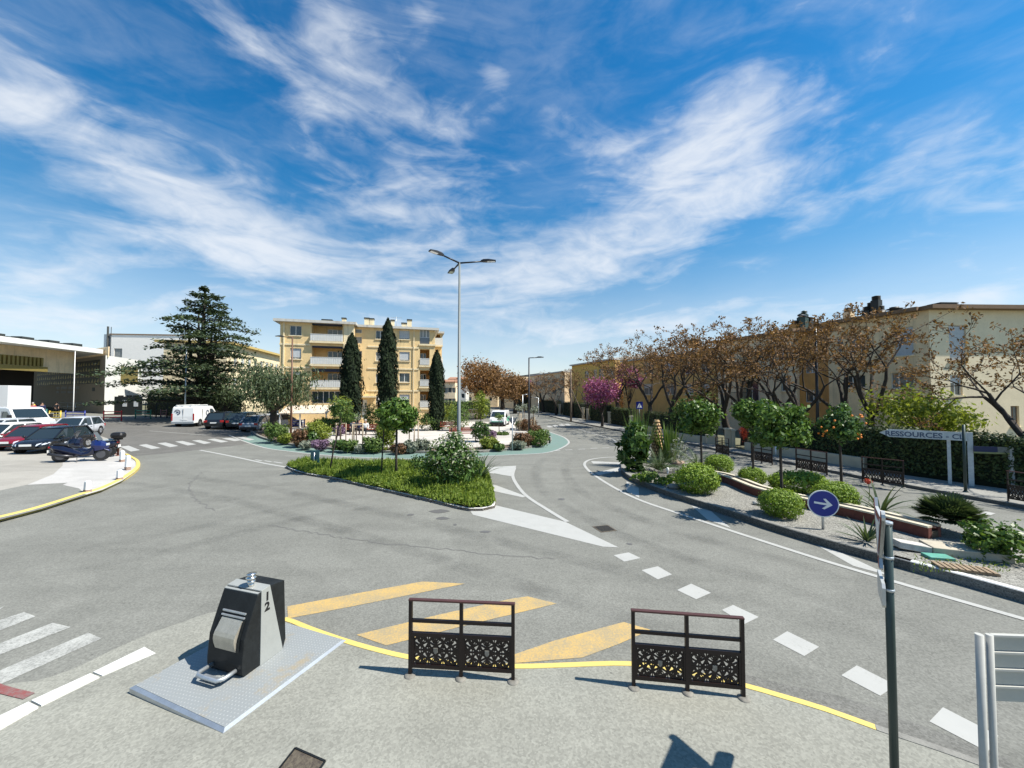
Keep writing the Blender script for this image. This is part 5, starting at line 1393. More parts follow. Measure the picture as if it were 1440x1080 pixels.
for i in range(rows_):
    z = .12 + (hgt - .2) * i / (rows_ - 1); rad = .30 * (1 - .18 * (i / rows_)) if i < 8 else .30 * .88 * (1 - ((i - 7) / 8) ** 1.4)
    n = 14 if i < 9 else 9
    for k in range(n):
        a = 6.283 * (k + .5 * (i % 2)) / n; M = Matrix.Rotation(a, 3, 'Z') @ Matrix.Rotation(R(-28), 3, 'Y')
        mb.box((rad * math.cos(a), rad * math.sin(a), z), (.02, .085, .12), M)
mb.build('shingles', M_SHING, t, fixn=False)
mb = MB(); mb.lathe([(.30, 0), (.42, .10), (.44, .16), (.40, .17), (.28, .11)], (0, 0, 0), 20); mb.build('base_bowl', M_COPE, t)
b = IS(934, 645); t = thing('terracotta_block', 'upright orange terracotta block right of the wooden cone', 'planter', (b.x, b.y + .15, IZ), .1)
mb = MB(); mb.prism([(-.14, -.14), (.14, -.14), (.14, .14), (-.14, .14)], 0, .62); bevel(mb.build('body', mat('terracotta_orange', (.42, .17, .05), .8, var=.2), t), .02)
mb = MB(); mb.span((-.17, -.17, .62), (.17, .17, .67)); mb.build('rim', mat('terracotta_orange', (.4, .2, .1)), t)

# ---- lamps and poles
M_POLE = mat('lamp_galvanised', (.15, .17, .17), .5, .1, var=.1); M_HEAD = mat('lamp_head_black', (.018, .018, .02), .4)
def lamp_head(t, p, d, L=.62, w=.24):
    d = Vector(d).normalized(); p = Vector(p); mb = MB(); up = Vector((0, 0, 1)); sd = d.cross(up).normalized(); u = sd.cross(d)
    M = Matrix((sd, d, u)).transposed()
    rings = []
    for k, (s_, ww, hh) in enumerate(((0, .09, .06), (.12, .16, .10), (.35, w, .09), (L, w * .92, .035))):
        rings.append([p + M @ Vector(v) for v in ((-ww / 2, s_, -.02), (ww / 2, s_, -.02), (ww / 2, s_, hh * .5), (ww * .3, s_, hh), (-ww * .3, s_, hh), (-ww / 2, s_, hh * .5))])
    mb.loft(rings); h = mb.build('lamp_head', M_HEAD, t)
    g_ = MB(); q = [p + M @ Vector(v) for v in ((-w * .36, .28, -.023), (w * .36, .28, -.023), (w * .34, L * .94, -.023), (-w * .34, L * .94, -.023))]; g_.quad(*q); g_.build('lens', M_LAMP, h)
b = P(645, 672); zt = A(642, 369, b.y).z - .1
t = thing('triple_street_lamp', 'tall grey street lamp with three arms rising from the grass island', 'street lamp', (b.x, b.y, .1))
mb = MB(); mb.tube([(0, 0, -.1), (0, 0, .9), (0, 0, .92), (0, 0, zt)], [.105, .098, .088, .045], 14); mb.build('pole', M_POLE, t)
for d, ln in (((-.80, -.62, .20), .80), ((-.45, .95, -.02), .85), ((1.0, .08, .10), .95)):
    d = Vector(d).normalized(); e = Vector((0, 0, zt - .03)) + d * ln; mb = MB(); mb.tube([(0, 0, zt - .03), e], [.04, .032], 8); mb.build('arm', M_HEAD, t); lamp_head(t, e, (d.x, d.y, d.z * .6), .66, .26)
def mast(nm, lb, px, py, top, m, r, arms=(), z=0.12, y=None, cat='street lamp'):
    b = P(px, py, z) if y is None else GX(px, y); zt = A(px, top, b.y).z - b.z
    t = thing(nm, lb, cat, tuple(b)); mb = MB(); mb.tube([(0, 0, -.1), (0, 0, zt * .3), (0, 0, zt)], [r * 1.25, r * 1.1, r * .75], 10); mb.build('pole', m, t)
    for d, ln, zz in arms:
        d = Vector(d).normalized(); s_ = Vector((0, 0, zt - zz)); mb = MB(); mb.tube([s_, s_ + d * ln], r * .55, 6); mb.build('arm', m, t)
        if nm != 'wooden_pole': lamp_head(t, s_ + d * ln, d, .6, .22)
    return t
M_BROWNP = mat('brown_pole_paint', (.12, .062, .036), .5, .2)
mast('street_lamp', 'brown lamp post with short arm at the left end of the square', 409, 612, 474, M_BROWNP, .075, (((-1, -.1, .05), .75, .02), ((-1, 0, 0), .55, 3.55)))
mast('street_lamp', 'tall slim dark lamp post at the right tip of the square', 744, 612, 503, M_HEAD, .075, (((1, .1, .05), .7, .02),))
mast('street_lamp', 'tall dark lamp post on the sidewalk before the ochre wall', 1151, 640, 447, M_HEAD, .075, (((-.9, -.3, .06), .75, .03),))
mast('street_lamp', 'pale lamp post with a twin arm behind the white van', 261, 0, 488, M_GALV, .07, (((-1, 0, .03), .9, .03), ((.8, .1, .03), .3, .03)), y=42)
mast('white_mast', 'thin white mast before the brown gymnasium wall', 104, 0, 494, M_SWHITE, .04, (), y=44, cat='mast')
mast('wooden_pole', 'wooden utility pole with a slanting stay beside the dark hedge', 803, 592, 519, mat('pole_wood', (.13, .10, .075), .9, var=.3), .11, (((.45, 0, -1), 5.5, 2.6),), cat='utility pole')
mast('street_lamp', 'small white lamp on a post at the far road bend', 735, 0, 555, M_GALV, .07, (((1, 0, .1), .8, .02),), y=62)
mast('street_lamp', 'far right thin grey lamp before the dark trees at the bend', 757, 0, 559, M_GALV, .06, (((-1, 0, .05), .9, .02),), y=64)
# ================================================================ BUILDINGS
M_YW = mat('yellow_render', (.72, .53, .27), .85, var=.10, scale=1.2)
M_YW2 = mat('cream_band', (.74, .62, .40), .8, var=.08, scale=2)
M_BEIGE = mat('beige_render', (.78, .60, .37), .85, var=.14, scale=1.2)
M_CREAMW = mat('cream_render', (.80, .64, .43), .85, var=.14, scale=1.2)
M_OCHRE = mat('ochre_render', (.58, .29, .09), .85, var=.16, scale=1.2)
M_YOCH = mat('yellow_ochre_render', (.66, .42, .15), .85, var=.14, scale=1.2)
M_EAVE = mat('brown_eave', (.20, .125, .075), .8, var=.15); M_ROOFP = mat('pale_roof_edge', (.52, .50, .45), .8, var=.1)
M_TILE = mat('roof_tiles', (.33, .17, .10), .85, var=.3, scale=6)
M_FRAME = mat('window_frame_white', (.66, .65, .62), .5); M_WGL = mat('window_glass', (.035, .055, .065), .06, spec=.8)
M_SHUT = mat('roller_shutter', (.50, .52, .53), .55, var=.08, scale=4); M_INT = mat('shaded_interior_black', (.012, .011, .010), .9)  # interior black: shade inside openings put into the colour
M_RAIL = mat('balcony_panel', (.60, .60, .57), .5, var=.08); M_CHIM = mat('chimney_black', (.022, .026, .024), .6)

def weather(m, k=.16):
    T = NT(m.node_tree); b = T.n['Principled BSDF']; s = b.inputs['Base Color']; src = s.links[0].from_socket if s.links else tuple(s.default_value)
    mp = T.new('ShaderNodeMapping'); mp.inputs['Scale'].default_value = (1.6, 1.6, .10); T.l.new(T.new('ShaderNodeTexCoord').outputs['Object'], mp.inputs[0])
    f = T.maprange(T.noise(mp.outputs[0], 1.4, 6, .65), .48, .74, 0, k)
    T.l.new(T.mix(f, src, (.16, .13, .10, 1)), s)
for m_ in (M_YW, M_BEIGE, M_CREAMW, M_OCHRE, M_YOCH, M_YW2): weather(m_, .30)
weather(M_ROOFP, .4)
M_WGL2 = mat('window_glass_curtain', (.20, .21, .20), .12, spec=.7, var=.2, scale=4)
RW = random.Random(17)
class Facade:
    def __init__(s, t, a, b, zbase):
        s.t = t; s.a = Vector(a); s.b = Vector(b); s.L = (s.b - s.a).length; s.d = (s.b - s.a) / s.L; s.n = Vector((-s.d.y, s.d.x)); s.z = zbase
        o = Vector(t.location)
        s.M = Matrix(((s.d.x, s.n.x, 0, s.a.x - o.x), (s.d.y, s.n.y, 0, s.a.y - o.y), (0, 0, 1, -o.z), (0, 0, 0, 1)))
    def uz(s, px, py, depth=0.0):
        r = px_dir(px, py); p = s.a + s.n * depth
        k = (p.x * s.n.x + p.y * s.n.y) / (r.x * s.n.x + r.y * s.n.y)
        q = Vector((r.x * k, r.y * k)); return (q - s.a).dot(s.d), HC + r.z * k
    def rect(s, px0, py0, px1, py1, depth=0.0):
        """opening (u0, u1, z0, z1) from the pixels of its upper left and lower right corners"""
        u0, z1 = s.uz(px0, py0, depth); u1, z0 = s.uz(px1, py1, depth); return (min(u0, u1), max(u0, u1), min(z0, z1), max(z0, z1))
    def mb(s, fn, nm, m, parent=None):
        k = MB(); fn(k); k.v = [tuple(s.M @ Vector(p)) for p in k.v]; return k.build(nm, m, parent or s.t)
    def wall(s, nm, m, z1, holes=(), u0=0.0, u1=None, z0=None, th=.22, depth=0.0, parent=None):
        u1 = s.L if u1 is None else u1; z0 = s.z if z0 is None else z0
        us = sorted({u0, u1} | {min(max(h[i], u0), u1) for h in holes for i in (0, 1)}); zs = sorted({z0, z1} | {min(max(h[i], z0), z1) for h in holes for i in (2, 3)})
        def f(k):
            for i in range(len(us) - 1):
                for j in range(len(zs) - 1):
                    cu, cz = (us[i] + us[i + 1]) / 2, (zs[j] + zs[j + 1]) / 2
                    if any(h[0] < cu < h[1] and h[2] < cz < h[3] for h in holes): continue
                    k.quad((us[i], depth, zs[j]), (us[i + 1], depth, zs[j]), (us[i + 1], depth, zs[j + 1]), (us[i], depth, zs[j + 1]))
            for h in holes:
                a, b, c, d = h[:4]; e = depth + (h[4] if len(h) > 4 else th)
                k.quad((a, depth, c), (b, depth, c), (b, e, c), (a, e, c)); k.quad((a, depth, d), (b, depth, d), (b, e, d), (a, e, d))
                k.quad((a, depth, c), (a, depth, d), (a, e, d), (a, e, c)); k.quad((b, depth, c), (b, depth, d), (b, e, d), (b, e, c))
        return s.mb(f, nm, m, parent)
    def window(s, h, shut=0.0, depth=0.12, mull=1, sill=True, fm=None, bars=0):
        a, b, c, d = h[:4]; w = .05; y = depth; fm = fm or M_FRAME
        def f(k):
            k.span((a, y, c), (b, y + .05, c + w)); k.span((a, y, d - w), (b, y + .05, d)); k.span((a, y, c + w), (a + w, y + .05, d - w)); k.span((b - w, y, c + w), (b, y + .05, d - w))
            for i in range(mull): x = a + (b - a) * (i + 1) / (mull + 1); k.span((x - .035, y, c + w), (x + .035, y + .05, d - w))
        fr = s.mb(f, 'window', fm)
        s.mb(lambda k: k.span((a + .02, y + .02, c + .02), (b - .02, y + .034, d - .02)), 'pane', M_WGL2 if RW.random() < .35 else M_WGL, fr)
        if shut > 0:
            def g(k):
                n = max(3, int((d - c) * shut / .09)); z = d
                for i in range(n): hh = (d - c) * shut / n; k.span((a + .03, y - .035, z - hh + .008), (b - .03, y - .012, z)); z -= hh
            s.mb(g, 'shutter', M_SHUT, fr)
        if sill: s.mb(lambda k: k.span((a - .08, -.10, c - .09), (b + .08, .10, c - .003)), 'sill', M_YW2, fr)
        return fr
    def box(s, nm, m, u0, u1, y0, y1, z0, z1, parent=None):
        return s.mb(lambda k: k.span((u0, y0, z0), (u1, y1, z1)), nm, m, parent)
    def door(s, nm, m, h, y=.15): return s.box(nm, m, h[0], h[1], y, y + .05, h[2], h[3])

# ---- yellow apartment block behind the square
aL = Vector((-24.7, 40.8)); aR = Vector((-9.0, 45.1)); dv = (aR - aL).normalized(); nv2 = Vector((-dv.y, dv.x))
t = thing('apartment_block', 'four storey yellow apartment block with white balconies and flat pale roof behind the square', 'apartment block', (aL.x, aL.y, 0))
uS = 7.35
F1 = Facade(t, aL, aL + dv * uS, 0); F2 = Facade(t, aL + dv * uS + nv2 * .9, aR + nv2 * .9, 0)
ZT = 11.45
lw = [F1.rect(407.5, 457.5, 424, 472), F1.rect(408, 489.5, 423.5, 505), F1.rect(408, 522, 423.5, 537)]
lg = [F1.rect(438.5, 454 + 32 * i, 481.5, 481 + 32 * i) + (1.7,) for i in range(3)]
gv = F1.rect(438, 550, 478, 567) + (.5,)
F1.wall('left_wall', M_YW, ZT, lw + lg + [gv])
for i, h in enumerate(lw): F1.window(h, shut=(0, .85, .3)[i], mull=1)
for i, h in enumerate(lg):
    u0, u1, z0, z1 = h[:4]; zr = z0 + (z1 - z0) * .36
    F1.box('loggia_back', M_YW, u0, u1, 1.70, 1.75, z0, z1)
    F1.mb(lambda k: [k.span((u0 - .05 + j * (u1 - u0 + .1) / 14 + .01, -.34, z0 + .02), (u0 - .05 + (j + 1) * (u1 - u0 + .1) / 14 - .01, -.30, zr)) for j in range(14)] + [k.span((u0 - .06, -.36, zr), (u1 + .06, -.27, zr + .05)), k.span((u0 - .06, -.34, z0), (u0 - .02, -.01, zr)), k.span((u1 + .02, -.34, z0), (u1 + .06, -.01, zr))], 'balcony_railing', M_RAIL)
    F1.box('balcony_slab', M_YW2, u0 - .12, u1 + .12, -.38, -.004, z0 - .22, z0 - .005)
    wd = (u0 + (u1 - u0) * .42, u0 + (u1 - u0) * .92, z0 + .1, z0 + (z1 - z0) * .80)
    F1.window(wd, depth=1.6, mull=2, sill=False)
    F1.box('awning_box', mat('awning_navy', (.03, .035, .06), .7), u0 + .05, u1 - .05, .05, .5, z1 - .18 - .15 * (i == 2), z1 - .02)
F1.window(gv, depth=.2, mull=4, sill=False)
for z in [F1.uz(440, y)[1] for y in (484.5, 516.5, 549.5)]: F1.box('string_course', M_YW2, -.05, lg[0][0] - .13, -.07, -.003, z - .13, z + .05)
F1.box('pilaster', M_YW2, lg[0][1] + .14, uS + .0, -.10, -.003, 0, ZT); F1.box('downpipe', M_YW2, F1.uz(399, 500)[0] - .06, F1.uz(399, 500)[0] + .06, -.11, -.004, .5, ZT)
sw_ = [F2.rect(498.5, 462.5, 509, 468.5), F2.rect(498.5, 473, 509, 483), F2.rect(498.5, 493, 509, 503)]
wa = [F2.rect(528.5, 464.5 + 30.5 * i, 541, 477 + 30.5 * i) for i in range(4)]
wb = [F2.rect(561.5, 464.5 + 30 * i, 576, 477.5 + 30 * i) for i in range(4)]
co = [F2.rect(590.5, 461 + 29.8 * i, 604, 484 + 29.8 * i) + (1.3,) for i in range(4)]
dr = F2.rect(509, 562, 516, 589)
F2.wall('right_wall', M_YW, ZT - .1, sw_ + wa + wb + co + [dr])
for h in sw_: F2.window(h, mull=0, sill=False)
for i, h in enumerate(wa): F2.window(h, shut=(.0, .2, .0, .5)[i])
for i, h in enumerate(wb): F2.window(h, shut=(.9, .9, 0, .6)[i])
for i, h in enumerate(co):
    u0, u1, z0, z1 = h[:4]; zr = z0 + (z1 - z0) * .40
    if i == 0: F2.window((u0, u1, zr, z1), depth=.1, mull=2, sill=False); F2.box('glazed_panel', mat('grey_panel_glass', (.16, .18, .20), .2), u0, u1, .08, .12, z0 + .05, zr)
    else:
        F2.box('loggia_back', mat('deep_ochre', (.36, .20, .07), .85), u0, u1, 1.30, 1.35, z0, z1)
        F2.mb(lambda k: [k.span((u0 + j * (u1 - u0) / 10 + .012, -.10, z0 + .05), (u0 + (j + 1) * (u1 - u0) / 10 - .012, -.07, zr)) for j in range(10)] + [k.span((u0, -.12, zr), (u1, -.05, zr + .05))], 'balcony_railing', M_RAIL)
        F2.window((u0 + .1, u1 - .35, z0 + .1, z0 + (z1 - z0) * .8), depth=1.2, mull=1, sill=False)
    F2.box('balcony_slab', M_YW2, u0 - .1, F2.L + .12, -.14, -.003, z0 - .2, z0 - .004)
for z in [F2.uz(540, y)[1] for y in (487.5, 518, 549)]:
    F2.box('string_course', M_YW2, F2.uz(517, 500)[0], co[0][0] - .11, -.08, -.003, z - .12, z + .05)
F2.box('downpipe', M_YW2, F2.uz(582, 500)[0] - .05, F2.uz(582, 500)[0] + .05, -.14, -.085, .5, ZT - .1)
F2.door('door', mat('door_white', (.62, .64, .62), .4), dr)
F2.box('entrance_canopy', M_YW2, dr[0] - .3, dr[1] + 1.0, -1.2, -.003, dr[3] + .25, dr[3] + .42)
for (a_, b_) in ((aL + nv2 * 11, aL), (aL + dv * uS, aL + dv * uS + nv2 * .9), (aR + nv2 * .9, aR + nv2 * 11), (aR + nv2 * 11, aL + nv2 * 11)):
    Facade(t, a_, b_, 0).wall('side_wall', M_YW, ZT - .15)
F1.box('roof', M_ROOFP, -.55, uS + .25, -.5, 11.4, ZT, ZT + .27)
F2.box('roof', M_ROOFP, .26, F2.L + .45, -.45, 10.4, ZT - .08, ZT + .18)
for px, w, h, nm in ((452, 1.1, .25, 'roof_hatch'), (477.5, .45, .55, 'chimney'), (512, .55, .7, 'chimney'), (519.5, .5, .65, 'chimney'), (551, .4, .6, 'chimney'), (576, .55, .75, 'chimney'), (568, .6, .3, 'roof_hatch')):
    u = F2.uz(px, 452)[0]; c = F2.box(nm, M_YW2, u - w / 2, u + w / 2, 3, 3 + w, ZT + .18, ZT + .2 + h + .6); F2.box('cap', M_CHIM, u - w / 2 - .05, u + w / 2 + .05, 2.95, 3.05 + w, ZT + .8 + h + .003, ZT + .8 + h + .16, c)
def antenna(Fc, u, y, z, h):
    def f(k):
        k.cyl((u, y, z), (u, y, z + h), .025, 5); k.bar((u - .7, y, z + h * .93), (u + .7, y, z + h * .93), .03)
        for i in range(6): k.bar((u - .6 + i * .24, y - .3, z + h * .93), (u - .6 + i * .24, y + .3, z + h * .93), .016)
    Fc.mb(f, 'antenna', M_GALV)
antenna(F2, F2.uz(556, 450)[0], 4, ZT + .18, 2.0)
# set back rear wing at the right end
rb = Vector(((596 - 720) / F * 51, 51.0)); F3 = Facade(t, rb, Vector(((621 - 720) / F * 51.6, 51.6)), 0)
hz = [F3.rect(607, 470 + 27 * i, 619, 486 + 27 * i) + (1.2,) for i in range(3)]
F3.wall('rear_wing_wall', M_YW, 11.9, hz); F3.box('rear_wing_roof', M_ROOFP, -.3, F3.L + .3, -.4, 5, 11.9, 12.15)
for h in hz:
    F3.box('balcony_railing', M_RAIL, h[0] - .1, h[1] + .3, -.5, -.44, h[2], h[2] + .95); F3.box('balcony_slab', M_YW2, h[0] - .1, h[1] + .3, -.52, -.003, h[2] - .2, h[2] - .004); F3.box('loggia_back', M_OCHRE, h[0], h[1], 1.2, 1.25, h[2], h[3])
Facade(t, F3.b, F3.b + Vector((-1.6, 7)), 0).wall('side_wall', M_YW, 11.9)
# low awning in front of it
b = GX(426, 38.5); t = thing('awning', 'pale sloping awning roof before the yellow block left of the lamp post', 'awning', tuple(b))
zz = A(426, 581, 38.5).z - b.z; w = 68 / F * 38.5
mb = MB(); mb.add([(-w / 2, 0, zz), (w / 2, 0, zz), (w / 2, 1.8, zz + .75), (-w / 2, 1.8, zz + .75), (-w / 2, 0, zz - .08), (w / 2, 0, zz - .08), (w / 2, 1.8, zz + .67), (-w / 2, 1.8, zz + .67)], [(0, 1, 2, 3), (4, 5, 6, 7), (0, 1, 5, 4), (1, 2, 6, 5), (3, 0, 4, 7)]); mb.build('roof', mat('pinkish_awning', (.60, .50, .40), .8, var=.12), t)
for x in (-w / 2 + .1, -.3, w / 2 - .1): mb = MB(); mb.span((x - .05, .05, -.1), (x + .05, .15, zz - .083)); mb.build('post', M_FRAME, t)

# ---- street houses on the right
FH = Vector((28.0, 25.7)); sd = Vector((-.333, .943)).normalized()
HZ = 9.35
def at(tt): return FH + sd * tt
def house(lb, t0, t1, wall, zt, depth=9.0, eave=M_EAVE, front=False):
    a, b = at(t1), at(t0); t = thing('terraced_house', lb, 'house', (b.x, b.y, 0), 0, 'houses along the right street')
    Fc = Facade(t, a, b, 0); return t, Fc
def finish(t, Fc, wall, zt, depth, eave, ov=.6, ends=True):
    if ends:
        e = Facade(t, Fc.b, Fc.b + Fc.n * depth, 0); e.wall('end_wall', wall, zt)
        e = Facade(t, Fc.a + Fc.n * depth, Fc.a, 0); e.wall('end_wall', wall, zt)
    return Fc.mb(lambda k: k.add([(-.05, -ov, zt), (Fc.L + .05, -ov, zt), (Fc.L + .05, depth, zt), (-.05, depth, zt), (-.05, -ov, zt + .22), (Fc.L + .05, -ov, zt + .22), (Fc.L + .05, depth * .5, zt + .9), (-.05, depth * .5, zt + .9), (Fc.L + .05, depth, zt + .22), (-.05, depth, zt + .22)],
                          [(0, 1, 2, 3), (0, 1, 5, 4), (4, 5, 6, 7), (7, 6, 8, 9), (1, 2, 8, 6, 5), (3, 0, 4, 7, 9), (2, 3, 9, 8)]), 'roof', eave)
def chimney(Fc, roof, px, y, w, top_py, bot, col, cap=True, fins=0):
    u = Fc.uz(px, 460, y)[0]; zt = Fc.uz(px, top_py, y)[1]
    c = Fc.box('chimney', col, u - w / 2, u + w / 2, y - w / 2, y + w / 2, bot, zt, roof)
    return c
# beige corner house
t, F4 = house('beige corner house with wide shutters and brown eaves, nearest of the street houses', 0, 6.15, M_BEIGE, HZ)
hs = [F4.rect(1257, 462, 1285, 499), F4.rect(1194.5, 473, 1217, 493.5), F4.rect(1189, 528, 1217, 545), F4.rect(1252, 524, 1285, 546), F4.rect(1176, 474, 1186, 494)]
F4.wall('street_wall', M_BEIGE, HZ, hs)
F4.window(hs[0], shut=1.0, mull=1); F4.window(hs[1], shut=0, mull=2); F4.window(hs[2], mull=2); F4.window(hs[3], mull=2); F4.window(hs[4], shut=.3, mull=0)
F5 = Facade(t, FH, FH + Vector((15, .55)), 0)
h5 = [F5.rect(1334, 457, 1360, 507), F5.rect(1336, 527, 1354, 556), F5.rect(1421, 571, 1434, 600)]
F5.wall('front_wall', mat('pale_cream_render', (.80, .67, .46), .85, var=.10, scale=1.0), HZ, h5); F5.window(h5[0], shut=1.0, mull=1); F5.window(h5[1], shut=.4, mull=1); F5.window(h5[2], mull=1, fm=M_EAVE)
rf = F5.mb(lambda k: k.span((-.35, -.55, HZ), (15.3, 10, HZ + .26)), 'roof', M_EAVE)
rf4 = F4.mb(lambda k: k.span((-.2, -.55, HZ + .003), (F4.L - .36, 9, HZ + .255)), 'roof', M_EAVE)
u = F5.uz(1324, 425, 1.5)[0]; w = 26 / F * 27
c = F5.mb(lambda k: [k.span((u - w / 2, 1.0, HZ + .26 + j * .11), (u + w / 2, 2.0, HZ + .33 + j * .11)) for j in range(5)] + [k.span((u - w / 2 + .06, 1.06, HZ + .26), (u + w / 2 - .06, 1.94, HZ + .8))], 'chimney', M_CHIM)
def stack(Fc, rf, px, y, w, py_top, zb, m=M_CHIM, n=4, capm=None):
    u = Fc.uz(px, 450, y)[0]; zt = Fc.uz(px, py_top, y)[1]
    ch = Fc.box('chimney', m, u - w / 2, u + w / 2, y - w / 2, y + w / 2, zb, zt - .35)
    def f(k):
        for j in range(n): k.lathe([(w * .30, 0), (w * .55, .015), (w * .55, .05), (w * .3, .07)], (u, y, zt - .35 + j * .35 / n), 10)
        k.cyl((u, y, zt - .35), (u, y, zt), w * .32, 8)
    Fc.mb(f, 'cap', capm or M_CHIM, ch)
M_GCH = mat('chimney_green', (.03, .06, .05), .5)
stack(F4, rf4, 1220, 1.6, .50, 431, HZ + .2); stack(F4, rf4, 1227, 1.8, .55, 425, HZ + .2); stack(F4, rf4, 1233, 1.5, .50, 416, HZ + .2, M_CHIM); stack(F4, rf4, 1238.5, 1.6, .45, 430, HZ + .2, M_ROOFP)
stack(F4, rf4, 1193.5, 1.4, .55, 433, HZ + .2, M_BEIGE); stack(F4, rf4, 1258, 2.2, .9, 432, HZ + .2, M_EAVE, 2)
# ochre link
t, F6 = house('narrow ochre orange house between the beige corner house and the cream house', 6.15, 8.7, M_OCHRE, HZ)
h6 = [F6.rect(1128, 508, 1146, 524), F6.rect(1128, 548, 1150, 566)]
F6.wall('street_wall', M_OCHRE, HZ - .25, h6, depth=.35); [F6.window(h, depth=.5, mull=1, sill=False) for h in h6]; rf6 = finish(t, F6, M_OCHRE, HZ - .25, 9, M_EAVE, .15, False)
stack(F6, rf6, 1131, 1.2, .45, 437, HZ, M_GCH, 3, M_GCH); stack(F6, rf6, 1127, 1.6, .5, 441, HZ, M_GCH, 3, M_GCH); stack(F6, rf6, 1138, 2.0, .5, 446, HZ, M_CHIM); stack(F6, rf6, 1117, 1.2, .6, 451, HZ, M_OCHRE, 2, M_EAVE)
# cream house with balcony
t, F7 = house('cream house with a brown balcony slab behind the bare trees', 8.7, 17.0, M_CREAMW, HZ)
h7 = [F7.rect(1093, 488, 1107, 505), F7.rect(1098, 529, 1112, 550), F7.rect(1040, 535, 1068, 566) + (.9,), F7.rect(1040, 496, 1066, 522) + (.9,), F7.rect(1014, 532, 1022, 552)]
F7.wall('street_wall', M_CREAMW, HZ - .1, h7)
F7.window(h7[0], mull=1); F7.window(h7[1], mull=1); F7.window(h7[4], mull=0)
for h in h7[2:4]:
    F7.window((h[0], h[1], h[2], h[3]), depth=.85, mull=2, sill=False); F7.box('balcony_slab', M_EAVE, h[0] - .3, h[1] + .3, -.9, -.003, h[2] - .25, h[2] - .004)
    F7.mb(lambda k: [k.span((h[0] - .25, -.86, h[2] + .95), (h[1] + .25, -.82, h[2] + 1.0))] + [k.span((h[0] - .25 + j * .14, -.85, h[2]), (h[0] - .225 + j * .14, -.83, h[2] + .95)) for j in range(int((h[1] - h[0] + .5) / .14) + 1)], 'balcony_railing', M_CHIM)
rf7 = finish(t, F7, M_CREAMW, HZ - .1, 9, M_EAVE, .5)
stack(F7, rf7, 1027, 1.5, .8, 468, HZ + .1, M_TILE, 2, M_CHIM); antenna(F7, F7.uz(1053, 470, 2)[0], 2, HZ + .2, 2.2)
stack(F7, rf7, 1090, 1.5, .6, 461, HZ + .1, M_TILE, 2, M_EAVE)
# ochre yellow house
t, F8 = house('long ochre yellow house behind the wooden cone and citrus tree', 17.3, 34, M_YOCH, HZ)
h8 = [F8.rect(x, y, x + 13, y + 15) for x in (905, 935, 962, 985) for y in (510, 540)]
F8.wall('street_wall', M_YOCH, HZ - .8, h8); [F8.window(h, shut=(i % 3) * .4, mull=1) for i, h in enumerate(h8)]
rf8 = finish(t, F8, M_YOCH, HZ - .8, 9, M_ROOFP, .5); stack(F8, rf8, 975, 1.4, .8, 476, HZ, M_OCHRE, 2); stack(F8, rf8, 871, 1.4, .8, 505, HZ, M_CHIM, 2); 
# yellow house
t, F9 = house('bright yellow house with dark window strip behind the magenta trees', 36, 50, M_YOCH, HZ)
h9 = [F9.rect(852, 518, 864, 531), F9.rect(842, 519, 849, 529), F9.rect(834, 520, 839, 530), F9.rect(854, 540, 866, 554), F9.rect(838, 540, 846, 551), F9.rect(822, 522, 828, 531), F9.rect(822, 540, 828, 550)]
F9.wall('street_wall', mat('bright_yellow_render', (.66, .44, .12), .85, var=.1), HZ - .2, h9); [F9.window(h, mull=2, sill=False) for h in h9]
rf9 = finish(t, F9, M_YOCH, HZ - .2, 9, M_ROOFP, .5); stack(F9, rf9, 845, 2, .9, 511, HZ, M_YW2, 2); antenna(F9, F9.uz(846.5, 510, 3)[0], 3, HZ, 2.6)
# farther houses
t, F10 = house('pale salmon house far along the street beyond the yellow one', 53, 72, M_CREAMW, 8.2)
h10 = [F10.rect(x, y, x + 6, y + 7) for x in (776, 788, 800) for y in (533, 546)]
F10.wall('street_wall', M_CREAMW, 8.2, h10); [F10.window(h, mull=0, sill=False) for h in h10]; finish(t, F10, M_CREAMW, 8.2, 9, M_ROOFP, .5)
t, F11 = house('grey roofed house at the far bend of the street', 76, 96, M_CREAMW, 8.4)
h11 = [F11.rect(x, 534, x + 5, 541) for x in (748, 758, 766)]
F11.wall('street_wall', M_BEIGE, 8.4, h11); [F11.window(h, mull=0, sill=False) for h in h11]; finish(t, F11, M_BEIGE, 8.4, 9, M_CHIM, .4)
# pale houses far behind the square
for i, (px0, px1, y, top, m, lb) in enumerate(((622, 640, 92, 538, M_CREAMW, 'pale distant house left of the main lamp post'), (630, 655, 105, 534, M_RAIL, 'white distant house behind the lamp post'), (652, 700, 120, 541, M_BEIGE, 'beige distant house behind the brown trees'), (700, 760, 150, 546, M_CREAMW, 'low distant house at the end of the street'))):
    a, b = Vector(((px0 - 720) / F * y, y)), Vector(((px1 - 720) / F * y, y)); zt = A(px0, top, y).z
    t = thing('distant_house', lb, 'house', (a.x, a.y, 0)); Fd = Facade(t, a, b, 0)
    hh = [(Fd.L * (.15 + .3 * k), Fd.L * (.15 + .3 * k) + .9, z, z + 1.2) for k in range(3) for z in (zt - 2.4, zt - 5.0) if z > .5]
    Fd.wall('front_wall', m, zt, hh); [Fd.window(h, mull=0, sill=False) for h in hh]; finish(t, Fd, m, zt, 8, M_TILE, .4)

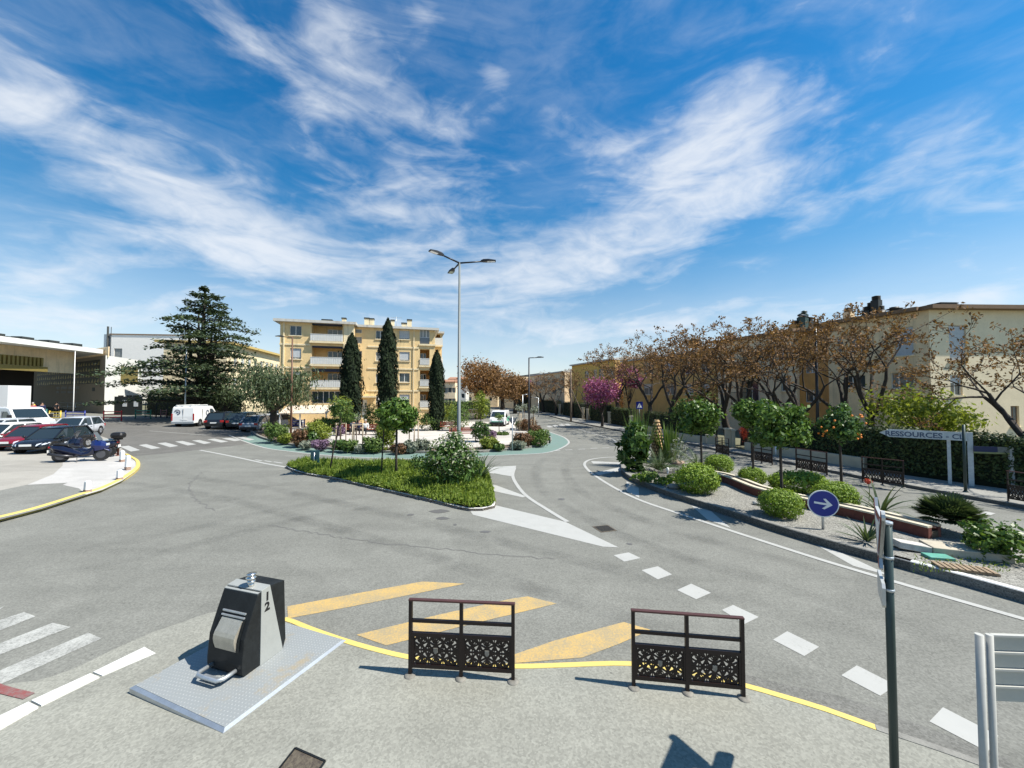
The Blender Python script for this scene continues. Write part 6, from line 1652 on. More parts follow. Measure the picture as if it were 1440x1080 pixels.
# ---- gymnasium and school on the left
M_BROWNW = mat('brown_panel_wall', (.27, .225, .17), .8, var=.08); M_WHT = mat('white_render', (.66, .66, .63), .8, var=.06, scale=2); M_OLIVE = mat('olive_gold_metal', (.24, .19, .06), .5, .35, var=.12, scale=4)
B_ = Vector((-54.0, 51.0)); A_ = Vector((-83.0, 66.7)); C_ = Vector((-56.8, 59.0)); zg = gz(-54)
t = thing('gymnasium', 'modern gymnasium with brown perforated wall, white end and sweeping white roof at far left', 'gymnasium', (B_.x, B_.y, zg))
G1 = Facade(t, A_, B_, zg - .5); G2 = Facade(t, B_, C_, zg - .5)
zt = G1.uz(146, 500)[1]
pn = G1.rect(53, 516, 140, 539)
G1.wall('brown_wall', M_BROWNW, zt, []); 
rr = random.Random(31)
def bronze(k):
    w, h = pn[1] - pn[0], pn[3] - pn[2]; nx = 26
    for i in range(nx):
        for j in range(4):
            x0 = pn[0] + w * i / nx; z0 = pn[2] + h * j / 4; dx = w / nx; dz = h / 4
            k.add([(x0 + dx * .1, -.05, z0 + dz * rr.uniform(.05, .3)), (x0 + dx * rr.uniform(.7, .95), -.05, z0 + dz * .1), (x0 + dx * rr.uniform(.4, .9), -.05, z0 + dz * rr.uniform(.6, .95))], [(0, 1, 2)])
G1.box('upper_wall', M_BEIGE, 0, G1.L - .05, .25, .35, zt - .2, zt + 1.2)
G1.box('lattice_backing', M_CHIM, pn[0], pn[1], -.03, -.004, pn[2], pn[3]); G1.mb(bronze, 'bronze_lattice', M_OLIVE)
for y in (545.5, 551.5):
    r_ = G1.rect(79, y - 1.3, 112 - (y > 550) * 3, y + 1.3)
    G1.mb(lambda k: [k.span((r_[0] + (r_[1] - r_[0]) * i / 16, -.03, r_[2]), (r_[0] + (r_[1] - r_[0]) * (i + rr.uniform(.4, .75)) / 16, -.004, r_[3])) for i in range(16) if i % 5 != 3], 'wall_lettering', mat('faint_letter_grey', (.24, .24, .23), .6))
G1.box('vent', M_CHIM, *[G1.rect(130, 545, 133.5, 550)[i] for i in (0, 1)], -.03, -.004, *[G1.rect(130, 545, 133.5, 550)[i] for i in (2, 3)])
G2.wall('white_wall', M_WHT, zt, []); 
r_ = G2.rect(170, 515, 193, 540); G2.box('olive_panel', M_OLIVE, max(.2, r_[0]), min(r_[1], G2.L - .2), -.05, -.004, r_[2], r_[3])
for x in (166, 178, 187): r_ = G2.rect(x, 556, x + 7, 578); G2.box('dark_doorway', M_INT, r_[0], min(r_[1], G2.L), -.03, -.004, zg, r_[3])
Facade(t, C_, C_ + Vector((-30, 20)), zg).wall('rear_wall', M_WHT, zt)
E1 = B_ + Vector((-1.0, .6)); E0 = Vector((-52.5, 36.0))
zr = A(140, 498, E1.y).z
def roof(k): 
    o = Vector(t.location); pts = [E0, E1, Vector((-84, 67.5)), Vector((-110, 60)), Vector((-95, 36))]
    k.prism([(p.x - o.x, p.y - o.y) for p in pts], zr + .05 - o.z, zr + .62 - o.z)
mb = MB(); roof(mb); mb.build('roof', M_WHT, t)
G3 = Facade(t, E0 + Vector((-2.2, .7)), E1 + Vector((-1.4, -.6)), zg)
h = G3.rect(0, 498, 67, 523); G3.box('upper_wall', M_BEIGE, 0, G3.L - 1, .5, .6, h[2], zr + .04)
G3.mb(lambda k: [k.span((h[0] - 6 + i * .42, -.02, h[2] + .6), (h[0] - 6 + i * .42 + .22, .2, h[3])) for i in range(int((h[1] - h[0] + 6) / .42))] + [k.span((h[0] - 6, .0, h[2]), (h[1], .3, h[2] + .57))], 'slat_screen', M_OLIVE)
G3.box('entrance_shade_sheet', M_INT, h[0] - 12, G3.uz(47, 550, 3.4)[0], 3.4, 3.5, zg - .5, h[3] - .2)  # near-black sheet paints in the shade of the open recess
G3.mb(lambda k: [k.span((h[0] + .5 + i * 1.5, 3, zr + .62), (h[0] + 1.8 + i * 1.5, 4.2, zr + 1.35 + .2 * (i % 2))) for i in range(8)], 'roof_units', M_CHIM)
b = Vector((-77.5, 75)); t = thing('school_block', 'tall plain white school block with one black window behind the cedar', 'school building', (b.x, b.y, gz(-77)))
S1 = Facade(t, Vector(((153 - 720) / F * 75, 75.0)), Vector(((262 - 720) / F * 76.5, 76.5)), 2)
zt = S1.uz(190, 471)[1]; hs = [S1.rect(160.5, 490, 171.5, 502.5), S1.rect(247, 488, 255, 518)]
S1.wall('front_wall', mat('grey_white_render', (.80, .77, .72), .8, var=.05), zt, hs); [S1.window(h, mull=0, sill=False, fm=M_CHIM) for h in hs]
S1.box('roof_edge', M_EAVE, -.1, S1.L + .1, -.12, 8, zt, zt + .2); S1.box('flue', M_GALV, -1.4, -.1, .3, 1.5, 2, zt + .1); S1.mb(lambda k: (k.cyl((-.55, .1, 4), (-.55, .1, zt + 1.6), .16, 8), k.cyl((.1, .0, 4), (.1, 0, zt + 1.5), .06, 6)), 'flue_pipe', M_CHIM)
Facade(t, S1.a + S1.n * 8, S1.a, 2).wall('side_wall', M_WHT, zt); Facade(t, S1.b, S1.b + S1.n * 8, 2).wall('side_wall', M_WHT, zt)
a, b = Vector(((318 - 720) / F * 56, 56.0)), Vector(((396 - 720) / F * 76, 76.0))
t = thing('school_wing', 'long cream school wing with yellow eaves receding right of the cedar', 'school building', (a.x, a.y, gz(a.x)))
S2 = Facade(t, a, b, 0); zt = S2.uz(336, 487.5)[1]
hw = [(u, u + 1.1, z, z + 1.6) for u in np.arange(2, S2.L - 2, 2.2) for z in (zt - 3.2, zt - 6.4)]
S2.wall('street_wall', M_YW2, zt, hw); [S2.window(h, shut=.6 if i % 3 else 0, mull=0, sill=False) for i, h in enumerate(hw[:12])]
S2.box('roof', mat('yellow_eave', (.46, .34, .12), .7), -.3, S2.L + .3, -.7, 9, zt, zt + .35); Facade(t, a + S2.n * 8, a, 0).wall('end_wall', M_YW2, zt)

# ---- garden walls, hedges and pillars on the right
def hedge(lb, pts, zb, zt, th, n, seed, m=LM_HEDGE, front=.0, loc=None):
    l = smooth_line(pts, .6); t = thing('hedge', lb, 'hedge', (l[0].x, l[0].y, .1)); o = Vector((l[0].x, l[0].y, .1))
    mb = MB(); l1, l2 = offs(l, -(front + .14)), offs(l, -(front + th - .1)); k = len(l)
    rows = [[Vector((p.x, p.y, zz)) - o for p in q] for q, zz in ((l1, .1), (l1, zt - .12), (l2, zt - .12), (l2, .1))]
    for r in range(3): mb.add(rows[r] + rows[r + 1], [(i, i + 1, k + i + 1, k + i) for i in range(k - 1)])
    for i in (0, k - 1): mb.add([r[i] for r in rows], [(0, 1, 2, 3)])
    mb.build('dark_hedge_filler', mat('hedge_core', (.012, .018, .008), .95), t)  # solid dark box added inside the leaf shell, no branches modelled
    lv = Leaves(seed); rg = lv.rg; P0 = np.array([p[:] for p in l]); seg = rg.integers(0, k - 1, n); f = rg.random(n)[:, None]
    c = P0[seg] * (1 - f) + P0[seg + 1] * f; tg = P0[seg + 1] - P0[seg]; tg /= np.linalg.norm(tg, axis=1)[:, None]; nn = np.stack([tg[:, 1], -tg[:, 0]], 1)
    top = rg.random(n) < .38; dpt = np.where(top, rg.random(n) * th, rg.normal(.08, .07, n)) + front
    z = np.where(top, zt + rg.normal(0, .07, n) + .06 * np.sin(c[:, 1] * 3), zb + rg.random(n) * (zt - zb))
    c3 = np.concatenate([c + nn * dpt[:, None], z[:, None]], 1); nr = np.concatenate([-nn, np.zeros((n, 1))], 1) * np.where(top, .2, 1)[:, None]; nr[:, 2] += np.where(top, 1.0, .35); nr += rg.normal(size=(n, 3)) * .5
    lv.put(c3, nr / np.linalg.norm(nr, axis=1)[:, None], rg.normal(size=(n, 3)), rg.uniform(.10, .2, n), rg.uniform(.05, .10, n)); lv.build('foliage', m, t, world=o[:]); return t
def hp(*pp): return W2(pp, .12)
hedge('tall clipped hedge behind the arrow board and notice board at far right', hp((1600, 712), (1440, 691), (1273, 668), (1222, 660)), .3, 2.0, 1.1, 5200, 301)
hedge('dark hedge behind low wall between the beige gate pillar and the clipped hedge', hp((1215, 659), (1140, 647), (1090, 640), (1046, 633)), .5, 2.0, 1.0, 3600, 302, front=.3)
hedge('dark hedge on a low wall behind the wooden cone', hp((1000, 624), (961, 619), (900, 604)), .5, 1.9, 1.0, 2600, 303, front=.3)
hedge('dark hedge under the magenta tree along the street', hp((884, 600.5), (858, 596)), .3, 2.0, 1.0, 1800, 304)
hedge('dark hedge between two pale gate pillars along the street', hp((852, 594.5), (829, 591)), .3, 2.3, 1.2, 1800, 305)
hedge('dark hedge beside the wooden pole with a sunlit top', hp((816, 588.5), (791, 583.5)), .3, 2.4, 1.4, 1800, 306)
hedge('far dark hedge at the bend of the right street', hp((779, 581), (757, 577.5)), .3, 2.6, 1.6, 1600, 307)
hedge('long dark hedge closing the street end', [GX(775, 96).xy[:], GX(745, 92).xy[:], GX(722, 95).xy[:]], .3, 4.5, 2, 1800, 308)
hedge('dark clipped hedge below the cedar left of the van', [GX(330, 50).xy[:], GX(262, 50).xy[:], GX(206, 52).xy[:]], 1.0, 3.6, 1.5, 2600, 309)
hedge('green hedge in front of the distant pale houses', [GX(690, 70).xy[:], GX(640, 64).xy[:], GX(612, 62).xy[:]], .2, 2.6, 1.6, 2400, 310, LM_MID)
M_PILL = mat('pillar_render', (.46, .40, .29), .85, var=.12)
def lowwall(lb, pts, h):
    l = smooth_line(pts, .6); t = MB(); strip = kerb_into(t, l, -.22, h); o = t.build('low_wall', M_PILL); return tag(o, lb, 'wall')
lowwall('low beige garden wall right of the double gate pillar', hp((1215, 659), (1140, 647), (1090, 640), (1047, 632.5)), .62)
lowwall('low beige garden wall behind the sago palm', hp((1008, 625), (961, 619), (905, 605)), .62)
def pillar(lb, px, py, w, top):
    b = P(px, py, .12); h = A(px, top, b.y).z - .1; ww = w / F * b.y
    t = thing('gate_pillar', lb, 'pillar', (b.x, b.y + .1, .1), -.3, 'gate pillars along the right street'); mb = MB(); mb.span((-ww / 2, 0, 0), (ww / 2, .4, h - .1)); mb.build('shaft', M_PILL, t); mb = MB(); mb.span((-ww / 2 - .05, -.05, h - .098), (ww / 2 + .05, .45, h)); mb.build('cap', M_COPE, t)
pillar('tall beige gate pillar with a cap beside the first far lace barrier', 1026.5, 628, 8, 602.5); pillar('thinner beige gate pillar right behind the capped one', 1033.5, 629, 3.5, 604)
pillar('broad low beige wall pillar left of the capped gate pillar', 1001, 625, 10, 612); pillar('beige pillar half hidden by the tall reedy clump', 888, 601, 4.5, 585); pillar('beige pillar below the magenta tree', 857, 595, 4, 579)
pillar('left one of a pale gate pillar pair right of the wooden pole', 820, 590, 3, 573); pillar('right one of a pale gate pillar pair right of the wooden pole', 826, 591, 2.5, 575); pillar('left one of the farthest gate pillar pair', 782, 582, 2, 569); pillar('right one of the farthest gate pillar pair', 787, 583, 3, 568.5)
b = P(1091, 641, .12); t = thing('white_post', 'thin white post on the sidewalk before the low beige wall', 'post', tuple(b)); mb = MB(); mb.tube([(0, 0, 0), (0, 0, .62)], .04, 8); mb.build('shaft', M_SWHITE, t); mb = MB(); mb.ball((0, 0, .64), .05, 8); mb.build('cap', M_SWHITE, t)
# ================================================================ VEHICLES, PEOPLE, SMALL THINGS
def wheel(t, x, y, r, w=.20):
    s = 1 if y > 0 else -1
    wl = MB(); wl.tube([(x, y - w / 2, r), (x, y + w / 2, r)], r * .98, 22); ty = wl.build('wheel', M_RUBBER, t)
    rm = MB(); rm.cyl((x, y + s * (w / 2 + .001), r), (x, y + s * (w / 2 + .012), r), r * .62, 16)
    for k in range(5):
        a = k * 1.2566; rm.bar((x, y + s * (w / 2 + .016), r), (x + r * .58 * math.cos(a), y + s * (w / 2 + .016), r + r * .58 * math.sin(a)), .05, .012, (0, 1, 0))
    rm.build('rim', M_RIM, ty)
def loft_body(st, nx=7):
    """st: (x, half width, z bottom, z top, crown)"""
    rings = []
    for (x, hw, zb, zt, cr) in st:
        r = [(x, -hw * .86, zb), (x, -hw * .98, zb + .10), (x, -hw, zb + (zt - zb) * .45), (x, -hw * .97, zt - .06), (x, -hw * .86, zt), (x, -hw * .4, zt + cr), (x, hw * .4, zt + cr), (x, hw * .86, zt), (x, hw * .97, zt - .06), (x, hw, zb + (zt - zb) * .45), (x, hw * .98, zb + .10), (x, hw * .86, zb)]
        rings.append([Vector(p) for p in r])
    mb = MB(); mb.smooth = True; mb.loft(rings); return mb
def car(label, loc, heading, paint, L=4.0, Wd=1.74, H=1.46, kind='hatch', group=None):
    t = thing('parked_car', label, 'car', loc, heading, group); h = L / 2; hw = Wd / 2; zb = .20; belt = H * .60
    if kind == 'suv': belt = H * .58; zb = .26
    st = [(-h, hw * .80, zb + .16, belt * .80, 0), (-h * .97, hw * .90, zb + .04, belt * .94, 0), (-h * .80, hw, zb, belt + .01, 0), (-h * .3, hw, zb - .02, belt, 0), (h * .28, hw, zb - .02, belt - .03, .01), (h * .50, hw, zb, belt - .07, .03), (h * .82, hw * .95, zb + .02, belt - .18, .03), (h * .95, hw * .84, zb + .04, belt - .30, .02), (h, hw * .66, zb + .10, belt - .42, 0)]
    body = loft_body(st); body.build('body', paint, t)
    hat = kind != 'sedan'
    xr0, xr1 = (-h * .93, -h * .70) if hat else (-h * .70, -h * .42)
    gl = [(xr0, belt - .02, .80), (xr1, H - .07, .68), (-h * .30, H - .02, .70), (h * .02, H - .03, .70), (h * .18, H - .10, .68), (h * .55, belt - .06, .82)]
    rings = []
    mb = MB(); mb.smooth = False
    top = [(x, z, k) for x, z, k in gl]
    vs = []; 
    for (x, z, k) in top: vs += [(x, -hw * k, z), (x, hw * k, z)]
    for (x, z, k) in top: vs += [(x, -hw * .93, belt - .05), (x, hw * .93, belt - .05)]
    n = len(top); fs = []
    for i in range(n - 1):
        fs.append((2 * i, 2 * i + 1, 2 * i + 3, 2 * i + 2)); o = 2 * n
        fs.append((o + 2 * i, 2 * i, 2 * i + 2, o + 2 * i + 2)); fs.append((2 * i + 1, o + 2 * i + 1, o + 2 * i + 3, 2 * i + 3))
    mb.add(vs, fs); mb.build('windows', M_GLASS, t)
    rp = MB(); rp.smooth = True; rows = []
    for (x, z, k) in ((xr1 - .03, H - .075, .69), (xr1 + .2, H - .03, .71), (-h * .2, H - .002, .72), (h * .05, H - .02, .71), (h * .19, H - .095, .69)):
        rows.append([Vector((x, -hw * k, z - .02)), Vector((x, -hw * k * .92, z + .018)), Vector((x, 0, z + .03)), Vector((x, hw * k * .92, z + .018)), Vector((x, hw * k, z - .02))])
    rp.loft(rows, False, False); rp.build('roof', paint, t)
    pi = MB()
    for s in (-1, 1):
        pi.bar((h * .56, s * hw * .84, belt - .06), (h * .18, s * hw * .70, H - .09), .07, .05); pi.bar((xr1, s * hw * .70, H - .06), (xr0, s * hw * .82, belt - .02), .14, .06)
        pi.bar((-h * .18, s * hw * .715, H - .03), (-h * .14, s * hw * .93, belt - .03), .07, .03); pi.bar((h * .18, s * hw * .70, H - .075), (xr1, s * hw * .70, H - .05), .05, .05)
    pi.build('pillars', paint, t)
    r = H * .215
    for x in (-h * .60, h * .64):
        for s in (-1, 1):
            wheel(t, x, s * (hw - .10), r)
    for x in (-h * .60, h * .64):
        for s in (-1, 1): ar = MB(); ar.cyl((x, s * (hw - .13), r + .01), (x, s * (hw + .004), r + .01), r * 1.14, 20); ar.build('wheel_arch', M_BLACK, t)
    for s in (-1, 1):
        m_ = MB(); m_.add([(h * .985, s * hw * .52, belt - .40), (h * .90, s * hw * .90, belt - .33), (h * .74, s * hw * .97, belt - .24), (h * .80, s * hw * .80, belt - .20), (h * .955, s * hw * .55, belt - .29)], [(0, 1, 2, 3, 4)]); m_.v = [(v[0] + .02, v[1] * 1.012, v[2] + .012) for v in m_.v]; m_.build('headlight', M_LAMP, t)
        m_ = MB(); m_.span((-h - .012, s * hw * .58, belt * .70), (-h * .955, s * hw * .90, belt * .92)); bevel(m_.build('taillight', M_TAIL, t), .02)
        m_ = MB(); m_.ball((h * .44, s * (hw + .09), belt + .05), .10, 8, (.6, 1, .7)); m_.bar((h * .44, s * (hw - .05), belt), (h * .44, s * (hw + .06), belt + .04), .04); m_.build('door_mirror', paint, t)
        m_ = MB(); 
        for x in (-h * .16, h * .34): m_.span((x - .006, s * hw * .985, zb + .1), (x + .006, s * (hw + .004), belt - .04))
        for x in (-h * .10, h * .04 - .45 * 0 + .35 * 0): pass
        m_.build('door_gap', M_BLACK, t)
        m_ = MB(); m_.span((-h * .06, s * hw * .99, belt - .15), (h * .04, s * (hw + .02), belt - .115)); m_.build('door_handle', paint, t)
    g_ = MB(); g_.span((h * .90, -hw * .55, zb + .08), (h + .012, hw * .55, zb + .22)); g_.build('grille', M_BLACK, t)
    b_ = MB(); b_.span((-h - .015, -hw * .78, zb + .04), (-h * .93, hw * .78, zb + .26)); b_.build('rear_bumper', M_BLACK, t)
    p_ = MB(); p_.span((h + .013, -.26, zb + .22), (h + .024, .26, zb + .33)); p_.build('number_plate', M_PLATE, t)
    p_ = MB(); p_.span((-h - .026, -.26, zb + .30), (-h - .002, .26, zb + .41)); p_.build('number_plate', M_PLATE, t)
    return t
def van(label, loc, heading, paint, L=4.9, Wd=1.95, H=1.97, racks=True, emblem=True, green=False):
    t = thing('parked_van', label, 'van', loc, heading); h = L / 2; hw = Wd / 2; mb = MB()
    side = [(-h, .35), (-h, 1.0), (-h + .06, H - .12), (-h + .22, H), (h * .28, H), (h * .42, H - .06), (h * .70, 1.16), (h * .94, .98), (h, .72), (h, .35)]
    Mv = Matrix(((1, 0, 0, 0), (0, 0, 1, 0), (0, 1, 0, 0), (0, 0, 0, 1)))
    rows = []
    for y, k, dz in ((-hw, .96, .06), (-hw * .94, 1.0, .0), (hw * .94, 1.0, .0), (hw, .96, .06)):
        rows.append([Vector((x * (1 if abs(x) < h * .9 else (.985 if dz else 1)), y * (.93 if z > H * .75 else 1), z - (dz if z > 1 else 0))) for x, z in side])
    mb.loft(rows); bevel(mb.build('body', paint, t), .03)
    w = MB(); w.add([(h * .44 + .02, -hw * .80, H - .13), (h * .44 + .02, hw * .80, H - .13), (h * .71 + .02, hw * .86, 1.20), (h * .71 + .02, -hw * .86, 1.20)], [(0, 1, 2, 3)]); w.v = [(x + .01, y, z + .005) for x, y, z in w.v]; w.build('windscreen', M_GLASS, t)
    for s in (-1, 1):
        w = MB(); yy = s * (hw * .965); w.add([(h * .18, yy * .985, H - .30), (h * .36, yy * .985, H - .30), (h * .60, yy * 1.035, 1.2), (h * .18, yy * 1.035, 1.2)], [(0, 1, 2, 3)]); w.build('side_window', M_GLASS, t)
        m_ = MB(); m_.span((h * .58, s * (hw + .02), 1.14), (h * .66, s * (hw + .2), 1.42)); bevel(m_.build('door_mirror', M_BLACK, t), .02)
        m_ = MB(); m_.span((-h - .012, s * hw * .86, .62), (-h + .02, s * hw * .975, 1.28)); m_.build('taillight', M_TAIL, t)
        m_ = MB(); m_.span((h * .93, s * hw * .60, .74), (h + .012, s * hw * .94, .92)); m_.build('headlight', M_LAMP, t)
        m_ = MB()
        for x in (h * .16, -h * .42): m_.span((x - .008, s * (hw - .03), .5), (x + .008, s * (hw + .003), H - .3))
        m_.build('door_gap', M_BLACK, t)
        for x in (-h * .58, h * .62): wheel(t, x, s * (hw - .12), .33, .22)
        for x in (-h * .58, h * .62): m_ = MB(); m_.cyl((x, s * (hw - .15), .34), (x, s * (hw + .003), .34), .39, 20); m_.build('wheel_arch', M_BLACK, t)
    m_ = MB(); m_.span((-h - .05, -hw * .95, .32), (-h + .06, hw * .95, .52)); m_.build('rear_bumper', M_BLACK if not racks else M_GALV, t)
    m_ = MB(); m_.span((h - .04, -hw * .9, .33), (h + .04, hw * .9, .60)); m_.build('front_bumper', M_BLACK, t)
    m_ = MB(); m_.span((-h - .006, -.008, .55), (-h + .03, .008, H - .25)); m_.build('door_gap', M_BLACK, t)
    m_ = MB(); m_.span((-h - .02, -.36, .66), (-h - .001, .16, .77)); m_.build('number_plate', M_PLATE, t)
    if racks:
        for y in (-hw * .6, hw * .1, hw * .62):
            m_ = MB(); m_.bar((-h + .1, y, H + .12), (h * .25, y, H + .12), .05); m_.build('roof_rack', M_SWHITE, t)
        for x in (-h + .3, -h * .3, h * .15): m_ = MB(); m_.bar((x, -hw * .8, H + .06), (x, hw * .8, H + .06), .05, .07); m_.build('rack_bar', M_GALV, t)
    if emblem:
        em = mat('emblem_dark_blue', (.03, .05, .10), .5)
        m_ = MB()
        for k in range(14):
            a0 = k * .32 + .3; a1 = a0 + .26; c = Vector((-h - .007, hw * .48, 1.42)); r0, r1 = .16, .27
            m_.add([c + Vector((0, r * math.cos(a), r * math.sin(a))) for r, a in ((r0, a0), (r1, a0), (r1, a1), (r0, a1))], [(0, 1, 2, 3)])
        m_.build('round_emblem', em, t); m_ = MB(); m_.span((-h - .009, hw * .40, 1.36), (-h - .004, hw * .56, 1.48)); m_.build('emblem_centre', em, t)
        m_ = MB()
        for k in range(14):
            a0 = k * .32 + .3; a1 = a0 + .26; c = Vector((-h * .05, -hw - .004, 1.28)); r0, r1 = .17, .30
            m_.add([c + Vector((r * math.cos(a), 0, r * math.sin(a))) for r, a in ((r0, a0), (r1, a0), (r1, a1), (r0, a1))], [(0, 1, 2, 3)])
        m_.build('round_emblem', em, t)
    if green:
        gm = mat('soft_green_paint', (.10, .42, .26), .4)
        for s in (-1, 1): g_ = MB(); g_.span((-h * .9, s * hw * .995, .6), (h * .12, s * (hw + .006), 1.1)); g_.build('green_stripe', gm, t)
        g_ = MB(); g_.span((h + .002, -hw * .75, .62), (h + .012, hw * .75, .72)); g_.build('green_stripe', mat('soft_green_paint', (.10, .42, .26), .4), t)
    return t
CW = carpaint('car_white', (.70, .70, .69)); CB = carpaint('car_black', (.010, .012, .016)); CR = carpaint('car_red', (.17, .010, .018)); CSI = carpaint('car_silver', (.42, .44, .47)); CG = carpaint('car_grey_blue', (.21, .24, .28)); CDG = carpaint('car_dark_green', (.02, .035, .035))
HB = R(-76.7); GC = 'parked cars at the left kerb'
def gp(x, y, z=.1): return (x, y, gz(x) + z)
car('black hatchback at the front of the left parking row behind the scooters', gp(-26.2, 22.2), HB, CB, 3.55, 1.55, 1.34)
car('red hatchback left of the black one in the left parking row', gp(-28.3, 22.9), HB, CR, 3.6, 1.55, 1.32)
car('white car left of the red one at the left frame edge', gp(-30.4, 23.2), HB, CW, 3.9, 1.6, 1.36)
car('silver estate car in the second row behind the black hatchback', gp(-31.9, 28.2), R(-66), CSI, 4.2, 1.7, 1.40)
car('pale silver car at the far left edge of the parking row', gp(-33.2, 25.0), HB, CSI, 4.0, 1.65, 1.42)
van('plain white van at the left edge behind the parked cars', gp(-37.2, 29.0), R(-14), CW, 4.8, 1.9, 1.95, False, False)
fv = Vector((-.225, .974)); ha = math.atan2(fv.y, fv.x)
def rear_at(px, py, back): b = P(px, py); q = Vector((b.x, b.y)) + fv * back; return (q.x, q.y, gz(q.x))
van('white work van with roof racks and round dark emblems parked tail on before the cedar', rear_at(258, 600.5, 2.3), ha, CW)
car('black estate car tail on right of the white work van', rear_at(301, 604, 2.0), ha, CB, 4.3, 1.8, 1.58, 'suv'); car('dark suv in the shade between black estate and grey car', rear_at(329, 605, 2.4), ha, CDG, 4.4, 1.82, 1.62, 'suv')
car('grey blue car tail on in the shade of the pepper tree', rear_at(353, 608, 2.0), ha - .12, CG, 4.1, 1.74, 1.46); car('silver car half hidden behind the pepper tree trunk', rear_at(392, 602, .8), ha - .9, CSI, 4.1, 1.74, 1.45)
car('cream car behind the pepper tree trunk', gp(-25.6, 43.5, 0), R(10), carpaint('car_cream', (.66, .62, .48)), 4.0, 1.74, 1.5)
b = GX(703, 45); van('small white and green van beyond the thin tree at the far edge of the square', (b.x, b.y, 0), R(-98), CW, 3.9, 1.75, 1.85, False, False, True)
b = GX(664, 60); car('pale car far behind the staked sapling', (b.x, b.y, 0), R(160), CSI, 4.2, 1.75, 1.5)
# box truck
b = GX(8, 37); t = thing('box_truck', 'white box truck at the far left edge before the gymnasium', 'truck', (b.x - 6.6, b.y + 2.0, b.z), R(190))
mb = MB(); mb.span((-4.5, -1.1, 1.0), (1.2, 1.1, 3.6)); bevel(mb.build('cargo_box', CW, t), .03)
mb = MB(); mb.span((-4.4, -.9, .62), (2.9, .9, .96)); mb.build('chassis', M_BLACK, t)
mb = MB(); mb.prism([(1.3, .97), (3.0, .97), (3.05, 1.6), (2.55, 2.6), (1.3, 2.65)], -1.0, 1.0, Matrix(((1, 0, 0, 0), (0, 0, 1, 0), (0, 1, 0, 0), (0, 0, 0, 1)))); bevel(mb.build('cab', CW, t), .04)
mb = MB(); mb.add([(3.06, -.9, 1.66), (3.06, .9, 1.66), (2.62, .85, 2.52), (2.62, -.85, 2.52)], [(0, 1, 2, 3)]); mb.build('windscreen', M_GLASS, t)
for x in (-3.2, 2.1):
    for s in (-1, 1): wheel(t, x, s * .95, .45, .25)

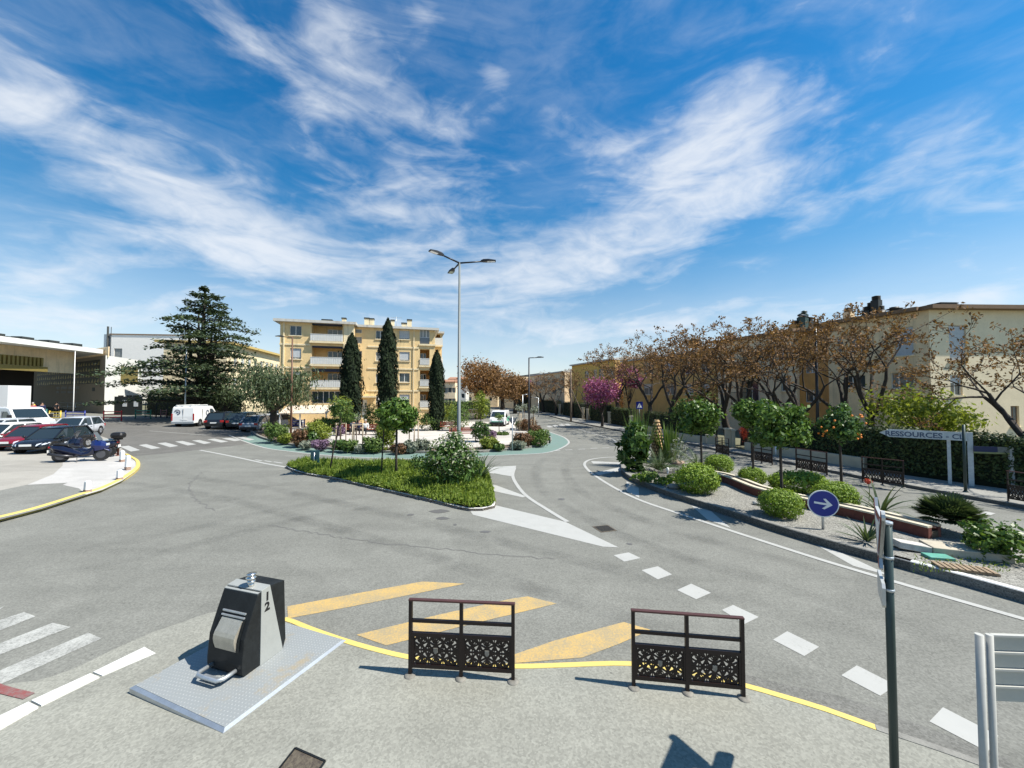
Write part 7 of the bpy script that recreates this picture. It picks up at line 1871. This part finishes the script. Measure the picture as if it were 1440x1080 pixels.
# ---- scooters
def scooter(label, loc, hd, paint, seatm, case, accent, front=None):
    t = thing('motor_scooter', label, 'scooter', loc, hd)
    for x, r, nm in ((-.72, .30, 'rear_wheel'), (.76, .31, 'front_wheel')):
        m_ = MB(); m_.tube([(x, -.07, r), (x, .07, r)], [r, r], 22); w = m_.build(nm, M_RUBBER, t); q = MB(); q.cyl((x, -.075, r), (x, .075, r), r * .58, 16); q.build('rim', mat('dark_rim', (.10, .10, .11), .4, .5), w)
    def sec(x, hw, z0, z1): return [Vector((x, -hw * .6, z0)), Vector((x, -hw, (z0 + z1) * .5)), Vector((x, -hw * .7, z1)), Vector((x, hw * .7, z1)), Vector((x, hw, (z0 + z1) * .5)), Vector((x, hw * .6, z0))]
    m_ = MB(); m_.loft([sec(-1.12, .05, .72, .80), sec(-.95, .16, .55, .84), sec(-.6, .21, .38, .80), sec(-.2, .21, .28, .62), (sec(.1, .2, .24, .44)), sec(.35, .2, .26, .52), sec(.52, .17, .34, .86)]); bevel(m_.build('rear_body', paint, t), .02)
    m_ = MB(); m_.loft([sec(.40, .14, .55, .98), sec(.58, .23, .50, 1.06), sec(.80, .22, .54, .96), sec(1.0, .10, .62, .80)]); bevel(m_.build('front_fairing', front or paint, t), .02)
    m_ = MB(); m_.loft([sec(.42, .10, .50, .60), sec(.76, .12, .62, .68), sec(1.06, .07, .46, .52)]); m_.build('front_mudguard', accent, t)
    m_ = MB(); m_.tube([(.62, 0, .9), (.76, 0, .31)], .045, 8); m_.build('fork', M_BLACK, t)
    m_ = MB(); m_.loft([sec(-1.0, .13, .84, .90), sec(-.72, .17, .80, .95), sec(-.42, .17, .76, .88), sec(-.36, .17, .72, .80), sec(.02, .13, .66, .75)]); bevel(m_.build('seat', seatm, t), .03)
    m_ = MB(); m_.add([(.72, -.2, 1.02), (.72, .2, 1.02), (.50, .17, 1.42), (.50, -.17, 1.42)], [(0, 1, 2, 3)]); ws = m_.build('windshield', mat('smoked_screen', (.10, .12, .14), .1, spec=.8), t); so = ws.modifiers.new('thickness', 'SOLIDIFY'); so.thickness = .006
    m_ = MB(); m_.tube([(.36, -.36, 1.06), (.46, -.2, 1.08), (.50, 0, 1.06), (.46, .2, 1.08), (.36, .36, 1.06)], .02, 7); m_.build('handlebar', M_BLACK, t)
    for s in (-1, 1):
        m_ = MB(); m_.tube([(.48, s * .22, 1.08), (.48, s * .34, 1.24)], .010, 5); m_.ball((.47, s * .37, 1.28), .075, 8, (.35, 1.0, .6)); m_.build('mirror', M_BLACK, t)
    m_ = MB(); m_.tube([(-.2, -.2, .30), (-.6, -.24, .34), (-1.05, -.25, .46)], [.05, .075, .07], 10); m_.build('exhaust', mat('dark_exhaust', (.06, .06, .065), .35, .6), t)
    m_ = MB(); m_.span((.97, -.14, .74), (1.01, .14, .86)); bevel(m_.build('headlight', M_LAMP, t), .02)
    m_ = MB(); m_.span((-1.13, -.1, .72), (-1.09, .1, .79)); m_.build('taillight', M_TAIL, t)
    m_ = MB(); m_.span((-1.16, -.1, .48), (-1.14, .1, .62)); m_.build('number_plate', M_PLATE, t)
    m_ = MB(); m_.bar((-.1, -.1, .26), (-.02, -.26, .01), .03); m_.build('side_stand', M_BLACK, t)
    if case:
        m_ = MB(); m_.loft([sec(-1.36, .19, 1.0, 1.20), sec(-1.28, .25, .96, 1.27), sec(-.95, .25, .96, 1.28), sec(-.84, .20, .98, 1.22)]); bevel(m_.build('top_case', M_BLACK, t), .03)
        m_ = MB(); m_.span((-1.25, -.1, .88), (-.95, .1, .957)); m_.build('case_rack', M_BLACK, t)
    return t
CBL = carpaint('scooter_blue', (.007, .016, .10))
w1, w2 = P(81, 650, .1), P(145, 648, .1); md = (w1 + w2) / 2; hd = math.atan2(w2.y - w1.y, w2.x - w1.x)
# the wheels in the photo: larger body to the right carries the top case
scooter('dark maxi scooter with a bright blue front parked on the pale concrete apron', (md.x, md.y, gz(md.x) + .104), hd, carpaint('scooter_dark', (.008, .010, .028)), M_BLACK, False, CBL, CBL)
md2 = md + Vector((-.75, 1.15, 0)); scooter('dark scooter with black top case and pale seat behind the blue fronted one', (md2.x, md2.y, gz(md2.x) + .104), hd + math.pi - .08, carpaint('scooter_dark', (.01, .01, .03)), mat('pale_seat', (.30, .34, .35), .5), True, carpaint('scooter_dark', (.01, .01, .03)), None)

# ---- bollards
M_BOL = mat('bollard_brown', (.13, .045, .03), .5, .1)
for i, (px, py, top, lb) in enumerate(((158.5, 636, 611, 'left of three slim red brown bollards beside the scooter'), (161.8, 639, 611.5, 'middle of three slim red brown bollards beside the scooter'), (165.8, 641, 612, 'right of three slim red brown bollards beside the scooter'))):
    b = P(px, py, .1); h = A(px, top, b.y).z - b.z; t = thing('bollard', lb, 'bollard', tuple(b), 0, 'slim brown bollards by the scooters')
    mb = MB(); mb.tube([(0, 0, -.02), (0, 0, h - .06), (0, 0, h)], [.05, .05, .035], 10); mb.build('shaft', M_BOL, t)
    mb = MB(); mb.tube([(0, 0, h * .78), (0, 0, h * .86)], .053, 10); mb.build('pale_ring', M_SWHITE, t)
    mb = MB(); mb.lathe([(.11, 0), (.11, .02), (.06, .05)], (0, 0, 0), 12); mb.build('foot', M_BOL, t)
for px, py, hgt, lb in ((171.5, 649.5, 17, 'white concrete bollard behind the last brown bollard'), (179.5, 661, 22, 'white concrete bollard nearest the bend of the yellow kerb'), (168, 674.5, 15, 'white bollard with a rusty base along the yellow kerb, second from the front'), (123, 692, 17, 'white bollard with a rusty base standing farthest left by the yellow kerb')):
    b = P(px, py, .1); h = hgt * .92 / F * b.y; t = thing('concrete_bollard', lb, 'bollard', tuple(b), R(-20), 'white concrete bollards on the apron')
    w = .075; mb = MB(); mb.loft([[Vector((x * w * k, y * w * k, z)) for x, y in ((-1, -1), (1, -1), (1, 1), (-1, 1))] for k, z in ((1.1, h * .22), (.95, h * .9), (.7, h))]); bevel(mb.build('shaft', M_SWHITE, t), .012)
    mb = MB(); mb.span((-w * 1.12, -w * 1.12, -.02), (w * 1.12, w * 1.12, h * .219)); mb.build('rusty_base', mat('rusty_base', (.32, .22, .17), .9, var=.4, scale=20), t)
for px, py, lb in ((773, 623, 'small dark bollard at the right tip of the garden square'), (764, 617, 'short dark bollard behind the tip bollard at the square')):
    b = P(px, py, .12); t = thing('bollard', lb, 'bollard', tuple(b)); mb = MB(); mb.tube([(0, 0, -.02), (0, 0, .55), (0, 0, .62)], [.06, .06, .045], 10); mb.build('shaft', M_DGREEN, t); mb = MB(); mb.tube([(0, 0, .45), (0, 0, .49)], .063, 10); mb.build('ring', M_GALV, t)

# ---- coloured school barriers and grey railing
def colbar(lb, px0, px1, py, top, col, arch=False):
    y = P((px0 + px1) / 2, py).y; a, b = GX(px0, y), GX(px1, y); a.z = P(px0, py).z; w = (b - a).length; h = A(px0, top, y).z - a.z
    m = mat('barrier_' + col[0], col[1], .45); t = thing('school_barrier', lb, 'barrier', tuple(a), 0, 'coloured barriers before the school')
    for x in (0, w): mb = MB(); mb.tube([(x, 0, -.1), (x, 0, h)], .07 if arch else .055, 9); mb.ball((x, 0, h), .075, 8); mb.build('post', m, t)
    for z in ((h * .93, h * .62, h * .34) if not arch else (h * .96, h * .45)):
        mb = MB(); mb.bar((0, 0, z), (w, 0, z), .05, .09); mb.build('rail', m, t)
    return t
RED = ('red', (.50, .03, .035)); YEL = ('yellow', (.66, .46, .06)); BLU = ('blue', (.05, .07, .33)); GRN = ('green', (.02, .20, .13)); TEA = ('teal', (.02, .14, .13)); RST = ('rust', (.33, .08, .03))
colbar('yellow school barrier half behind the rust red one', 32, 49, 586, 569, YEL, True); colbar('rust red school barrier in front of the yellow arch one', 34, 50.5, 590, 576.5, RST); colbar('teal school barrier by the person in navy', 54, 66.5, 591.5, 576, TEA); colbar('bright yellow school barrier left of the blue one', 71, 86.5, 591.5, 578.5, YEL)
colbar('blue school barrier before the white mast', 93.5, 120.5, 591.5, 578.5, BLU); colbar('bright red school barrier before the white wall', 147, 172, 591.5, 578, RED); colbar('dark green school barrier left of the van', 191.5, 213, 589, 576.5, GRN); colbar('faded red school barrier just left of the white van', 227, 235.5, 587, 576.5, ('faded_red', (.38, .16, .16)))
colbar('yellow barrier left of the brown lamp post before the awning', 396.5, 407, 601.5, 590.5, YEL); colbar('blue barrier right of the brown lamp post before the awning', 412, 429, 602, 590, BLU)
y = 55; a, b = GX(84, y), GX(142, y); t = thing('grey_railing', 'thin grey handrail before the brown gymnasium wall', 'railing', tuple(a)); w = b.x - a.x; dz = b.z - a.z
for k in range(6): x = w * k / 5; mb = MB(); mb.tube([(x, 0, dz * k / 5 - .1), (x, 0, dz * k / 5 + 1.15)], .035, 6); mb.build('post', M_GALV, t)
for z in (1.12, .6): mb = MB(); mb.tube([(0, 0, z), (w, 0, dz + z)], .035, 6); mb.build('rail', M_GALV, t)
y = 47; a, b = GX(205, y), GX(392, y); t = thing('dark_fence', 'dark metal fence with thin posts behind the parked cars', 'fence', tuple(a)); w = b.x - a.x; dz = b.z - a.z; nb = 90
for k in range(13): x = w * k / 12; mb = MB(); mb.tube([(x, 0, dz * k / 12 - .1), (x, 0, dz * k / 12 + 1.9)], .045, 6); mb.build('post', M_CHIM, t)
mb = MB()
for k in range(nb): x = w * k / nb; mb.bar((x, 0, dz * k / nb + .15), (x, 0, dz * k / nb + 1.78), .025)
mb.bar((0, .0, .15), (w, 0, dz + .15), .05); mb.bar((0, 0, 1.8), (w, 0, dz + 1.8), .05); mb.build('mesh_panel', M_CHIM, t, fixn=False)
b = GX(172, 50); t = thing('notice_gate', 'dark school gate panel with two white notices left of the cedar', 'gate', tuple(b)); mb = MB(); mb.span((-1.0, 0, 0), (2.6, .08, 2.4)); mb.build('panel', M_CHIM, t)
for x in (.1, 1.55): mb = MB(); mb.span((x, -.02, 1.1), (x + .55, -.003, 1.9)); mb.build('notice', M_PLATE, t)

# ---- benches in the square
def bench(lb, px, py, w, rz):
    b = SQ(px, py); t = thing('park_bench', lb, 'bench', (b.x, b.y, .12 + gz(b.x)), rz, 'red slatted benches of the square'); m = mat('bench_red', (.24, .055, .03), .6, var=.15)
    for i in range(4): mb = MB(); mb.span((-w / 2, -.22 + i * .12, .43), (w / 2, -.12 + i * .12, .465)); mb.build('seat_slat', m, t)
    for i in range(3): mb = MB(); mb.span((-w / 2, .26 + i * .02, .54 + i * .12), (w / 2, .29 + i * .02, .64 + i * .12)); mb.build('back_slat', m, t)
    for x in (-w / 2 + .2, w / 2 - .2):
        mb = MB(); mb.bar((x, -.18, -.02), (x, -.18, .43), .05); mb.bar((x, .22, -.02), (x, .30, .9), .05); mb.bar((x, -.2, .41), (x, .25, .41), .05, .04); mb.build('leg_frame', M_CHIM, t)
    return t
bench('red slatted bench with high back behind the big loose shrub', 631, 606, 1.7, .1); bench('dark red bench crossing behind the main lamp post', 650, 617, 2.1, .15); bench('brown bench carrying the seated people before the left cypress', 506, 611, 3.6, 0)

# ---- people
def skin_mesh(nm, pts, edges, rad, m, parent, sub=2):
    me = bpy.data.meshes.new(nm); me.from_pydata([Vector(p) for p in pts], edges, []); o = bpy.data.objects.new(nm, me); COL.objects.link(o)
    if parent: o.parent = parent
    sk = o.modifiers.new('skin', 'SKIN'); sk.use_smooth_shade = True
    for i, r in enumerate(rad):
        r = r if hasattr(r, '__len__') else (r, r); me.skin_vertices[0].data[i].radius = r
    me.skin_vertices[0].data[0].use_root = True
    sb = o.modifiers.new('smooth', 'SUBSURF'); sb.levels = sub; sb.render_levels = sub; me.materials.append(m); return o
def person(label, loc, rz, pose, top, bottom, hair, group=None):
    t = thing('person', label, 'person', loc, rz, group)
    if pose == 'stand':
        hip = .92; kn = [(.10, -.03, .50), (-.10, .04, .50)]; ft = [(.11, .02, .08), (-.11, .0, .08)]; toe = [(.12, -.14, .04), (-.12, -.16, .04)]
    else:
        hip = .56; kn = [(.12, -.44, .54), (-.12, -.42, .54)]; ft = [(.13, -.42, .09), (-.12, -.50, .09)]; toe = [(.14, -.58, .04), (-.13, -.66, .04)]
    z = hip; y0 = .0
    pts = [(0, y0, z), (0, y0 + .01, z + .22), (0, y0, z + .43), (0, y0 - .01, z + .53), (0, y0 - .03, z + .62), (0, y0 - .04, z + .72)]; ed = [(0, 1), (1, 2), (2, 3), (3, 4), (4, 5)]
    rad = [(.15, .12), (.145, .11), (.165, .11), .055, .09, .085]
    for i, s in enumerate((1, -1)):
        b = len(pts); pts += [(s * .10, y0, z - .04), kn[i], ft[i], toe[i]]; ed += [(0, b), (b, b + 1), (b + 1, b + 2), (b + 2, b + 3)]; rad += [.095, .06, .042, .035]
        b = len(pts); hy = -.12 if pose == 'stand' else -.30; hz = z + (.02 if pose == 'stand' else .06)
        pts += [(s * .19, y0, z + .43), (s * .25, y0 + .03, z + .18), (s * .20, hy * .6, hz), (s * .17, hy, hz - .05)]; ed += [(2, b), (b, b + 1), (b + 1, b + 2), (b + 2, b + 3)]; rad += [.06, .042, .032, .028]
    skin_mesh('body', pts, ed, rad, M_SKIN, t)
    # clothes follow the same joints, slightly thicker
    k = MB
    sp_ = [(0, y0, z - .02), (0, y0 + .01, z + .22), (0, y0, z + .43), (0, y0 - .01, z + .50)]; se = [(0, 1), (1, 2), (2, 3)]; sr = [(.175, .14), (.165, .13), (.19, .13), .085]
    for s in (1, -1): b = len(sp_); sp_ += [(s * .19, y0, z + .43), (s * .25, y0 + .03, z + .18), (s * .21, (-.12 if pose == 'stand' else -.30) * .55, z + .03)]; se += [(2, b), (b, b + 1), (b + 1, b + 2)]; sr += [.078, .06, .05]
    skin_mesh('jacket', sp_, se, sr, top, t)
    tp = [(0, y0, z)]; te = []; tr = [(.165, .135)]
    for i, s in enumerate((1, -1)): b = len(tp); tp += [(s * .10, y0, z - .04), kn[i], ft[i]]; te += [(0, b), (b, b + 1), (b + 1, b + 2)]; tr += [.115, .08, .062]
    skin_mesh('trousers', tp, te, tr, bottom, t)
    for i in range(2): m_ = MB(); m_.ball(((ft[i][0] + toe[i][0]) / 2, (ft[i][1] + toe[i][1]) / 2 + .01, .045), .10, 10, (.5, 1.35, .5)); m_.build('shoe', M_BLACK, t)
    m_ = MB(); m_.ball((0, y0 - .015, z + .735), .105, 12, (.95, 1.05, 1.0)); m_.v = [p for p in m_.v]; m_.v = [(x, max(y, y0 - .085), max(zz, z + .66)) for x, y, zz in m_.v]; m_.build('hair', hair, t)
    m_ = MB()
    for s in (-1, 1): m_.ball((s * .035, y0 - .125, z + .70), .012, 6)
    m_.build('eyes', M_INK, t)
    return t
M_JN = mat('cloth_navy', (.015, .022, .07), .9); M_JK = mat('cloth_black', (.010, .010, .012), .9); M_JW = mat('cloth_white', (.66, .66, .64), .9); M_JR = mat('cloth_red', (.42, .03, .05), .9); M_JG = mat('cloth_grey', (.10, .11, .13), .9)
H1 = mat('hair_dark', (.015, .010, .008), .7); H2 = mat('hair_grey', (.40, .38, .35), .7)
b = SQ(506, 611); by = b.y - .02
for px, tp, hr, lb in ((514.5, M_JW, H2, 'person in a white shirt sitting at the right of the bench before the cypress'), (505.5, M_JN, H1, 'person in navy sitting in the middle of the bench before the cypress'), (497, M_JG, H1, 'person in dark grey sitting at the left of the bench before the cypress')):
    person(lb, ((px - 720) / F * by, by + .02, .12 + gz((px - 720) / F * by) - .02), R(8), 'sit', tp, M_JK, hr, None)
for px, y, tp, hr, lb, rz in ((47, 42, M_JR, H2, 'person in a red coat standing behind the coloured barriers', .5), (80.5, 44.5, M_JK, H1, 'person in black standing behind the bright yellow barrier', -2.2), (60, 43, M_JN, H1, 'person in navy standing behind the teal barrier', 1.2)):
    b = GX(px, y); person(lb, tuple(b), rz, 'stand', tp, M_JK, hr)
